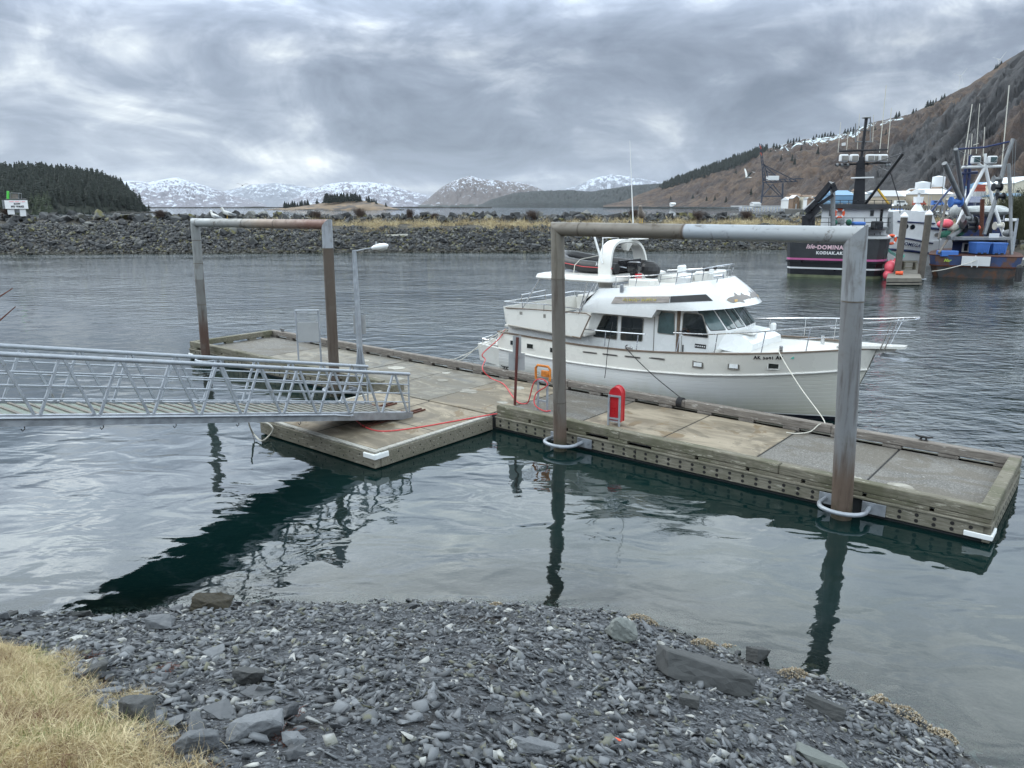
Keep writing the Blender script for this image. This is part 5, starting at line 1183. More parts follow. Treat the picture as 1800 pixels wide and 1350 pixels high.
# stern platform
q = MB(); q.loft([[(.0, -1.72, 1.12), (.0, 1.72, 1.12), (.05, 1.66, .50), (.05, -1.66, .50)], [(1.3, -1.85, 1.05), (1.3, 1.85, 1.05), (1.3, 1.8, .40), (1.3, -1.8, .40)]])
q.build('swim_platform', 'gel_white', boat)
q = MB(); q.loft([[(.18, -1.55, .40), (.18, 1.55, .40), (.3, 1.4, -.4), (.3, -1.4, -.4)], [(1.3, -1.86, .44), (1.3, 1.86, .44), (1.3, 1.5, -.5), (1.3, -1.5, -.5)]]); q.build('hull_extension', 'gel_white', boat)
q = MB(); q.box((.10, -1.6, 1.10), (1.25, 1.6, 1.125)); q.build('platform_deck', 'deck_nonskid', boat)
q = MB(); q.bbox((.9, -1.7, 1.12), (1.0, -1.1, 1.42), .02); q.bbox((.55, -1.68, 1.12), (.62, -1.4, 1.34), .02); q.build('platform_locker', 'gel_white', boat)
q = MB()
for y0 in (-1.6, 1.0):
    q.tube([(.12, y0, 1.12), (.12, y0, 1.30), (.12, y0+.55, 1.34), (.12, y0+.55, 1.12)], .016, 6); q.tube([(.12, y0+.3, 1.12), (.12, y0+.3, 1.31)], .014, 6)
q.tube([(.12, -1.6, 1.29), (.5, -1.66, 1.28), (.5, -1.66, 1.1)], .014, 6); q.build('platform_rail', 'chrome', boat, True)
# aft cabin and raised aft deck
q = MB()
q.loft([[(1.40, -1.86, 1.1), (1.40, 1.86, 1.1), (1.62, 1.86, 2.0), (1.62, -1.86, 2.0)], [(4.95, -1.9, 1.1), (4.95, 1.9, 1.1), (4.55, 1.9, 2.0), (4.55, -1.9, 2.0)]]); q.build('aft_cabin', 'gel_bright', boat)
q = MB(); q.bbox((1.62, -2.14, 1.93), (4.95, 2.14, 2.02), .02); q.build('aft_deck', 'deck_nonskid', boat)
def panel(name, pts, off, m_='gel_white'):
    q = MB(); q.prism(pts, off); return q.build(name, m_, boat)
for side in (-1, 1):
    y = 2.15*side
    panel('bulwark_panel', [(1.72, y, 2.04), (4.78, y, 1.90), (5.16, y, 2.64), (1.66, y, 2.58)], (0, -.06*side, 0))
    q = MB(); q.tube([(1.7, y*1.01, 2.6), (3.5, y*1.01, 2.66), (5.0, y*1.01, 2.69), (5.17, y*1.01, 2.63), (4.80, y*1.01, 1.88), (4.5, y*1.01, 1.90)], .022, 6); q.build('panel_trim', 'teak', boat, True)
    q = MB(); q.tube([(1.8, y, 2.01), (4.8, y, 1.87)], .028, 6); q.build('deck_edge', 'frame_grey', boat, True)
    q = MB(); q.bbox((2.3, y*1.002-.005, 2.42), (2.42, y*1.002+.005, 2.52), .004); q.build('deck_light', 'frame_grey', boat); q = MB(); q.bbox((3.3, y*1.002-.005, 2.40), (3.4, y*1.002+.005, 2.52), .004); q.build('deck_light', 'frame_grey', boat)
panel('transom_panel', [(1.68, -2.15, 2.12), (1.68, 2.15, 2.12), (1.58, 2.15, 2.64), (1.58, -2.15, 2.64)], (.06, 0, 0))
q = MB()
for side in (-1, 1):
    q.tube([(1.60, side*2.12, 2.62), (1.60, side*2.12, 2.80), (3.4, side*2.12, 2.84), (4.75, side*2.12, 2.80), (4.75, side*2.12, 2.66)], .018, 7)
    for x in (2.4, 3.3, 4.1): q.tube([(x, side*2.12, 2.6), (x, side*2.12, 2.82)], .014, 6)
q.tube([(1.60, -2.12, 2.80), (1.60, 2.12, 2.80)], .018, 7); q.tube([(1.62, -1.2, 2.6), (1.62, -1.2, 2.95), (1.62, .2, 3.0), (1.62, .2, 2.6)], .018, 7); q.tube([(3.1, 1.7, 2.0), (3.1, 1.7, 2.75), (3.4, 1.6, 2.95), (3.9, 1.3, 2.95)], .016, 7); q.build('aft_rail', 'chrome', boat, True)
q = MB(); q.bbox((2.55, .9, 2.02), (3.9, 1.85, 2.85), .03); q.build('aft_locker', 'gel_white', boat)
# deckhouse
q = MB()
HS = [(-1.5, 4.55), (-1.5, 8.88), (-1.05, 9.24), (0, 9.38), (1.05, 9.24), (1.5, 8.88), (1.5, 4.55)]
def house(z, back, tuck=0.):
    return [(x-back*(1 if x > 8 else 0)+tuck*(1 if x < 5 else 0), y*(1-.03*back), z) for y, x in HS]
q.loft([house(1.08, 0, .0), house(2.42, 0, .15), house(3.05, .52, .35)]); q.build('deckhouse', 'gel_bright', boat)
q = MB(); q.loft([[(8.95, -1.3, 1.9), (8.95, -1.12, 2.36), (8.95, 1.12, 2.36), (8.95, 1.3, 1.9)], [(9.75, -1.3, 1.86), (9.70, -1.05, 2.30), (9.70, 1.05, 2.30), (9.75, 1.3, 1.86)], [(10.05, -1.22, 1.86), (10.05, -1.08, 2.12), (10.05, 1.08, 2.12), (10.05, 1.22, 1.86)]]); q.build('trunk_cabin', 'gel_bright', boat)
q = MB(); q.bbox((9.3, -.75, 2.32), (9.9, -.1, 2.37), .02); q.build('deck_hatch', 'gel_white', boat)
# windows: rounded outlines in the plane of the wall
def rounded(pts, r_=.05, k=4):
    out = []; n = len(pts)
    for i in range(n):
        p_, a, b2 = Vector(pts[i]), Vector(pts[i-1]), Vector(pts[(i+1) % n]); d1 = (a-p_).normalized(); d2 = (b2-p_).normalized()
        for j in range(k+1):
            u_ = j/k; out.append(p_+d1*r_*(1-u_)**2+d2*r_*u_**2)
    return out
def window(name, pts, nrm, glass='glass_dark', fr_='frame_grey', r_=.06, fw=.028):
    nrm = Vector(nrm).normalized(); c_ = sum((Vector(p) for p in pts), Vector())/len(pts)
    outer = [p_+(p_-c_).normalized()*fw for p_ in rounded(pts, r_)]
    q = MB(); q.prism([p_-nrm*.02 for p_ in outer], nrm*.032); f_ = q.build('window_frame', fr_, boat)
    q = MB(); q.prism([p_-nrm*.01 for p_ in rounded(pts, r_)], nrm*.026); q.build('window_glass', glass, f_); return f_
for side in (-1, 1):
    y = 1.503*side; nn = (0, side, .02)
    window('w', [(4.86, y, 1.86), (5.74, y, 1.86), (5.76, y, 2.60), (5.24, y, 2.58)], nn)
    window('w', [(5.90, y, 1.86), (6.66, y, 1.90), (6.68, y, 2.60), (5.92, y, 2.60)], nn)
    window('w', [(7.20, y, 2.22), (7.76, y, 2.22), (7.72, y, 2.86), (7.24, y, 2.86)], nn, 'glass_teal')
    window('w', [(8.02, y, 2.24), (8.86, y, 2.24), (8.62, y, 2.90), (8.04, y, 2.90)], nn, 'glass_dark', 'frame_grey', .09)
    # sliding door: mullions, rail and handle
    q = MB(); q.bbox((7.83, y-.022, 1.15), (7.93, y+.022, 2.98), .006); q.build('door_track', 'teak', boat)
    q = MB(); q.bbox((7.06, y-.012, 1.15), (7.08, y+.012, 2.9), .003); q.bbox((8.0, y-.012, 1.15), (8.015, y+.012, 2.2), .003); q.build('door_edge', 'frame_grey', boat)
    q = MB(); q.bbox((8.05, y-.03, 1.72), (8.08, y+.03, 1.94), .008); q.build('door_handle', 'black_rubber', boat)
    q = MB(); q.bbox((8.45, y-.014, 1.90), (8.80, y+.014, 2.02), .004); q.cur = 1
    for k in range(5): q.cyl((8.49+k*.068, y, 1.96), (8.49+k*.068, y+side*.024, 1.96), .022, 8)
    q.build('vent_plate', ['black_rubber', 'gel_bright'], boat)
    # hand rail along the saloon
    q = MB(); q.tube([(4.75, side*1.95, 2.14), (5.9, side*1.93, 2.16), (7.0, side*1.9, 2.20)], .022, 8)
    for x, y2 in ((5.6, 1.93), (6.75, 1.91)): q.tube([(x, side*y2, 2.15), (x, side*1.98, 1.68)], .015, 6)
    q.build('hand_rail', 'chrome', boat, True)
# windscreen panes on the four forward facets
fac = [((8.88, -1.5), (9.24, -1.05)), ((9.24, -1.05), (9.38, 0)), ((9.38, 0), (9.24, 1.05)), ((9.24, 1.05), (8.88, 1.5))]
for k, ((xa, ya), (xb, yb)) in enumerate(fac):
    lo0, lo1 = Vector((xa, ya, 2.42)), Vector((xb, yb, 2.42)); hi0, hi1 = Vector((xa-.52, ya*.984, 3.05)), Vector((xb-.52, yb*.984, 3.05))
    def bl(u_, v_): return lo0.lerp(lo1, u_).lerp(hi0.lerp(hi1, u_), v_)
    nn = (lo1-lo0).cross(hi0-lo0).normalized()
    spans = ((.10, .93),) if k in (0, 3) else ((.05, .47), (.55, .95))
    for a, b2 in spans: window('w', [bl(a, .05), bl(b2, .05), bl(b2, .96), bl(a, .96)], nn, 'glass_teal', 'black_rubber', .04, .022)
q = MB()
for (x, y) in ((9.12, -.6), (9.16, .1)): q.bar((x, y, 2.98), (x+.33, y+.12, 2.55), .02, .02)
q.build('wiper', 'black_rubber', boat)
mat('faded_orange', (.50, .32, .12), .7, 0, .2, 20)
# brow and flybridge shell
FLB = [(4.45, 1.93, 2.70), (5.22, 1.93, 2.70), (5.7, 1.93, 2.71), (7.2, 1.93, 2.73), (7.36, 1.93, 2.98), (8.0, 1.91, 3.00), (8.5, 1.83, 3.03), (8.95, 1.60, 3.07), (9.3, 1.20, 3.10), (9.52, .7, 3.13), (9.64, 0, 3.14)]
FLT = [(4.62, 1.90, 2.80), (5.22, 1.80, 3.46), (5.7, 1.78, 3.50), (7.2, 1.74, 3.66), (7.36, 1.73, 3.68), (7.75, 1.68, 3.73), (8.05, 1.55, 3.78), (8.3, 1.32, 3.82), (8.5, 1.0, 3.84), (8.62, .6, 3.85), (8.68, 0, 3.85)]
def fly(u_, k, side=-1, out=0.):
    """flybridge shell: u_ 0 aft .. 10 stem centreline, k 0 lower edge .. 1 rim"""
    def cr_(T_, u_):
        i = min(int(u_), 9); f_ = u_-i; a = Vector(T_[i]); b2 = Vector(T_[i+1])
        if i >= 5:
            p0 = Vector(T_[i-1]); p3 = Vector(T_[i+2]) if i < 9 else Vector((T_[9][0], -T_[9][1], T_[9][2])); return .5*((2*a)+(b2-p0)*f_+(2*p0-5*a+4*b2-p3)*f_*f_+(3*a-p0-3*b2+p3)*f_**3)
        return a.lerp(b2, f_)
    A_, C_ = cr_(FLB, u_), cr_(FLT, u_); p_ = A_.lerp(C_, k); nrm = Vector((sm((u_-5.5)/4), 1-sm((u_-6)/4.), .35)).normalized()
    p_ = p_+nrm*(.07*math.sin(math.pi*min(1, k*1.05))+out); return Vector((p_.x, side*p_.y, p_.z))
US = [0, 1, 2, 3, 4, 5]+[5+.25*i for i in range(1, 21)]; KS = [0, .06, .2, .4, .6, .62, .8, 1]
q = MB(); ringU = [(u_, -1) for u_ in US]+[(u_, 1) for u_ in US[::-1][1:]]
q.loft([[fly(u_, k, s_) for u_, s_ in ringU] for k in KS], False, False, False)
q.loft([[fly(u_, 1, -1) for u_ in US], [Vector((fly(u_, 1).x-.07*sm((u_-5)/5), fly(u_, 1).y*.955, fly(u_, 1).z)) for u_ in US], [Vector((fly(u_, 1).x-.07*sm((u_-5)/5), fly(u_, 1).y*.95, max(3.0, fly(u_, 1).z-.30))) for u_ in US]], False, False, False)
q.loft([[fly(u_, 1, 1) for u_ in US], [Vector((fly(u_, 1).x-.07*sm((u_-5)/5), -fly(u_, 1).y*.955, fly(u_, 1).z)) for u_ in US], [Vector((fly(u_, 1).x-.07*sm((u_-5)/5), -fly(u_, 1).y*.95, max(3.0, fly(u_, 1).z-.30))) for u_ in US]], False, False, False)
q.loft([[fly(u_, 0, -1), fly(u_, 0, 1)] for u_ in US], False, False, False)
q.loft([[fly(0, k, -1), fly(0, k, 1)] for k in (0, .5, 1)], False, False, False)
q.build('flybridge', 'gel_bright', boat, 28)
def proj(p_):
    """bearing of a boat-frame point, used to survey where fittings sit on the shell"""
    w_ = DO+DA*(-17+p_.x)+DV*(6.9+p_.y)+Vector((0, 0, p_.z)); c_ = w_.y*CP+(CAM_H-w_.z)*SP; return 900+F*w_.x/c_, 675+F*(-w_.y*SP+(CAM_H-w_.z)*CP)/c_
TB = [(u_/10, k/20) for u_ in range(5, 100) for k in range(1, 20)]; TBP = [proj(fly(*a_)) for a_ in TB]
def surv(px, py):
    i = min(range(len(TB)), key=lambda j: (TBP[j][0]-px)**2+(TBP[j][1]-py)**2); u_, k = TB[i]
    for st_ in (.05, .025, .012, .006, .003):
        for _ in range(3):
            c_ = [(u_+a_*st_, k+b_*st_*.5) for a_ in (-1, 0, 1) for b_ in (-1, 0, 1)]
            u_, k = min(c_, key=lambda z_: (proj(fly(min(z_[0], 9.99), z_[1]))[0]-px)**2+(proj(fly(min(z_[0], 9.99), z_[1]))[1]-py)**2); u_ = min(u_, 9.99)
    return u_, k
mat('board_wood', (.30, .27, .25), .8, 0, .3, 4, stretch=(1, 8, 8))
def strip(name, m_, c4, th, n=10, parent=None, sides=(-1, 1)):
    """panel following the shell between four surveyed corners (lower aft, lower fore, upper fore, upper aft)"""
    la, lf, uf, ua = c4; lo_ = [surv(la[0]+(lf[0]-la[0])*i/n, la[1]+(lf[1]-la[1])*i/n) for i in range(n+1)]; up__ = [surv(ua[0]+(uf[0]-ua[0])*i/n, ua[1]+(uf[1]-ua[1])*i/n) for i in range(n+1)]
    for side in sides:
        q = MB(); rows = []
        for i in range(n+1):
            b2 = lo_[i]; t2 = up__[i]
            rows.append([fly(*b2, side, .002), fly(*t2, side, .002), fly(*t2, side, th), fly(*b2, side, th)])
        q.loft(rows); q.build(name, m_, parent or boat)
strip('name_board', 'board_wood', [(1075, 533.5), (1176, 532), (1178, 521), (1082, 522)], .03)
strip('side_window', 'black_rubber', [(1178, 532), (1253, 528.5), (1241, 517.5), (1179, 521)], .015, 14)
mat('faded_yellow', (.55, .47, .16), .8, 0, .3, 30)
rb = random.Random(4); q = MB()     # worn, no longer legible carved letters
x = 1096.
while x < 1155:
    if not 1124.5 < x < 1128.5:
        for _ in range(3):
            a = fly(*surv(x+rb.uniform(-.5, 2), 528+rb.uniform(0, 3)), -1, .036); b2 = fly(*surv(x+rb.uniform(0, 2.5), 528-rb.uniform(0.5, 3.6)), -1, .036); q.bar(a, b2, .006, .016, (0, 1, 0))
    x += 3.3
q.build('worn_lettering', 'faded_yellow', boat)
m_ = bpy.data.materials.new('fish_skin'); m_.use_nodes = True; t = NT(m_.node_tree); b = t.n['Principled BSDF']; co = t.coord()
c = t.mix(t.ramp(t.voro(co, 22), .25, .45), (.46, .38, .20), (.12, .10, .07)); c = t.mix(t.ramp(t.xyz(co)[1], -1.25, -.9), c, (.19, .17, .16)); t.put(b.inputs['Base Color'], c); M['fish_skin'] = m_
fish = [(480, 495), (540, 430), (620, 395), (725, 372), (738, 330), (705, 240), (790, 290), (845, 335), (920, 342), (980, 325), (930, 235), (1010, 305), (1070, 335), (1120, 330), (1190, 365), (1250, 388), (1280, 420), (1240, 455), (1180, 448), (1090, 478), (990, 500), (1080, 565), (1040, 578), (900, 548), (820, 560), (700, 592), (620, 570), (540, 530)]
for side in (-1, 1):
    sv = [surv(1250+fx/18, 500+fy/18) for fx, fy in fish]; cu_, ck_ = sum(a for a, _ in sv)/len(sv), sum(b2 for _, b2 in sv)/len(sv)
    q = MB(); n = len(sv); vs = [fly(a, b2, side, .006) for a, b2 in sv]+[fly(cu_, ck_, side, .008)]+[fly(cu_+(a-cu_)*.5, ck_+(b2-ck_)*.5, side, .008) for a, b2 in sv]
    q.add(vs, [(i, (i+1) % n, n+1+(i+1) % n, n+1+i) for i in range(n)]+[(n, n+1+i, n+1+(i+1) % n) for i in range(n)]); q.build('fish_emblem', 'fish_skin', boat)
    q = MB(); q.prism([fly(*surv(1250+fx/18, 500+fy/18), side, .014) for fx, fy in ((725, 480), (825, 470), (830, 540), (750, 560))], (0, side*.003, 0)); q.build('emblem_patch', 'faded_orange', boat)
q = MB(); q.bbox((6.02, -1.86, 3.40), (6.12, -1.80, 3.64), .006); q.build('step_plate', 'galv', boat)
# flybridge cockpit: coaming inner, seats, console
q = MB(); q.bbox((5.6, -1.62, 3.50), (8.1, 1.62, 3.56), .01); q.build('flybridge_deck', 'deck_nonskid', boat)
q = MB(); q.bbox((6.0, -1.35, 3.50), (6.75, -.75, 3.78), .04); q.build('flybridge_locker', 'gel_white', boat); q = MB(); q.bbox((6.0, .5, 3.50), (6.75, 1.3, 3.80), .04); q.build('flybridge_locker', 'gel_white', boat); q = MB(); q.bbox((7.85, -.6, 3.6), (8.35, .7, 4.06), .05); q.build('helm_console', 'gel_white', boat)
q = MB(); q.bbox((7.35, -.75, 3.72), (7.8, -.25, 3.98), .06); q.bbox((7.34, -.74, 3.9), (7.44, -.26, 4.22), .04); q.build('helm_seat', 'gel_bright', boat); q = MB(); q.bbox((7.6, -1.35, 3.62), (7.95, -.85, 3.95), .05); q.build('helm_seat', 'gel_bright', boat)
q = MB()
for side in (-1, 1):
    q.tube([(5.75, side*1.66, 3.5), (5.75, side*1.66, 3.84), (7.0, side*1.64, 3.96), (7.8, side*1.55, 4.08), (8.4, side*1.05, 4.20), (8.55, side*.6, 4.24)], .018, 8)
    for x, y, z in ((6.5, 1.65, 3.91), (7.3, 1.63, 4.0), (7.8, 1.55, 4.08), (8.15, 1.3, 4.15), (8.4, 1.05, 4.20)): q.tube([(x, side*y, z), (x-.05, side*y, 3.56+.09*(x-6))], .014, 6)
    q.tube([(7.3, side*1.63, 3.86), (7.8, side*1.55, 3.94), (8.35, side*1.05, 4.04), (8.5, side*.6, 4.08)], .012, 6)
q.tube([(8.55, -.6, 4.24), (8.6, 0, 4.25), (8.55, .6, 4.24)], .018, 8); q.build('flybridge_rail', 'chrome', boat, True)
q = MB(); q.bbox((8.0, -.35, 4.06), (8.15, -.15, 4.20), .02); q.sphere((8.1, .35, 4.13), .07); q.build('instrument', 'black_rubber', boat)
q = MB(); q.tube([(8.66, -.75, 3.74), (8.72, -.78, 3.92)], .02, 8); q.cyl((8.6, -.78, 3.95), (8.84, -.75, 3.98), .065, 12); q.cyl((8.84, -.75, 3.98), (8.87, -.75, 3.985), .07, 12); q.build('searchlight', 'chrome', boat, 35)
# hardtop, posts, arch
q = MB(); ht = rounded([(2.75, -2.02, 0), (5.68, -1.95, 0), (5.68, 1.95, 0), (2.75, 2.02, 0)], .35, 6)
q.loft([[p_+Vector((0, 0, 3.66)) for p_ in ht], [p_*1.0+Vector((0, 0, 3.70)) for p_ in [Vector((4.2+(p.x-4.2)*1.012, p.y*1.012, 0)) for p in ht]], [p_+Vector((0, 0, 3.80)) for p_ in [Vector((4.2+(p.x-4.2)*.99, p.y*.99, 0)) for p in ht]], [Vector((4.2+(p.x-4.2)*.9, p.y*.9, 3.84)) for p in ht]]); q.build('hardtop', 'gel_white', boat, 35)
for side in (-1, 1):
    for p_ in (((2.98, side*1.95, 3.66), (2.40, side*2.08, 2.66)), ((5.12, side*1.93, 3.66), (4.62, side*1.98, 2.68)), ((4.85, side*1.9, 3.66), (4.5, side*1.98, 2.3))): q = MB(); q.tube(p_, .022, 8); q.build('hardtop_post', 'chrome', boat, True)
q = MB(); secs = []
for i in range(33):
    a = math.pi*i/32; k = abs(math.cos(a)); y = -1.16*math.copysign(abs(math.cos(a))**.62, math.cos(a)); z = 3.42+1.46*math.sin(a)**.55
    nn = Vector((0, -math.copysign(abs(math.cos(a))**1.2, math.cos(a)), math.sin(a)**1.2)).normalized(); xc = 5.06-.12*(z-3.42)/1.46; wd = .22 if True else .2
    p_ = Vector((xc, y, z)); wf = .17+.07*k
    secs.append([p_+Vector((wf, 0, 0))+nn*.045, p_+Vector((-wf, 0, 0))+nn*.045, p_+Vector((-wf, 0, 0))-nn*.045, p_+Vector((wf, 0, 0))-nn*.045])
q.loft(secs); q.build('radar_arch', 'gel_white', boat, 35)
q = MB(); q.loft([[(5.0, -.25, 4.80), (5.3, -.25, 4.80), (5.3, .05, 4.80), (5.0, .05, 4.80)], [(5.1, -.2, 4.58), (5.2, -.2, 4.58), (5.2, -.05, 4.55), (5.1, -.05, 4.55)]]); q.bbox((4.98, .3, 4.9), (5.3, 1.1, 4.94), .01); q.build('arch_bracket', 'gel_white', boat)
q = MB(); q.tube([(4.95, -1.22, 4.2), (4.62, -1.22, 5.05)], .035, 8); q.tube([(4.9, -1.15, 4.5), (4.9, -1.15, 5.05)], .02, 6); q.tube([(4.9, -1.15, 5.0), (4.95, -.3, 5.0), (4.95, -.3, 4.86)], .014, 6); q.build('arch_mount', 'gel_bright', boat, True)
q = MB(); q.tube([(4.96, .6, 4.8), (4.96, .6, 5.5), (4.73, .6, 8.1)], [.028, .022, .008], 8); q.build('whip_antenna', 'gel_bright', boat, True)
# fore rails, pulpit, anchor
q = MB(); pul = [(12.2, .55), (13.0, .34), (13.95, .20), (14.05, .0)]
q.loft([[(x, -w_, z), (x, w_, z), (x, w_, z+.07), (x, -w_, z+.07)] for x, w_, z in ((12.2, .55, 2.17), (13.0, .30, 2.22), (13.7, .18, 2.27), (13.83, .12, 2.28))]); q.build('bow_pulpit', 'gel_white', boat)
q = MB(); q.loft([[(13.0, 0, 2.2), (13.0, -.04, 2.0), (13.0, .04, 2.0)], [(13.6, 0, 2.25), (13.6, -.02, 2.2), (13.6, .02, 2.2)]]); q.build('pulpit_knee', 'gel_white', boat)
q = MB(); q.bar((13.3, 0, 2.16), (13.98, 0, 2.12), .03, .05); q.loft([[(13.25, -.22, 2.02), (13.25, 0, 2.1), (13.25, .22, 2.02)], [(13.85, -.05, 1.92), (13.95, 0, 2.0), (13.85, .05, 1.92)]]); q.build('anchor', 'galv', boat)
q = MB()
for side in (-1, 1):
    tp = [(7.98, 1.98, 2.35), (9.0, 2.05, 2.42), (10.3, 1.78, 2.58), (11.3, 1.32, 2.72), (12.2, .85, 2.84), (13.0, .48, 2.95), (14.02, .30, 3.10)]
    q.tube([(7.98, side*1.5, 2.35)]+[(x, side*y, z) for x, y, z in tp], .021, 8)
    q.tube([(x, side*y, z-.0) for x, y, z in ((11.45, 1.28, 2.44), (12.3, .82, 2.54), (13.1, .45, 2.63), (13.95, .29, 2.74))], .014, 7)
    for x in (8.15, 9.3, 10.55, 11.6):
        z0 = I(SH_Z, x); y0 = I(SH_HB, x)-.05; q.tube([(x, side*y0, z0), (x+.05, side*lerp_pts([(a, b2) for a, b2, c2 in tp], x+.05), lerp_pts([(a, c2) for a, b2, c2 in tp], x+.05))], .016, 6)
    for x, y, xt in ((12.3, .72, 12.45), (13.25, .25, 13.5), (13.35, .25, 13.62)): q.tube([(x, side*y, 2.22), (xt, side*lerp_pts([(a, b2) for a, b2, c2 in tp], xt), lerp_pts([(a, c2) for a, b2, c2 in tp], xt))], .016, 6)
q.tube([(14.02, -.30, 3.10), (14.06, 0, 3.11), (14.02, .30, 3.10)], .021, 8); q.build('bow_rail', 'chrome', boat, True)
for p_ in ((11.0, -1.45, 1.98), (11.5, .5, 2.08), (12.2, -.1, 2.14)): q = MB(); q.cyl(p_, Vector(p_)+Vector((0, 0, .24)), .055, 12); q.build('bollard', 'chrome', boat, 35)
q = MB(); q.bbox((6.45, -2.16, 1.70), (6.70, -2.10, 1.80), .01); q.cyl((6.5, -2.12, 1.7), (6.5, -2.12, 1.85), .02, 8); q.build('deck_cleat', 'chrome', boat)
q = MB(); q.bbox((9.95, .35, 2.32), (10.1, .55, 2.56), .04); q.build('horn', 'gel_bright', boat)
# ------------------------------------------------------------------ dinghy lashed on the hardtop
dg = thing('rubber_dinghy', 'black inflatable dinghy with a red stripe lashed on top of the hardtop', 'dinghy', B_(0, 0, 0), DTH)
q = MB(); q.tube([(5.35, -.95, 4.04), (4.2, -.98, 4.05), (3.3, -.85, 4.13), (2.75, -.45, 4.26), (2.6, 0, 4.30), (2.75, .4, 4.26), (3.3, .75, 4.13), (4.2, .9, 4.05), (5.35, .9, 4.04)], [.17, .205, .205, .20, .20, .20, .205, .205, .17], 16); q.build('side_tube', 'black_rubber', dg, True)
q = MB(); q.loft([[(x, -w_, 4.0), (x, 0, zb), (x, w_, 4.0)] for x, w_, zb in ((2.75, .3, 4.1), (3.2, .7, 3.90), (4.2, .85, 3.86), (5.3, .85, 3.86))]); q.build('hull_bottom', 'black_gloss', dg)
q = MB(); q.bbox((5.22, -.7, 3.90), (5.27, .7, 4.28), .01); q.build('transom', 'black_gloss', dg)
q = MB(); q.tube([(5.3, -1.165, 4.05), (4.2, -1.19, 4.06), (3.3, -1.06, 4.14), (2.62, -.60, 4.27)], .012, 6); q.build('rub_stripe', 'red_hose', dg, True)
letters('tube_marking', '310', .13, 'white_plate', dg, (4.75, -1.16, 4.16), (1, .0, 0), (0, .35, 1), .002)
q = MB(); q.tube([(3.9, -1.3, 3.86), (3.9, -1.25, 4.1), (3.95, -.98, 4.28), (3.95, 0, 4.34), (3.9, .98, 4.28)], .014, 6); q.build('lashing', 'rope_white', dg, True)
om = thing('outboard_motor', 'black outboard motor with a red clamp stowed beside the arch on the flybridge', 'outboard motor', B_(0, 0, 0), DTH)
q = MB(); q.loft([[Vector((5.85, -.75, z))+p_ for p_ in rounded([(-w1, -w2, 0), (w1, -w2, 0), (w1, w2, 0), (-w1, w2, 0)], .06, 3)] for z, w1, w2 in ((4.28, .14, .10), (4.25, .19, .15), (4.02, .21, .16), (3.95, .17, .13))]); q.build('cowling', 'black_gloss', om, 35)
q = MB(); q.loft([[Vector((5.85, -.75, z))+p_ for p_ in rounded([(-w1, -w2, 0), (w1, -w2, 0), (w1, w2, 0), (-w1, w2, 0)], .03, 3)] for z, w1, w2 in ((3.96, .12, .09), (3.6, .07, .05), (3.45, .07, .04))]); q.bbox((5.70, -.80, 3.42), (6.05, -.70, 3.48), .01); q.build('leg', 'black_gloss', om, 35)
q = MB(); q.bbox((5.98, -.90, 3.72), (6.06, -.60, 3.9), .01); q.build('clamp', 'red_paint', om)
q = MB(); q.tube([(5.85, -.75, 4.0), (5.6, -.78, 4.06), (5.3, -.8, 4.1)], .02, 8); q.build('tiller', 'galv', om, True)
cv = MB(); cv.sphere((5.75, .45, 3.92), .34, 14, 8, (1.1, .8, .9)); tag(cv.build('covered_bundle', 'black_rubber', loc=B_(0, 0, 0), rz=DTH), 'black covered bundle behind the outboard motor under the arch', 'bundle')
# ------------------------------------------------------------------ gulls
mat('gull_white', (.62, .62, .60), .8, 0, .08, 6); mat('gull_grey', (.27, .28, .30), .8, 0, .1, 6); mat('gull_young', (.22, .19, .165), .85, 0, .35, 40); mat('gull_dark', (.03, .03, .03), .7, 0, .2, 5); mat('beak', (.55, .36, .06), .5, 0, .1, 5)
def gull(P_, rz, lab, body='gull_white', wing='gull_grey', sit=False):
    r_ = thing('gull', lab, 'bird', P_, rz, None); z = .0 if not sit else -.10
    q = MB(); ax = [(-.24, .12), (-.14, .145), (-.02, .175), (.07, .21), (.12, .265), (.14, .325), (.165, .345)]
    rad = [.018, .055, .078, .070, .042, .040, .022]
    q.tube([(x, 0, h_+z) for x, h_ in ax], rad, 14); q.sphere((.148, 0, .345+z), .042, 12, 8, (1.15, .9, .9)); q.build('body', body, r_, True)
    for s_ in (-1, 1): q = MB(); q.loft([[(x, s_*(w_), h_+z+.03), (x, s_*(w_+.018), h_+z), (x, s_*w_*.9, h_+z-.045)] for x, w_, h_ in ((.05, .055, .20), (-.08, .066, .175), (-.20, .03, .145), (-.31, .008, .12))]); q.build('wing', wing, r_, True)
    q = MB(); q.cyl((.18, 0, .343+z), (.225, 0, .335+z), .011, 6, .004); q.build('beak', 'beak' if body != 'gull_young' else 'gull_dark', r_)
    if not sit:
        for s_ in (-.025, .025): q = MB(); q.cyl((.0, s_, 0), (-.005, s_, .12), .006, 6); q.bbox((-.02, s_-.018, 0), (.04, s_+.018, .006), .002); q.build('leg', 'beak', r_)
    q = MB()
    for s_ in (-1, 1): q.sphere((.165, s_*.036, .352+z), .006, 6, 4)
    q.build('eyes', 'gull_dark', r_)
    return r_
def onbeam(T0_, T1_, u_, rb_): p_ = T0_.lerp(T1_, u_); return Vector((p_.x, p_.y, p_.z+rb_+.004))
gull(onbeam(TA0, TA1, .285, .155), R(205), 'white gull with grey wings standing on the far arch crossbeam')
gull(onbeam(TA0, TA1, .18, .155), R(160), 'pale gull sitting low on the far arch crossbeam, left of the standing gull', 'gull_white', 'gull_grey', True)
gull(onbeam(TA2, TA3, .335, .16), R(250), 'mottled brown young gull standing on the near arch crossbeam', 'gull_young', 'gull_young')
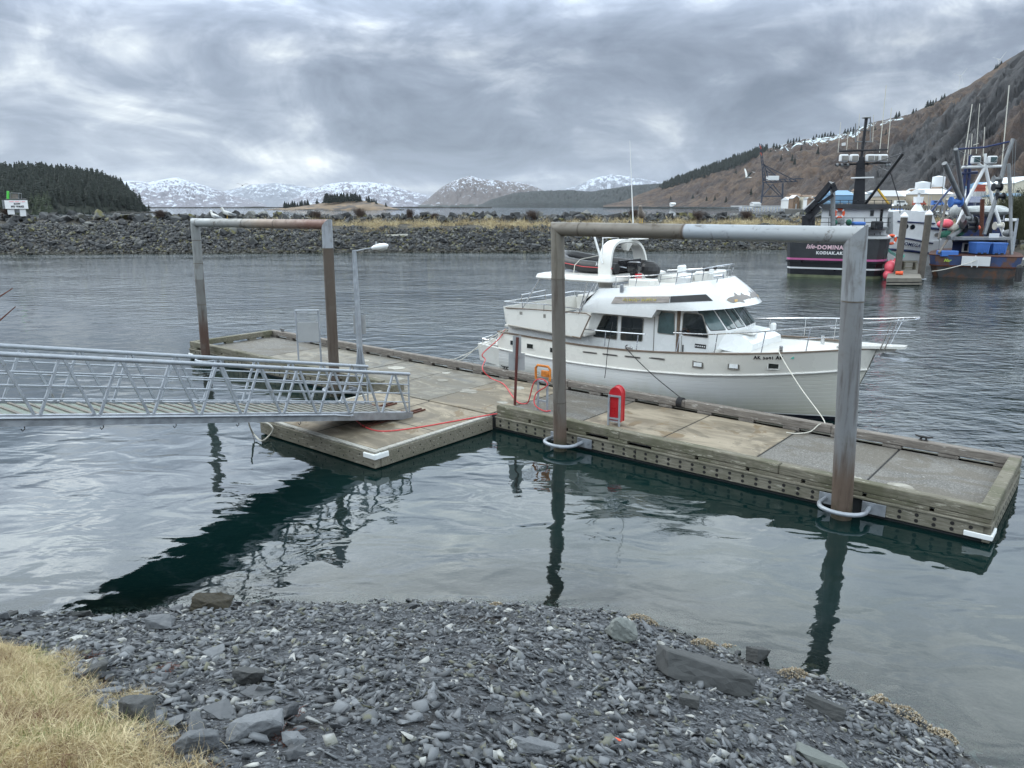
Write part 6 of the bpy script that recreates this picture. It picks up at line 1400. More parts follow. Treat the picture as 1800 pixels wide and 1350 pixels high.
def flying(P_, rz, lab, body, wing, sc_=1., up_=.5, bank_=0.):
    r_ = thing('gull', lab, 'bird', P_, rz); r_.scale = (sc_,)*3; r_.rotation_euler = (bank_, 0, rz)
    q = MB(); q.tube([(-.24, 0, 0), (-.15, 0, .0), (0, 0, 0), (.12, 0, .01), (.2, 0, .02)], [.03, .055, .075, .05, .03], 12); q.sphere((.2, 0, .02), .04, 10, 6); q.loft([[(-.22, -.03, 0), (-.22, .03, 0), (-.22, 0, .01)], [(-.36, -.07, 0), (-.36, .07, 0), (-.36, 0, .008)]]); q.build('body', body, r_, True)
    for s_ in (-1, 1):
        q = MB(); q.loft([[(xc+cw, s_*y, z), (xc, s_*y, z+.015), (xc-cw, s_*y, z-.004)] for y, z, xc, cw in ((.04, .03, .03, .10), (.28, .03+.22*up_, .06, .09), (.52, .03+.34*up_, .02, .06), (.68, .03+.34*up_, -.08, .012))]); q.build('wing', wing, r_, True)
    q = MB(); q.cyl((.235, 0, .02), (.28, 0, .012), .011, 6, .004); q.build('beak', 'beak', r_)
flying(at(1314, 312, 62), R(200), 'white gull flying with raised wings in front of the brown hillside', 'gull_white', 'gull_white', 1.0, 1.5, R(-15))
flying(at(426, 326, 95), R(95), 'dark gull gliding in the sky above the snowy mountains', 'gull_dark', 'gull_dark', .9, .6)
# ------------------------------------------------------------------ fishing boats moored on the far side of the basin
mat('steel_black', (.012, .013, .017), .35, .1, .25, 2, dirt=(.035, .033, .032), dscale=1.5, dlo=.6, dhi=.75)
mat('steel_white', (.66, .67, .68), .45, 0, .06, 1, dirt=(.35, .27, .2), dscale=1.6, dlo=.68, dhi=.8)
mat('steel_grey', (.20, .21, .22), .5, .4, .2, 2, dirt=(.10, .07, .05), dscale=2, dlo=.6, dhi=.75)
mat('pink_stripe', (.52, .13, .30), .5, 0, .05, 1); mat('green_slime', (.13, .145, .085), .7, 0, .35, 1.2)
mat('navy', (.010, .022, .085), .45, 0, .25, 2, dirt=(.10, .04, .02), dscale=2.2, dlo=.58, dhi=.7)
mat('rusty_hull', (.040, .040, .042), .7, .1, .4, 1.4, dirt=(.115, .050, .025), dscale=1.1, dlo=.50, dhi=.68)
mat('rusty_blue', (.030, .052, .13), .65, 0, .3, 1.2, dirt=(.11, .055, .038), dscale=.8, dlo=.46, dhi=.56)
mat('tote_blue', (.05, .15, .45), .45, 0, .08, 1); mat('tarp', (.36, .38, .38), .6, 0, .3, 2.5, bump=.05, bscale=3)
mat('net_green', (.02, .10, .07), .9, 0, .4, 4); mat('buoy_pink', (.80, .12, .16), .35, 0, .08, 2); mat('ring_orange', (.75, .10, .03), .5, 0, .1, 3)
mat('dock_wood', (.17, .155, .13), .9, 0, .25, 2, stretch=(1, 6, 1)); mat('old_pile', (.10, .088, .075), .85, .1, .3, 2)
S1 = 66.5
def bx_(Yw): return lambda px, py: at(px, py, Yw)
def fth(name, lab, cat, P_, grp=None): return thing(name, lab, cat, P_, 0, grp)
# ---- black hulled boat
O1 = Vector((27.5, 66.2, 0)); b1 = fth('fishing_boat', 'large black hulled fishing boat with pink stripe and black mast, stern towards the camera', 'fishing boat', O1)
hd1 = Vector((.26, .966, 0)); hr1 = Vector((.966, -.26, 0))     # ahead, and to the right
hr1 = Vector((.907, -.42, 0)); hd1 = Vector((.42, .907, 0))
def p1(r_, a_, z_): return hr1*r_+hd1*a_+Vector((0, 0, z_))
def hull1(z, out=0.):
    """outline of the black hull at height z, flat transom with rounded quarters"""
    k = (z+.5)/4; w_ = 3.80+.28*k+out; rake = -.55*k-out
    pts = [(-w_+.35, rake), (w_-1.5, rake), (w_-.75, rake+.18), (w_-.2, rake+.8), (w_+.05, rake+2.2), (w_+.1, 9), (w_-.5, 15), (w_*.45, 21), (0, 24.5+.8*k), (-w_*.45, 21), (-w_+.5, 15), (-w_-.1, 9), (-w_-.02, 2.0), (-w_+.06, rake+.5)]
    return [p1(r_, a_, z) for r_, a_ in pts]
def lay1(name, zs, m_, out=0., sheer=0., cap=False):
    q = MB(); secs = []
    for z in zs: secs.append([p_+Vector((0, 0, 0)) for p_ in hull1(z, out)])
    q.loft(secs, cap, cap); return q.build(name, m_, b1)
lay1('bottom', (-1.0, -.35, -.05, .22), 'green_slime'); lay1('hull', (.22, .6, 1.2, 1.55), 'steel_black'); lay1('white_stripe', (.72, .86), 'steel_white', .012); lay1('guard', (1.28, 1.36, 1.44), 'steel_black', .12, cap=True)
lay1('pink_stripe', (1.47, 1.64), 'pink_stripe', .02)
mat('charcoal', (.035, .037, .042), .4, 0, .15, 2)
lay1('bulwark', (1.55, 2.6, 3.3), 'charcoal'); q = MB(); q.loft([hull1(3.3, .06), hull1(3.37, .06)]); q.build('bulwark_cap', 'steel_grey', b1)
q = MB(); q.loft([hull1(2.5, -.1), hull1(2.55, -.1)]); q.build('working_deck', 'steel_grey', b1)
def tr(z): return -.55*(z+.5)/4-.02
mat('letter_white', (.78, .78, .78), .5, 0, .03, 2); mat('letter_pink', (.78, .55, .60), .5, 0, .05, 2)
tn = (hd1*-1); rk = .1375
def onT(r_, z): return p1(r_, tr(z)-.03, z)
letters('transom_name', 'Isle-', .52, 'letter_pink', b1, onT(-1.95, 2.62), hr1, Vector((0, 0, 1))-hd1*rk, .01, 'CENTER', .35, .012)
letters('transom_name', 'DOMINATOR', .47, 'letter_pink', b1, onT(.08, 2.57), hr1, Vector((0, 0, 1))-hd1*rk, .01, 'CENTER', 0, .018, 1.12)
letters('transom_port', 'KODIAK.AK.', .34, 'letter_white', b1, onT(-.42, 2.10), hr1, Vector((0, 0, 1))-hd1*rk, .01, 'CENTER', 0, .018, 1.2)
def w1(px, py, Yw): return at(px, py, Yw)-O1
def wbox(px0, py0, px1, py1, Y0, Y1, name, m_, root, off, ch=.04):
    """box whose face stands square to the quay and whose sides run ahead along the boat"""
    a, b2 = at(px0, py0, Y0)-off, at(px1, py1, Y0)-off; x0, x1, z0, z1 = min(a.x, b2.x), max(a.x, b2.x), min(a.z, b2.z), max(a.z, b2.z); dep_ = Y1-Y0; sl_ = ((px0+px1)/2-900)/F
    q = MB(); q.prism([(x0, a.y, z0), (x1, a.y, z0), (x1, a.y, z1), (x0, a.y, z1)], (sl_*dep_, dep_, 0)); return q.build(name, m_, root)
wbox(1436, 470, 1562, 366, 73, 84, 'wheelhouse', 'steel_white', b1, O1); wbox(1430, 366, 1568, 358.5, 72.4, 84.5, 'roof', 'charcoal', b1, O1)
wbox(1436, 402, 1562, 399, 71.5, 73, 'upper_walkway', 'steel_grey', b1, O1)
wbox(1545, 397, 1553, 368, 72.97, 73.05, 'door', 'black_gloss', b1, O1, .01)
for px in (1457, 1529): f_ = wbox(px, 380, px+8, 369.5, 72.96, 73.05, 'window_frame', 'steel_grey', b1, O1, .01); wbox(px+1, 379.2, px+7, 370.3, 72.95, 73.0, 'window_glass', 'glass_dark', f_, O1, .005)
def wires(name, segs, r_, m_, root, off, n=6):
    q = MB()
    for s_ in segs: q.tube([Vector(p_)-off for p_ in s_], r_, n)
    return q.build(name, m_, root, True)
seg = []
for py in (352, 357): seg.append([at(1432, py, 72.6), at(1568, py, 72.6)])
for px in range(1432, 1570, 15): seg.append([at(px, 351.5, 72.6), at(px, 360, 72.6)])
wires('roof_rail', seg, .03, 'steel_black', b1, O1)
seg = [[at(1436, 383, 71.6), at(1566, 383, 71.6)], [at(1436, 391, 71.6), at(1566, 391, 71.6)]]+[[at(px, 383, 71.6), at(px, 401, 71.6)] for px in range(1436, 1567, 21)]
wires('walkway_rail', seg, .03, 'steel_black', b1, O1)
seg = [[at(1530, 424, 68), at(1562, 428, 67.5)]]+[[at(px, 424, 68), at(px, 434, 68)] for px in (1532, 1540, 1548, 1556)]
wires('stern_rail', seg, .035, 'steel_black', b1, O1)
# mast
q = MB(); ms_ = [(394, 13.5, 7), (330, 11.0, 6), (285, 7.5, 4.5), (274, 5.5, 3.5)]; q.loft([[at(cx_-hw_+dx*2*hw_, py, 74.5+dy)-O1 for dx, dy in ((0, 0), (1, 0), (1, 1.0), (0, 1.0))] for py, hw_, cx_ in ((400, 14, 1507), (330, 9.5, 1511), (288, 7.5, 1513), (276, 6, 1514))]); q.build('mast', 'steel_black', b1)
wires('topmast', [[at(1514, 280, 75), at(1523, 208, 75)]], .14, 'steel_black', b1, O1)
q = MB(); q.sphere(at(1523, 207, 75)-O1, .42, 12, 6, (1, 1, .18)); q.build('satellite_dome', 'steel_grey', b1, True)
wires('mast_spreader', [[at(1508, 229, 75), at(1530, 229, 75)], [at(1503, 249, 75), at(1533, 249, 75)], [at(1504, 217, 75), at(1504, 249, 75)], [at(1530, 205, 75), at(1530, 249, 75)]], .05, 'steel_grey', b1, O1)
wires('light_bar', [[at(1468, 290, 74.6), at(1565, 286, 74.6)], [at(1475, 266, 74.6), at(1560, 263, 74.6)]], .09, 'steel_black', b1, O1)
for k, px in enumerate((1483, 1501, 1529, 1540, 1552)):
    c_ = at(px, 278, 74.3+(.5 if k == 3 else 0)); q = MB(O1); wd = .36; q.bbox(tuple(c_-Vector((wd, .3, .34))), tuple(c_+Vector((wd, .3, .34))), .1); f_ = q.build('floodlight', 'steel_white', b1); q = MB(O1); q.bbox(tuple(c_-Vector((wd*.8, .32, .24))), tuple(c_+Vector((wd*.8, -.28, .20))), .02); q.build('lens', 'frame_grey', f_)
q = MB(O1); 
for px in (1472, 1480, 1490, 1558, 1563): c_ = at(px, 290, 74.6); q.sphere(c_, .16, 8, 6)
q.build('deck_lamps', 'steel_grey', b1)
wires('radar_scanner', [[at(1496, 313, 74.2), at(1536, 312, 74.2)]], .07, 'steel_white', b1, O1)
q = MB(O1); q.cyl(at(1483, 256, 75), at(1483, 251, 75), .17, 10); q.build('satellite_radome', 'steel_white', b1, True)
wires('boom', [[at(1514, 368, 73.6), at(1588, 269, 66)]], .13, 'steel_black', b1, O1, 8)
wires('boom_stay', [[at(1565, 302, 68.5), at(1582, 358, 72), at(1582, 375, 72)], [at(1588, 269, 66), at(1524, 290, 74.5)], [at(1565, 302, 68.5), at(1524, 286, 74.5)]], .04, 'steel_black', b1, O1)
for px0, py0, px1, py1, r_ in ((1546, 268, 1558, 150, .035), (1560, 268, 1567, 190, .03), (1473, 268, 1478, 215, .025), (1488, 265, 1491, 232, .025), (1507, 262, 1511, 200, .025), (1534, 250, 1536, 202, .025)):
    wires('whip_antenna', [[at(px0, py0, 75), at(px1, py1, 75)]], r_, 'rope_white', b1, O1)
# deck crane
q = MB(O1); q.cyl(at(1421, 445, 70), at(1421, 378, 70), .62, 12, .55); q.build('crane_pedestal', 'steel_black', b1, 35)
q = MB(O1); q.bar(at(1420, 383, 69.5), at(1440, 362, 69), .5, .6); q.bar(at(1415, 372, 69), at(1438, 350, 69), .35, .4); q.bar(at(1436, 352, 69), at(1462, 322, 68), .42, .45); q.bar(at(1430, 366, 69.3), at(1466, 342, 68), .2, .25); q.bar(at(1462, 322, 68), at(1468, 336, 68), .3, .4); q.build('crane_arm', 'steel_black', b1)
wires('davit', [[at(1464, 425, 69), at(1464, 338, 69), at(1462, 330, 69)]], .22, 'steel_grey', b1, O1, 8)
def ring(c_, off, root, sc_=.42):
    q = MB(off); q.tube([c_+Vector((math.cos(a)*sc_, 0, math.sin(a)*sc_)) for a in [k*math.pi/10 for k in range(20)]], .12, 8, closed=True); f_ = q.build('life_ring', 'ring_orange', root, True)
    q = MB(off)
    for k in range(4): a = R(45+90*k); d_ = Vector((-math.sin(a), 0, math.cos(a))); p_ = c_+Vector((math.cos(a)*sc_, 0, math.sin(a)*sc_)); q.cyl(p_-d_*.07, p_+d_*.07, .128, 8)
    q.build('ring_band', 'letter_white', f_)
ring(at(1475.5, 375, 72.7), O1, b1, .40); ring(at(1567, 421, 68.5), O1, b1, .36)
for px0, px1, py0, py1, m_, nm in ((1456, 1476, 397, 386, 'net_green', 'net_pile'), (1484, 1500, 396, 386, 'net_green', 'net_pile'), (1502, 1523, 396, 390, 'tote_blue', 'blue_tub'), (1538, 1554, 404, 389, 'steel_black', 'winch_box'), (1477, 1486, 395, 384, 'steel_grey', 'hose_reel')):
    c_ = (at(px0, py0, 71)+at(px1, py1, 71))/2; q = MB(O1); 
    if nm in ('net_pile',): q.sphere(c_, .5, 12, 8, ((px1-px0)/36, .9, .6))
    else: a, b2 = at(px0, py0, 70.6), at(px1, py1, 70.6); q.bbox((a.x, 70.6, a.z), (b2.x, 71.6, b2.z), .08)
    q.build(nm, m_, b1)
wires('ladder', [[at(1537, 446, 72.5), at(1537, 410, 72.5)], [at(1547, 446, 72.5), at(1547, 408, 72.5)]]+[[at(1537, py, 72.5), at(1547, py, 72.5)] for py in (416, 424, 432, 440)], .035, 'steel_black', b1, O1)
# fenders beside it
for px, py, r_, lab in ((1565, 469, .48, 'pink buoy fender hanging at the right quarter of the black boat'), (1561, 483, .40, 'smaller pink buoy fender floating below the first at the black boat'), (1572, 462, .26, 'small red buoy fender tucked behind the large pink one')):
    c_ = at(px, py, 64.6-(.0 if r_ > .3 else -.4)); q = MB(c_); q.sphere(c_, r_, 16, 10, (1, 1, 1.08)); q.cyl(c_+Vector((0, 0, r_)), c_+Vector((0, 0, r_+.12)), .06, 8); tag(q.build('buoy', 'buoy_pink', loc=c_, smooth=True), lab, 'buoy')
# ---- finger float, piles
FO = Vector((0, 0, 0)); a = gz(1562, 495, .3); b2 = gz(1640, 497, .3)
fd = fth('finger_float', 'weathered wooden finger float between the black boat and the rusty boat', 'dock', Vector((a.x, a.y, 0))); off = Vector((a.x, a.y, 0))
fx0, fx1, fy0, fy1 = a.x-.2, b2.x-.4, a.y, a.y+26; sl = .50
def fprism(name, m_, z0, z1, ins=0.):
    q = MB(off); q.prism([(fx0+ins, fy0+ins, z0), (fx1-ins, fy0+ins, z0), (fx1+sl*26-ins, fy1, z0), (fx0+sl*26+ins, fy1, z0)], (0, 0, z1-z0)); return q.build(name, m_, fd)
fprism('float', 'underwater', -.3, .25, .1); fprism('deck', 'dock_wood', .5, .56, .05); fprism('fender_board', 'dock_wood', .28, .48, 0)
q = MB(off); q.bbox((fx0, fy0-.08, .05), (fx1, fy0-.01, .2), .01); q.build('lower_board', 'dock_wood', fd)
for px, pt, lab in ((1575, 377, 'white-capped timber pile at the left of the finger float, beside the black boat'), (1617, 373, 'white-capped timber pile at the right of the finger float, in front of the white boat')):
    base = gz(px, 493, .0); base.y += .0; r_ = fth('mooring_pile', lab, 'pile', base); top = at(px, pt+5, base.y)
    q = MB(base); q.cyl(base-Vector((0, 0, 2)), Vector((base.x+.1, base.y, top.z)), .27, 18); q.build('shaft', 'old_pile', r_, 40)
    q = MB(base); q.cyl(Vector((base.x+.1, base.y, top.z)), Vector((base.x+.1, base.y, top.z+.12)), .30, 16); q.cyl(Vector((base.x+.1, base.y, top.z+.12)), Vector((base.x+.1, base.y, top.z+.42)), .30, 16, .03); q.build('cap', 'letter_white', r_, 40)
    q = MB(base); q.tube([base+Vector((math.cos(t_)*.42, math.sin(t_)*.42-.0, .12)) for t_ in [k*math.pi/8 for k in range(16)]], .06, 6, closed=True); q.build('pile_collar', 'galv_pale', r_, True)
bn = fth('wooden_bench', 'small wooden bench standing on the finger float between the two piles', 'bench', gz(1590, 474, .56)); 
q = MB(); q.bbox((-.1, 0, .62), (1.0, .45, .70), .01); q.build('seat', 'timber_green', bn)
for x in (-.08, .88): q = MB(); q.bbox((x, .02, 0), (x+.12, .43, .62), .01); q.build('leg', 'timber_green', bn)
q = MB(); q.bbox((.04, .15, .1), (.88, .2, .2), .01); q.build('stretcher', 'timber_green', bn)
c_ = gz(1585, 480, .72); q = MB(c_); q.tube([c_+Vector((-.4, .2, 0)), c_+Vector((.1, 0, 0))], [.13, .16], 10); tag(q.build('float_buoy', 'ring_orange', loc=c_), 'small orange float lying on the finger float beside the left pile', 'buoy')
for k in range(3): line('mooring_line', [at(1556, 432+k*2, 67), at(1568, 443+k*2, 66), at(1584, 450+k*1.5, 65.2), at(1590, 448+k*1.5, 66)], .03, 'rope_green', ('top', 'middle', 'lowest')[k]+' strand of green mooring line between the black boat and the left pile', 'rope')
# ---- white boat behind the piles
O2 = Vector((at(1600, 440, 80).x, 80, 0)); b2_ = fth('white_boat', 'white fishing boat with round ports and blue trim behind the finger float piles', 'fishing boat', O2)
def w2(px, py, Yw=80): return at(px, py, Yw)-O2
q = MB(); a_ = [(1570, 440), (1570, 372), (1592, 369), (1625, 373), (1640, 378), (1644, 388), (1650, 402), (1664, 404), (1672, 432), (1650, 448), (1600, 446)]; q.prism([w2(*p_) for p_ in a_], (0, 5, 0)); q.build('wheelhouse', 'steel_white', b2_)
q = MB(); q.prism([w2(px, py, 79.6) for px, py in ((1560, 416), (1600, 418), (1640, 424), (1672, 420), (1678, 440), (1655, 470), (1570, 470), (1560, 460))], (2, 14, 0)); q.build('hull', 'steel_white', b2_)
def trim2(pts, r_, nm='trim_stripe', m_='navy', Yw=79.5): wires(nm, [[at(*p_, Yw) for p_ in pts]], r_, m_, b2_, O2)
trim2([(1578, 389), (1610, 391), (1644, 393)], .07, Yw=79.9); trim2([(1636, 401), (1665, 403)], .12, Yw=79.9); trim2([(1560, 438), (1600, 441), (1632, 445)], .12); trim2([(1560, 415), (1600, 420), (1640, 428)], .07)
for px, py in ((1592.5, 398), (1604, 399)): q = MB(O2); c_ = at(px, py, 79.98); q.disc(c_, .27, (0, -1, 0), 16, .03); f_ = q.build('porthole', 'frame_grey', b2_); q = MB(O2); q.disc(c_-Vector((0, .03, 0)), .22, (0, -1, 0), 16, .02); q.build('porthole_glass', 'glass_dark', f_)
q = MB(O2); q.disc(at(1646, 413, 79.9), .2, (0, -1, 0), 14, .2); q.build('porthole', 'frame_grey', b2_)
letters('boat_name', 'T OMEGA', .46, 'navy', b2_, w2(1600, 430, 79.3), (1, 0, -.14), (0, 0, 1), .02, 'CENTER', .15, .012, 1.1)
q = MB(O2); q.bbox(tuple(at(1629, 388, 79.9)), tuple(at(1635, 384, 79.9)+Vector((0, .2, 0))), .02); q.build('side_light', 'red_paint', b2_)
q = MB(O2); c_ = at(1612, 372, 82); q.cyl(c_, c_+Vector((0, 0, 1.0)), .7, 8, .12); q.cyl(c_+Vector((0, 0, .9)), c_+Vector((0, 0, 1.5)), .45, 12, .5); q.cyl(c_+Vector((0, 0, 1.9)), c_+Vector((0, 0, 2.2)), .5, 12, .5); q.cyl(c_+Vector((0, 0, 1.5)), c_+Vector((0, 0, 1.9)), .12, 8); q.build('radar_mast', 'steel_white', b2_, 35)
q = MB(); kb = gz(1640, 455, .5); q.bbox((-.6, 0, 0), (.75, .9, 1.35), .04); tag(q.build('dock_locker', 'steel_grey', loc=(kb.x+.2, kb.y+8, .56)), 'grey utility locker on the far end of the finger float', 'locker')
q = MB(); q.bbox((-.15, -.15, 0), (.15, .15, 1.5), .05); kb = gz(1588, 455, .56); tag(q.build('fire_post', 'red_paint', loc=kb), 'narrow red cabinet standing behind the left pile of the finger float', 'cabinet')
# ---- rusty boat with blue totes
O3 = Vector((at(1710, 480, 66).x, 66, 0)); b3 = fth('fishing_boat', 'rusty blue and brown fishing boat with A-frame gantry and blue fish totes on its stern', 'fishing boat', O3)
def p3(r_, a_, z): return Vector((r_*.866+a_*.5, -r_*.5+a_*.866, z))
def hull3(z, out=0.):
    k = max(0, (z+.4)/3); w_ = 2.75+.85*min(1, k)**.6+out; pts = [(-w_+.5, -.25*k-out), (w_-.5, -.25*k-out), (w_, .45), (w_+.05, 6), (w_*.8, 11), (0, 17), (-w_*.8, 11), (-w_-.05, 6), (-w_, .45)]
    return [p3(r_, a_, z) for r_, a_ in pts]
def lay3(name, zs, m_, out=0., cap=False): q = MB(); q.loft([hull3(z, out) for z in zs], cap, cap); return q.build(name, m_, b3)
lay3('lower_hull', (-.8, -.3, .15, .6, .92), 'rusty_hull'); lay3('guard', (.92, .98, 1.04), 'rust', .08, True); lay3('bulwark', (1.03, 1.4, 1.85), 'rusty_blue'); lay3('bulwark_cap', (1.84, 1.90), 'rust', .04, True)
q = MB(); q.prism([p3(r_, -.23-.25*(z+.4)/3, z) for r_, z in ((-.95, 1.06), (1.15, 1.06), (1.15, 1.86), (-.95, 1.86))], p3(0, .08, 0)); q.build('transom_plate', 'steel_white', b3)
mat('yellow_green', (.35, .48, .06), .6, 0, .1, 2)
letters('transom_name', 'Mar', .34, 'yellow_green', b3, p3(-2.0, -.50, 1.45), p3(1, 0, 0), (0, 0, 1), .02, 'CENTER', .3, .006)
for px0, px1, py0, py1 in ((1715, 1742, 446, 426), (1745, 1772, 447, 427)):
    a, c2 = at(px0, py0, 66.6), at(px1, py1, 66.6); tr_ = thing('fish_tote', 'bright blue plastic fish tote on the stern, %s of the tall pair' % ('left' if px0 < 1740 else 'right'), 'tote', Vector((a.x, 66.6, a.z)), 0, 'blue totes on the rusty boat')
    wd = c2.x-a.x; hh = c2.z-a.z; q = MB(); q.loft([[(x0, y0, z) for x0, y0 in ((i_, i_), (wd-i_, i_), (wd-i_, 1.2-i_), (i_, 1.2-i_))] for z, i_ in ((0, .06), (hh*.82, 0), (hh*.84, -.03), (hh*.9, -.03))]); q.build('tub', 'tote_blue', tr_)
    q = MB(); q.bbox((-.04, -.04, hh*.9), (wd+.04, 1.24, hh), .03); q.build('lid', 'tote_blue', tr_)
    q = MB(); 
    for k in range(7): q.box((.1+k*(wd-.2)/6.5, -.015, .1), (.14+k*(wd-.2)/6.5, .02, hh*.8))
    q.build('ribs', 'tote_blue', tr_)
    q = MB(); q.box((.2, -.02, -.01), (.45, .03, .1)); q.box((wd-.5, -.02, -.01), (wd-.25, .03, .1)); q.build('fork_pocket', 'black_rubber', tr_)
a, c2 = at(1656, 447, 66.8), at(1686, 441, 66.8); q = MB(a); q.bbox((a.x, 66.8, a.z-.2), (c2.x, 67.8, c2.z), .05); tag(q.build('fish_tote', 'tote_blue', loc=a), 'low blue tote at the left of the rusty boat stern', 'tote', 'blue totes on the rusty boat')
wbox(1672, 447, 1770, 424, 69.2, 73, 'deckhouse_base', 'navy', b3, O3); wbox(1655, 422, 1778, 418, 67.8, 71.5, 'gantry_deck', 'steel_grey', b3, O3)
wbox(1690, 443, 1706, 427, 69.1, 69.25, 'door_frame', 'steel_white', b3, O3, .01); wbox(1694, 441, 1702, 429, 69.05, 69.2, 'door_opening', 'black_gloss', b3, O3, .01)
wbox(1676, 420, 1768, 372, 72.5, 78, 'wheelhouse', 'navy', b3, O3)
for px in (1681, 1754): f_ = wbox(px, 388, px+12, 376, 72.42, 72.6, 'window_frame', 'steel_white', b3, O3, .01); wbox(px+1.5, 386.5, px+10.5, 377.5, 72.38, 72.5, 'window_glass', 'glass_dark', f_, O3, .01)
wbox(1734, 415, 1748, 376, 72.42, 72.6, 'door', 'black_gloss', b3, O3, .01)
q = MB(O3); q.sphere(at(1722, 372, 74), 1., 20, 10, (2.6, 2.4, .55)); q.sphere(at(1686, 371, 73), .8, 14, 8, (1, 1, .9)); q.sphere(at(1750, 371, 74), .9, 14, 8, (1.3, 1.2, .6)); q.build('tarp', 'tarp', b3, True)
q = MB(O3); q.cyl(at(1725, 418, 71), at(1727, 350, 71), .18, 10); q.build('exhaust_stack', 'rust', b3, True)
wires('a_frame', [[at(1668, 418, 67.5), at(1708, 392, 69), at(1660, 287, 66)]], .21, 'steel_grey', b3, O3, 10)
wires('outrigger_pole', [[at(1680, 262, 68), at(1690, 330, 70), at(1694, 370, 72)]], .18, 'steel_grey', b3, O3, 10)
wires('outrigger_pole', [[at(1730, 412, 67.6), at(1752, 345, 68), at(1768, 280, 68)], [at(1768, 280, 68), at(1781, 244, 68)]], .16, 'steel_grey', b3, O3, 10)
wires('mast_leg', [[at(1732, 292, 72), at(1700, 353, 72), at(1672, 420, 71)]], .15, 'steel_white', b3, O3, 8); wires('mast_leg', [[at(1732, 292, 72), at(1745, 355, 72), at(1766, 418, 71)]], .15, 'steel_white', b3, O3, 8)
wires('crosstree', [[at(1691, 294, 72), at(1765, 292, 72)], [at(1732, 270, 72), at(1732, 296, 72)], [at(1720, 288, 72), at(1732, 296, 72), at(1744, 286, 72)]], .12, 'steel_white', b3, O3, 8)
wires('blue_mast', [[at(1700, 360, 73), at(1706, 272, 73)], [at(1692, 350, 73), at(1698, 290, 73)], [at(1690, 305, 73), at(1718, 303, 73)]], .14, 'navy', b3, O3, 8)
wires('blue_boom', [[at(1685, 262, 68), at(1730, 259, 68), at(1774, 249, 68)]], .08, 'navy', b3, O3, 6); wires('rail_boom', [[at(1636, 373, 67), at(1656, 348, 68), at(1675, 326, 70)]], .09, 'navy', b3, O3, 6)
for px in (1715, 1744): c_ = at(px, 281, 71.9); q = MB(O3); q.bbox(tuple(c_-Vector((.36, .25, .34))), tuple(c_+Vector((.36, .25, .34))), .08); f_ = q.build('floodlight', 'steel_white', b3); q = MB(O3); q.bbox(tuple(c_-Vector((.28, .27, .22))), tuple(c_+Vector((.28, -.24, .24))), .02); q.build('lens', 'glass_teal', f_)
for px0, py0, px1, py1, r_ in ((1693, 292, 1709, 183, .04), (1761, 290, 1774, 150, .045), (1728, 275, 1731, 223, .03), (1706, 272, 1709, 235, .03), (1716, 270, 1722, 182, .025), (1711, 255, 1720, 252, .03), (1700, 290, 1704, 246, .03)): wires('whip_antenna', [[at(px0, py0, 72), at(px1, py1, 72)]], r_, 'rope_white', b3, O3)
wires('rigging', [[at(1681, 262, 68), at(1740, 291, 72)], [at(1781, 246, 68), at(1775, 420, 69)], [at(1786, 246, 68), at(1778, 400, 69)], [at(1660, 287, 66), at(1700, 292, 72)], [at(1781, 246, 68), at(1744, 290, 72)], [at(1676, 262, 68), at(1672, 330, 70)], [at(1660, 288, 66), at(1650, 440, 66.5)]], .025, 'steel_grey', b3, O3, 4)
wires('side_pole', [[at(1773, 288, 69), at(1776, 350, 69), at(1778, 450, 67.5)]], .14, 'steel_grey', b3, O3, 8); wires('side_pole', [[at(1664, 352, 68), at(1650, 420, 67)], [at(1690, 385, 69), at(1650, 445, 67)]], .10, 'timber_grey', b3, O3, 8)
for px, py, r_, m_ in ((1704, 392, .55, 'steel_black'), (1706, 400, .45, 'black_rubber'), (1700, 384, .35, 'steel_grey'), (1755, 397, .34, 'rope_white'), (1753, 329, .34, 'steel_black'), (1758, 345, .32, 'steel_black'), (1752, 315, .3, 'steel_grey'), (1680, 355, .45, 'tote_blue')):
    c_ = at(px, py, 67.8); q = MB(O3); q.cyl(c_-Vector((r_*.9, 0, 0)), c_+Vector((r_*.9, 0, 0)), r_*.55, 12); q.cyl(c_-Vector((r_, 0, 0)), c_-Vector((r_*.8, 0, 0)), r_, 14); q.cyl(c_+Vector((r_*.8, 0, 0)), c_+Vector((r_, 0, 0)), r_, 14); q.build('winch', m_, b3, 35)
for px, py, r_, m_, nm in ((1663, 413, .5, 'net_green', 'net_pile'), (1684, 408, .5, 'net_green', 'net_pile'), (1675, 400, .45, 'rope_white', 'rope_pile'), (1664, 393, .5, 'buoy_pink', 'buoy_heap'), (1656, 394, .4, 'buoy_pink', 'buoy_heap'), (1718, 400, .25, 'ring_orange', 'float_heap'), (1772, 410, .4, 'steel_grey', 'gear_heap')):
    c_ = at(px, py, 68.6); q = MB(O3); q.sphere(c_, r_, 12, 8, (1.1, 1, .8)); q.build(nm, m_, b3, True)
wbox(1738, 418, 1757, 411, 67.9, 68.8, 'white_crate', 'steel_white', b3, O3)
wires('stern_fairlead', [[p3(r_, -.36, z)+O3 for r_, z in ((-.15, .95), (-.15, 1.6), (.05, 1.9), (.25, 1.6), (.25, .95))]], .05, 'steel_white', b3, O3)
line('mooring_line', [at(1716, 458, 65.6), at(1690, 466, 65), at(1658, 474, 64.6), at(1638, 477, 64.8)], .03, 'rope_white', 'pale stern line from the rusty boat down to the finger float', 'rope')
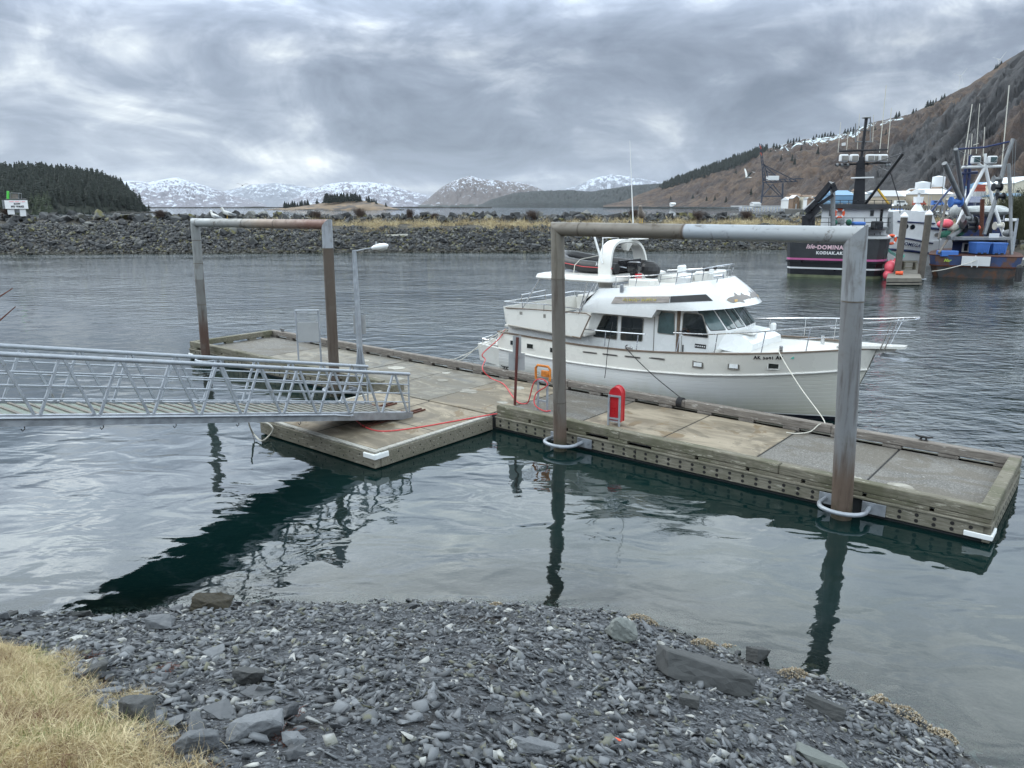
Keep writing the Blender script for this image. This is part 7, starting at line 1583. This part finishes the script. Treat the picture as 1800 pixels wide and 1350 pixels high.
# skiff and pile at the right edge
sk = fth('skiff', 'small white open skiff partly cut by the right edge beside the rusty boat', 'skiff', gz(1812, 470, .0)); q = MB(); q.loft([[(-.2, y0, .1), (.9, y0-.1, .05), (2.0, y0, .1), (2.4, y0, .75), (.9, y0-.15, .70), (-.6, y0, .75)] for y0 in (0, 4.5)]); q.build('hull', 'steel_white', sk); q = MB(); q.tube([(-.62, 0, .76), (.9, -.18, .74), (2.42, 0, .76)], .06, 6); q.build('gunwale', 'navy', sk)
q = MB(); q.cyl((0, 0, 0), (0, 0, 1.1), .25, 12); q.sphere((0, 0, 1.1), .25, 12, 6); tag(q.build('tyre_fender', 'black_rubber', loc=gz(1789, 495, .2)), 'black rubber fender hanging between the rusty boat and the skiff', 'fender')
kb = gz(1803, 468, 0); q = MB(); q.cyl((0, 0, -1), (0, 0, 5.2), .3, 14); tag(q.build('mooring_pile', 'old_pile', loc=kb), 'dark pile at the right edge behind the skiff', 'pile')
kb = at(1786, 400, 84); pl_ = fth('small_lamp_post', 'short blue grey post with a small white lamp beyond the rusty boat', 'lamp', Vector((kb.x, kb.y, .5))); q = MB(); q.cyl((0, 0, 0), (0, 0, 4.2), .14, 8); q.build('post', 'galv_pale', pl_); q = MB(); q.bbox((-1.3, -.15, 3.9), (-.1, .15, 4.2), .06); q.build('lamp_head', 'steel_white', pl_)
# ---- sign tower on the breakwater
SP0 = at(30, 372, 112); st = fth('harbour_sign', 'white SLOW NO WAKE sign with a green light above it on the left breakwater', 'sign', Vector((SP0.x, SP0.y, 3.9)))
So = Vector((SP0.x, SP0.y, 3.9))
def sbox(px0, py0, px1, py1, Y0, Y1, name, m_, ch=.01): return wbox(px0, py0, px1, py1, Y0, Y1, name, m_, st, So, ch)
sbox(9.5, 367, 48, 352, 111.8, 112.0, 'sign_panel', 'letter_white'); q = MB(So); a, c2 = at(7, 352, 112.2), at(9, 367, 113.4); q.bbox((a.x-.25, 112.05, c2.z), (a.x+.1, 113.4, a.z), .01); q.build('side_panel', 'steel_grey', st)
letters('sign_text', 'SLOW', .30, 'black_gloss', st, at(30, 358.4, 111.78)-So, (1, 0, 0), (0, 0, 1), .01, 'CENTER', 0, .014, 1.1); letters('sign_text', 'NO WAKE', .36, 'black_gloss', st, at(30.5, 363.2, 111.78)-So, (1, 0, 0), (0, 0, 1), .01, 'CENTER', 0, .016, 1.1)
q = MB(So)
for x0, x1 in ((16, 24), (26, 33), (35, 36), (38, 44)): q.bbox(tuple(at(x0, 355, 111.76)), tuple(at(x1, 354.2, 111.76)+Vector((0, .03, 0))), .002)
q.build('faded_line', 'buoy_pink', st)
sbox(14, 377, 25, 368, 112, 113, 'tower_leg', 'steel_white'); sbox(36, 380, 45, 368, 112, 113, 'tower_leg', 'steel_white'); sbox(25, 374, 36, 368, 112.3, 113, 'battery_box', 'steel_grey')
mat('beacon_green', (.10, .55, .08), .4, 0, .1, 2); q = MB(So); q.cyl(at(14, 349.5, 112), at(14, 336, 112), .17, 12); q.build('beacon', 'beacon_green', st, 35)
sbox(19, 349, 31, 341, 112.2, 112.8, 'equipment_box', 'timber_grey'); wires('top_frame', [[at(18, 339, 112), at(38, 340, 112), at(38, 350, 112)], [at(18, 339, 112), at(18, 350, 112)], [at(10, 350, 112), at(46, 350, 112)], [at(33, 340, 112), at(33, 350, 112)]], .04, 'steel_grey', st, So)
# ------------------------------------------------------------------ working harbour under the hillside
mat('yard', (.10, .098, .092), .95, 0, .3, .05)
q = MB(); q.prism([(at(1380, 362, 640).x, 640, -1), (at(1520, 362, 560).x, 560, -1), (at(1600, 362, 330).x, 330, -1), (900, 330, -1), (900, 1150, -1), (at(1380, 362, 1150).x, 1150, -1)], (0, 0, 4.5)); tag(q.build('harbour_ground', 'yard'), kind='structure')
mat('shed_blue', (.13, .26, .40), .6, 0, .12, .2, dirt=(.25, .30, .34), dscale=.1, dlo=.6, dhi=.75); mat('shed_tan', (.36, .31, .24), .7, 0, .1, .2); mat('shed_cream', (.55, .52, .42), .7, 0, .06, .2); mat('shed_white', (.62, .63, .63), .6, 0, .08, .1)
mat('roof_white', (.66, .68, .70), .5, 0, .06, .1); mat('roof_grey', (.38, .39, .40), .6, 0, .1, .1); mat('container_red', (.30, .06, .035), .6, 0, .2, .3); mat('wall_brown', (.17, .11, .07), .8, 0, .2, .2); mat('crane_blue', (.022, .030, .050), .6, .2, .2, .3); mat('crane_yellow', (.60, .36, .03), .5, 0, .1, .3); mat('window_dark', (.03, .04, .05), .2, 0, .1, 1)
def building(px0, px1, pye, pyr, Yw, dep_, wall, roof, lab, name='warehouse', gable=False, pyb=362, doors=1, wins=0):
    a, b2 = at(px0, pye, Yw), at(px1, pye, Yw); zb = 3.4; ze = a.z; zr = at(px0, pyr, Yw).z; O_ = Vector((a.x, Yw, zb)); r_ = thing(name, lab, 'building', O_)
    wd = b2.x-a.x; h_ = ze-zb; hr = zr-zb; q = MB(); q.box((0, 0, 0), (wd, dep_, h_))
    if gable: q.prism([(0, .0, h_), (wd, 0, h_), (wd/2, 0, hr)], (0, dep_, 0))
    q.build('wall', wall, r_)
    q = MB(); o_ = .6
    if gable:
        for s0, s1 in (((-o_, h_-.15), (wd/2, hr+.25)), ((wd+o_, h_-.15), (wd/2, hr+.25))): q.prism([(s0[0], -o_, s0[1]), (s1[0], -o_, s1[1]), (s1[0], -o_, s1[1]+.35), (s0[0], -o_, s0[1]+.35)], (0, dep_+2*o_, 0))
    else: q.prism([(-o_, -o_, h_), (-o_, dep_*.5, hr), (-o_, dep_+o_, h_)], (wd+2*o_, 0, 0))
    q.build('roof', roof, r_)
    for i in range(doors): x = wd*(i+.7)/(doors+.6); q = MB(); q.bbox((x, -.1, .05), (x+min(4, wd*.2), .05, min(4.5, h_*.6)), .02); q.build('door', 'roof_grey', r_)
    for i in range(wins): x = wd*(i+.3)/wins; q = MB(); q.bbox((x, -.08, h_*.66), (x+wd*.08, .05, h_*.66+1.3), .02); q.build('window', 'window_dark', r_)
    return r_
building(1466, 1502, 343, 334, 620, 30, 'shed_blue', 'shed_blue', 'pale blue warehouse seen behind the black boat wheelhouse', doors=2)
building(1503, 1556, 341, 337, 640, 30, 'shed_white', 'roof_white', 'long low white shed right of the pale blue warehouse', doors=2)
building(1556, 1587, 345, 334, 520, 24, 'shed_tan', 'roof_grey', 'tan flat fronted shed just left of the white roofed sheds', doors=1)
building(1587, 1614, 345, 335, 540, 28, 'shed_tan', 'roof_white', 'tan shed with a white roof behind the finger float piles', doors=1, wins=2)
building(1612, 1636, 343, 336, 560, 28, 'shed_white', 'roof_white', 'white shed squeezed left of the tan gabled shed', doors=1)
building(1634, 1677, 341, 331, 500, 30, 'shed_tan', 'roof_white', 'large tan shed with a bright white roof under the two tanks', doors=2)
building(1693, 1716, 345, 339, 470, 18, 'shed_cream', 'roof_grey', 'small cream building behind the rusty boat masts', doors=1, wins=2)
building(1700, 1735, 356, 345, 420, 16, 'navy', 'navy', 'dark blue shed behind the mast of the rusty boat', doors=1)
building(1740, 1788, 330, 319, 480, 30, 'shed_white', 'shed_blue', 'long building with a blue roof right of the container stack', doors=2, wins=6)
building(1784, 1850, 322, 311, 440, 30, 'shed_cream', 'roof_white', 'tall cream gabled building at the right edge', gable=True, wins=4)
building(1768, 1812, 345, 339, 400, 20, 'shed_cream', 'shed_blue', 'low cream building with a blue roof in front of the tall cream one', wins=4)
building(1388, 1408, 352, 346, 800, 25, 'shed_white', 'roof_white', 'small white building right of the container crane', wins=3); building(1394, 1412, 347, 340, 860, 25, 'wall_brown', 'wall_brown', 'brown building standing behind the small white one', wins=3)
building(1410, 1444, 350, 345, 760, 25, 'shed_white', 'roof_white', 'low white terminal building left of the black crane', wins=5); building(1325, 1338, 358, 355, 1180, 20, 'shed_white', 'roof_grey', 'white shed on the pier beneath the container crane', doors=0)
for px0, px1, pt, lab in ((1620, 1646, 320, 'wide low white storage tank on the hillside foot'), (1649, 1673, 310, 'tall white storage tank right of the wide low one')):
    a, b2 = at(px0, 335, 640), at(px1, pt, 640); r_ = (b2.x-a.x)/2; O_ = Vector(((a.x+b2.x)/2, 650, 3.5)); t_ = thing('storage_tank', lab, 'tank', O_); h_ = b2.z-3.5; q = MB(); q.cyl((0, 0, 0), (0, 0, h_), r_, 40); q.build('shell', 'roof_white', t_, 40); q = MB(); q.cyl((0, 0, h_), (0, 0, h_+.9), r_*1.0, 40, .3); q.build('roof', 'roof_white', t_, 20)
    q = MB(); q.bar((r_*.5, -r_*.9, 0), (r_*.8, -r_*.62, h_), .5, .1); q.build('stair', 'roof_grey', t_)
rs_ = random.Random(12)
for i in range(34):
    px = rs_.uniform(1385, 1470) if i < 12 else rs_.uniform(1500, 1790); Yw = rs_.uniform(680, 900) if i < 12 else rs_.uniform(560, 700); wd_ = rs_.uniform(7, 17); pe = rs_.uniform(344, 353) if i < 12 else rs_.uniform(333, 346)
    building(px, px+wd_, pe, pe-rs_.uniform(2, 5), Yw, 12, rs_.choice(('shed_white', 'shed_tan', 'shed_cream', 'shed_blue', 'wall_brown', 'shed_white')), rs_.choice(('roof_grey', 'roof_white', 'roof_grey', 'wall_brown')), 'small harbour building in the cluster at the foot of the brown hillside', 'harbour_building', gable=rs_.random() < .5, wins=2)['group'] = 'small harbour buildings under the hillside'
# container stack
for i, (px, py, m_, lab) in enumerate(((1716, 338, 'container_red', 'lower'), (1716, 331.5, 'container_red', 'upper'))):
    a = at(px, py, 450); q = MB(a); q.bbox((a.x, a.y, a.z), (a.x+5.2, a.y+2.6, a.z+2.3), .05)
    for k in range(12): q.box((a.x+.3+k*.4, a.y-.05, a.z+.2), (a.x+.45+k*.4, a.y, a.z+2.1))
    tag(q.build('container', m_, loc=a), lab+' red shipping container of the stack behind the rusty boat mast', 'container')
a = at(1716, 343, 450); q = MB(a); q.bbox((a.x-.5, a.y-.2, 3.4), (a.x+5.6, a.y+2.8, a.z-.0), .05); q.bbox((a.x-.5, a.y-.2, a.z+.01), (a.x+5.6, a.y+2.8, a.z+2.0), .05); tag(q.build('stacked_units', 'roof_grey', loc=a), 'grey plinth of stacked units carrying the red containers', 'container')
# tent shed with a curved roof
a, b2 = at(1566, 357, 380), at(1592, 357, 380); O_ = Vector((a.x, 380, 3.5)); t_ = thing('boat_shelter', 'white arched boat shelter with a blue opening near the pier', 'shelter', O_); wd = (b2.x-a.x); q = MB(); arc = [(wd/2-math.cos(k*math.pi/12)*wd/2, 0, math.sin(k*math.pi/12)*3.0+.4) for k in range(13)]; q.loft([[Vector(p_) for p_ in arc], [Vector(p_)+Vector((0, 10, 0)) for p_ in arc]], False, False, False); q.loft([[Vector(p_)*1 for p_ in arc], [Vector((wd/2+(p_[0]-wd/2)*.82, 0, p_[2]*.82)) for p_ in arc]], False, False, False); q.build('cover', 'roof_white', t_); q = MB(); q.prism([(wd/2+(p_[0]-wd/2)*.8, .3, p_[2]*.8) for p_ in arc], (0, .1, 0)); q.build('end_wall', 'tote_blue', t_)
# pile wharf
O_ = at(1560, 362, 300); O_.z = 0; wf = thing('pile_wharf', 'timber wharf on many dark piles below the white roofed sheds', 'wharf', O_)
q = MB(O_); q.bbox((O_.x, 300, 5.0), (at(1690, 362, 300).x, 330, 6.0), .05); q.build('deck', 'dock_wood', wf)
x = O_.x+.5; x1 = at(1690, 362, 300).x
while x < x1:
    q = MB(O_); q.cyl((x, 300.5, -1), (x+random.uniform(-.1, .1), 300.2, 5.0+random.choice((0, 1.2, .6))), .25, 8); q.build('pile', 'old_pile', wf); x += random.uniform(.9, 1.5)
q = MB(O_); q.bbox((O_.x, 300.8, 2.8), (x1, 301, 3.2), .02); q.build('waler', 'dock_wood', wf)
# small clutter on the wharf: vans and workboats
for px, py, m_, lab in ((1575, 349, 'shed_white', 'white van parked at the left end of the pile wharf'), (1640, 350, 'tote_blue', 'blue van parked on the pile wharf under the tan shed'), (1608, 350, 'container_red', 'red van parked in the middle of the pile wharf'), (1668, 350, 'shed_white', 'white van parked at the right end of the pile wharf')):
    O_ = at(px, 352, 305); O_.z = 6.02; v_ = thing('parked_van', lab, 'van', O_); q = MB(); q.loft([[(x, y, z) for x, z in ((0, .35), (4.6, .35), (4.6, 1.1), (4.1, 1.2), (3.6, 2.0), (.1, 2.05))] for y in (0, .05, 1.75, 1.8)]); q.build('body', m_, v_); q = MB(); q.bbox((.5, -.02, 1.25), (3.5, .05, 1.8), .02); q.build('side_window', 'window_dark', v_)
    for x in (.9, 3.7): q = MB(); q.cyl((x, -.03, .36), (x, .22, .36), .36, 14); q.build('wheel', 'black_rubber', v_)
for k, (px, py, Yw, lab) in enumerate(((1655, 352, 190, 'white gillnetter moored beyond the white boat'), (1735, 350, 200, 'white workboat with a red cabin roof behind the rusty boat'), (1760, 352, 190, 'white workboat moored right of the rusty boat mast'), (1690, 354, 210, 'small dark blue workboat between the masts of the rusty boat'))):
    O_ = at(px, 362, Yw); O_.z = 0; v_ = thing('workboat', lab, 'fishing boat', O_); q = MB(); q.loft([[(-1.6*s_, y, 2.3+e), (0, y, 2.35+e), (1.6*s_, y, 2.3+e), (1.3*s_, y, -.2), (0, y, -.4), (-1.3*s_, y, -.2)] for y, s_, e in ((0, 1, 0), (5, 1.1, .1), (9, .8, .5), (11, .1, .9))]); q.build('hull', ('steel_white', 'steel_white', 'steel_white', 'navy')[k], v_)
    q = MB(); q.bbox((-1.2, 3.5, 2.2), (1.2, 7, 4.6), .1); q.build('cabin', 'steel_white', v_); q = MB(); q.bbox((-1.3, 3.3, 4.6), (1.3, 7.2, 4.8), .05); q.build('roof', ('roof_white', 'container_red', 'roof_white', 'navy')[k], v_)
    for x in (-.9, .2): q = MB(); q.bbox((x, 3.45, 3.4), (x+.7, 3.52, 4.1), .02); q.build('window', 'window_dark', v_)
    q = MB(); q.cyl((0, 5, 4.8), (0, 5, 8.2), .07, 6); q.cyl((-1.4, 2.5, 2.5), (-2.2, 2.5, 9), .05, 5); q.cyl((1.4, 2.5, 2.5), (2.2, 2.5, 9), .05, 5); q.build('mast', 'galv_pale', v_)
# yellow mobile crane
O_ = at(1558, 356, 470); O_.z = 3.5; yc = thing('mobile_crane', 'yellow mobile crane with its jib raised left over the wharf', 'crane', O_); q = MB(O_); q.bbox((O_.x-1.5, O_.y, 4.6), (O_.x+5, O_.y+3, 7.0), .2); q.build('body', 'crane_yellow', yc); q = MB(O_); q.bar(Vector((O_.x+2, O_.y, 6.6)), at(1543, 333, 466), .9, 1.0); q.build('jib', 'crane_yellow', yc)
for x in (-.5, 3.5): q = MB(O_); q.cyl((O_.x+x, O_.y-.1, 4.3), (O_.x+x, O_.y+.6, 4.3), .8, 14); q.build('wheel', 'black_rubber', yc)
# container crane
YC = 1150; O_ = at(1360, 362, YC); O_.z = 0; cc = thing('container_crane', 'tall dark quay crane with raised boom against the brown hillside', 'crane', O_)
def A(px, py, y=0): return at(px, py, YC+y)
def cp(name, segs, w_, m_='crane_blue'):
    q = MB(O_)
    for a, b2 in segs: q.bar(a, b2, w_, w_)
    return q.build(name, m_, cc)
for y in (0, 22):
    for px0, px1 in ((1338, 1342), (1375, 1376)): cp('leg', [(A(px0, 357, y), A(px1, 322, y))], 1.9)
    cp('sill_beam', [(A(1337, 345, y), A(1376, 345, y))], 1.6); cp('brace', [(A(1340, 345, y), A(1358, 324, y)), (A(1375, 345, y), A(1358, 324, y)), (A(1347, 322, y), A(1372, 346, y))], 1.1)
cp('girder', [(A(1340, 316), A(1412, 314)), (A(1340, 321), A(1400, 319)), (A(1340, 316, 8), A(1412, 314, 8))]+[(A(x, 316), A(x+6, 320)) for x in range(1342, 1400, 9)], 1.3)
cp('mast', [(A(1341, 322), A(1339, 285)), (A(1352, 318), A(1343, 288)), (A(1343, 290), A(1372, 317)), (A(1343, 290), A(1395, 316)), (A(1345, 300), A(1354, 304))], 1.1)
cp('boom', [(A(1342, 318), A(1335, 252)), (A(1345, 318), A(1338, 253))]+[(A(1342-.7*k, 315-6*k), A(1344.5-.7*k, 311-6*k)) for k in range(10)], 1.0); cp('boom_tip', [(A(1335.5, 256), A(1338, 262)), (A(1336.4, 268), A(1339, 273))], 1.6, 'container_red')
q = MB(O_); q.bbox(tuple(A(1350, 317, -2)), tuple(A(1370, 309, -2)+Vector((0, 9, 0))), .5); q.build('machinery_house', 'shed_white', cc)
O_ = A(1305, 362, -30); O_.z = 0; qp = thing('container_pier', 'long low container pier on pale piles under the quay crane', 'wharf', O_)
q = MB(O_); q.bbox((O_.x, O_.y, 4.6), (A(1392, 362, -30).x, O_.y+60, 6.4), .1); q.build('deck', 'roof_grey', qp)
for k in range(17): x = O_.x+1.5+k*4.4; q = MB(O_); q.cyl((x, O_.y+.5, -1), (x, O_.y+.5, 4.6), .6, 8); q.build('pile', 'shed_cream', qp)
for px, lab in ((1180, 'white building at the water edge below the lower brown slope'), (1205, 'long white shed with a pale roof at the water edge left of the crane')): building(px, px+(8 if px < 1190 else 22), 358, 356, 1900, 20, 'shed_white', 'roof_white', lab, doors=0, wins=2)
# sea level air
m_ = bpy.data.materials.new('haze_air'); m_.use_nodes = True; t = NT(m_.node_tree); t.n.clear(); pv = t.new('ShaderNodeVolumePrincipled'); pv.inputs['Color'].default_value = (.80, .86, .96, 1); pv.inputs['Density'].default_value = HAZE; pv.inputs['Anisotropy'].default_value = .1
ou = t.new('ShaderNodeOutputMaterial'); t.l.new(pv.outputs[0], ou.inputs['Volume']); M['haze_air'] = m_
q = MB(); q.box((-17500, -400, -5.5), (17500, 21500, 900)); tag(q.build('haze', 'haze_air'), kind='stuff')
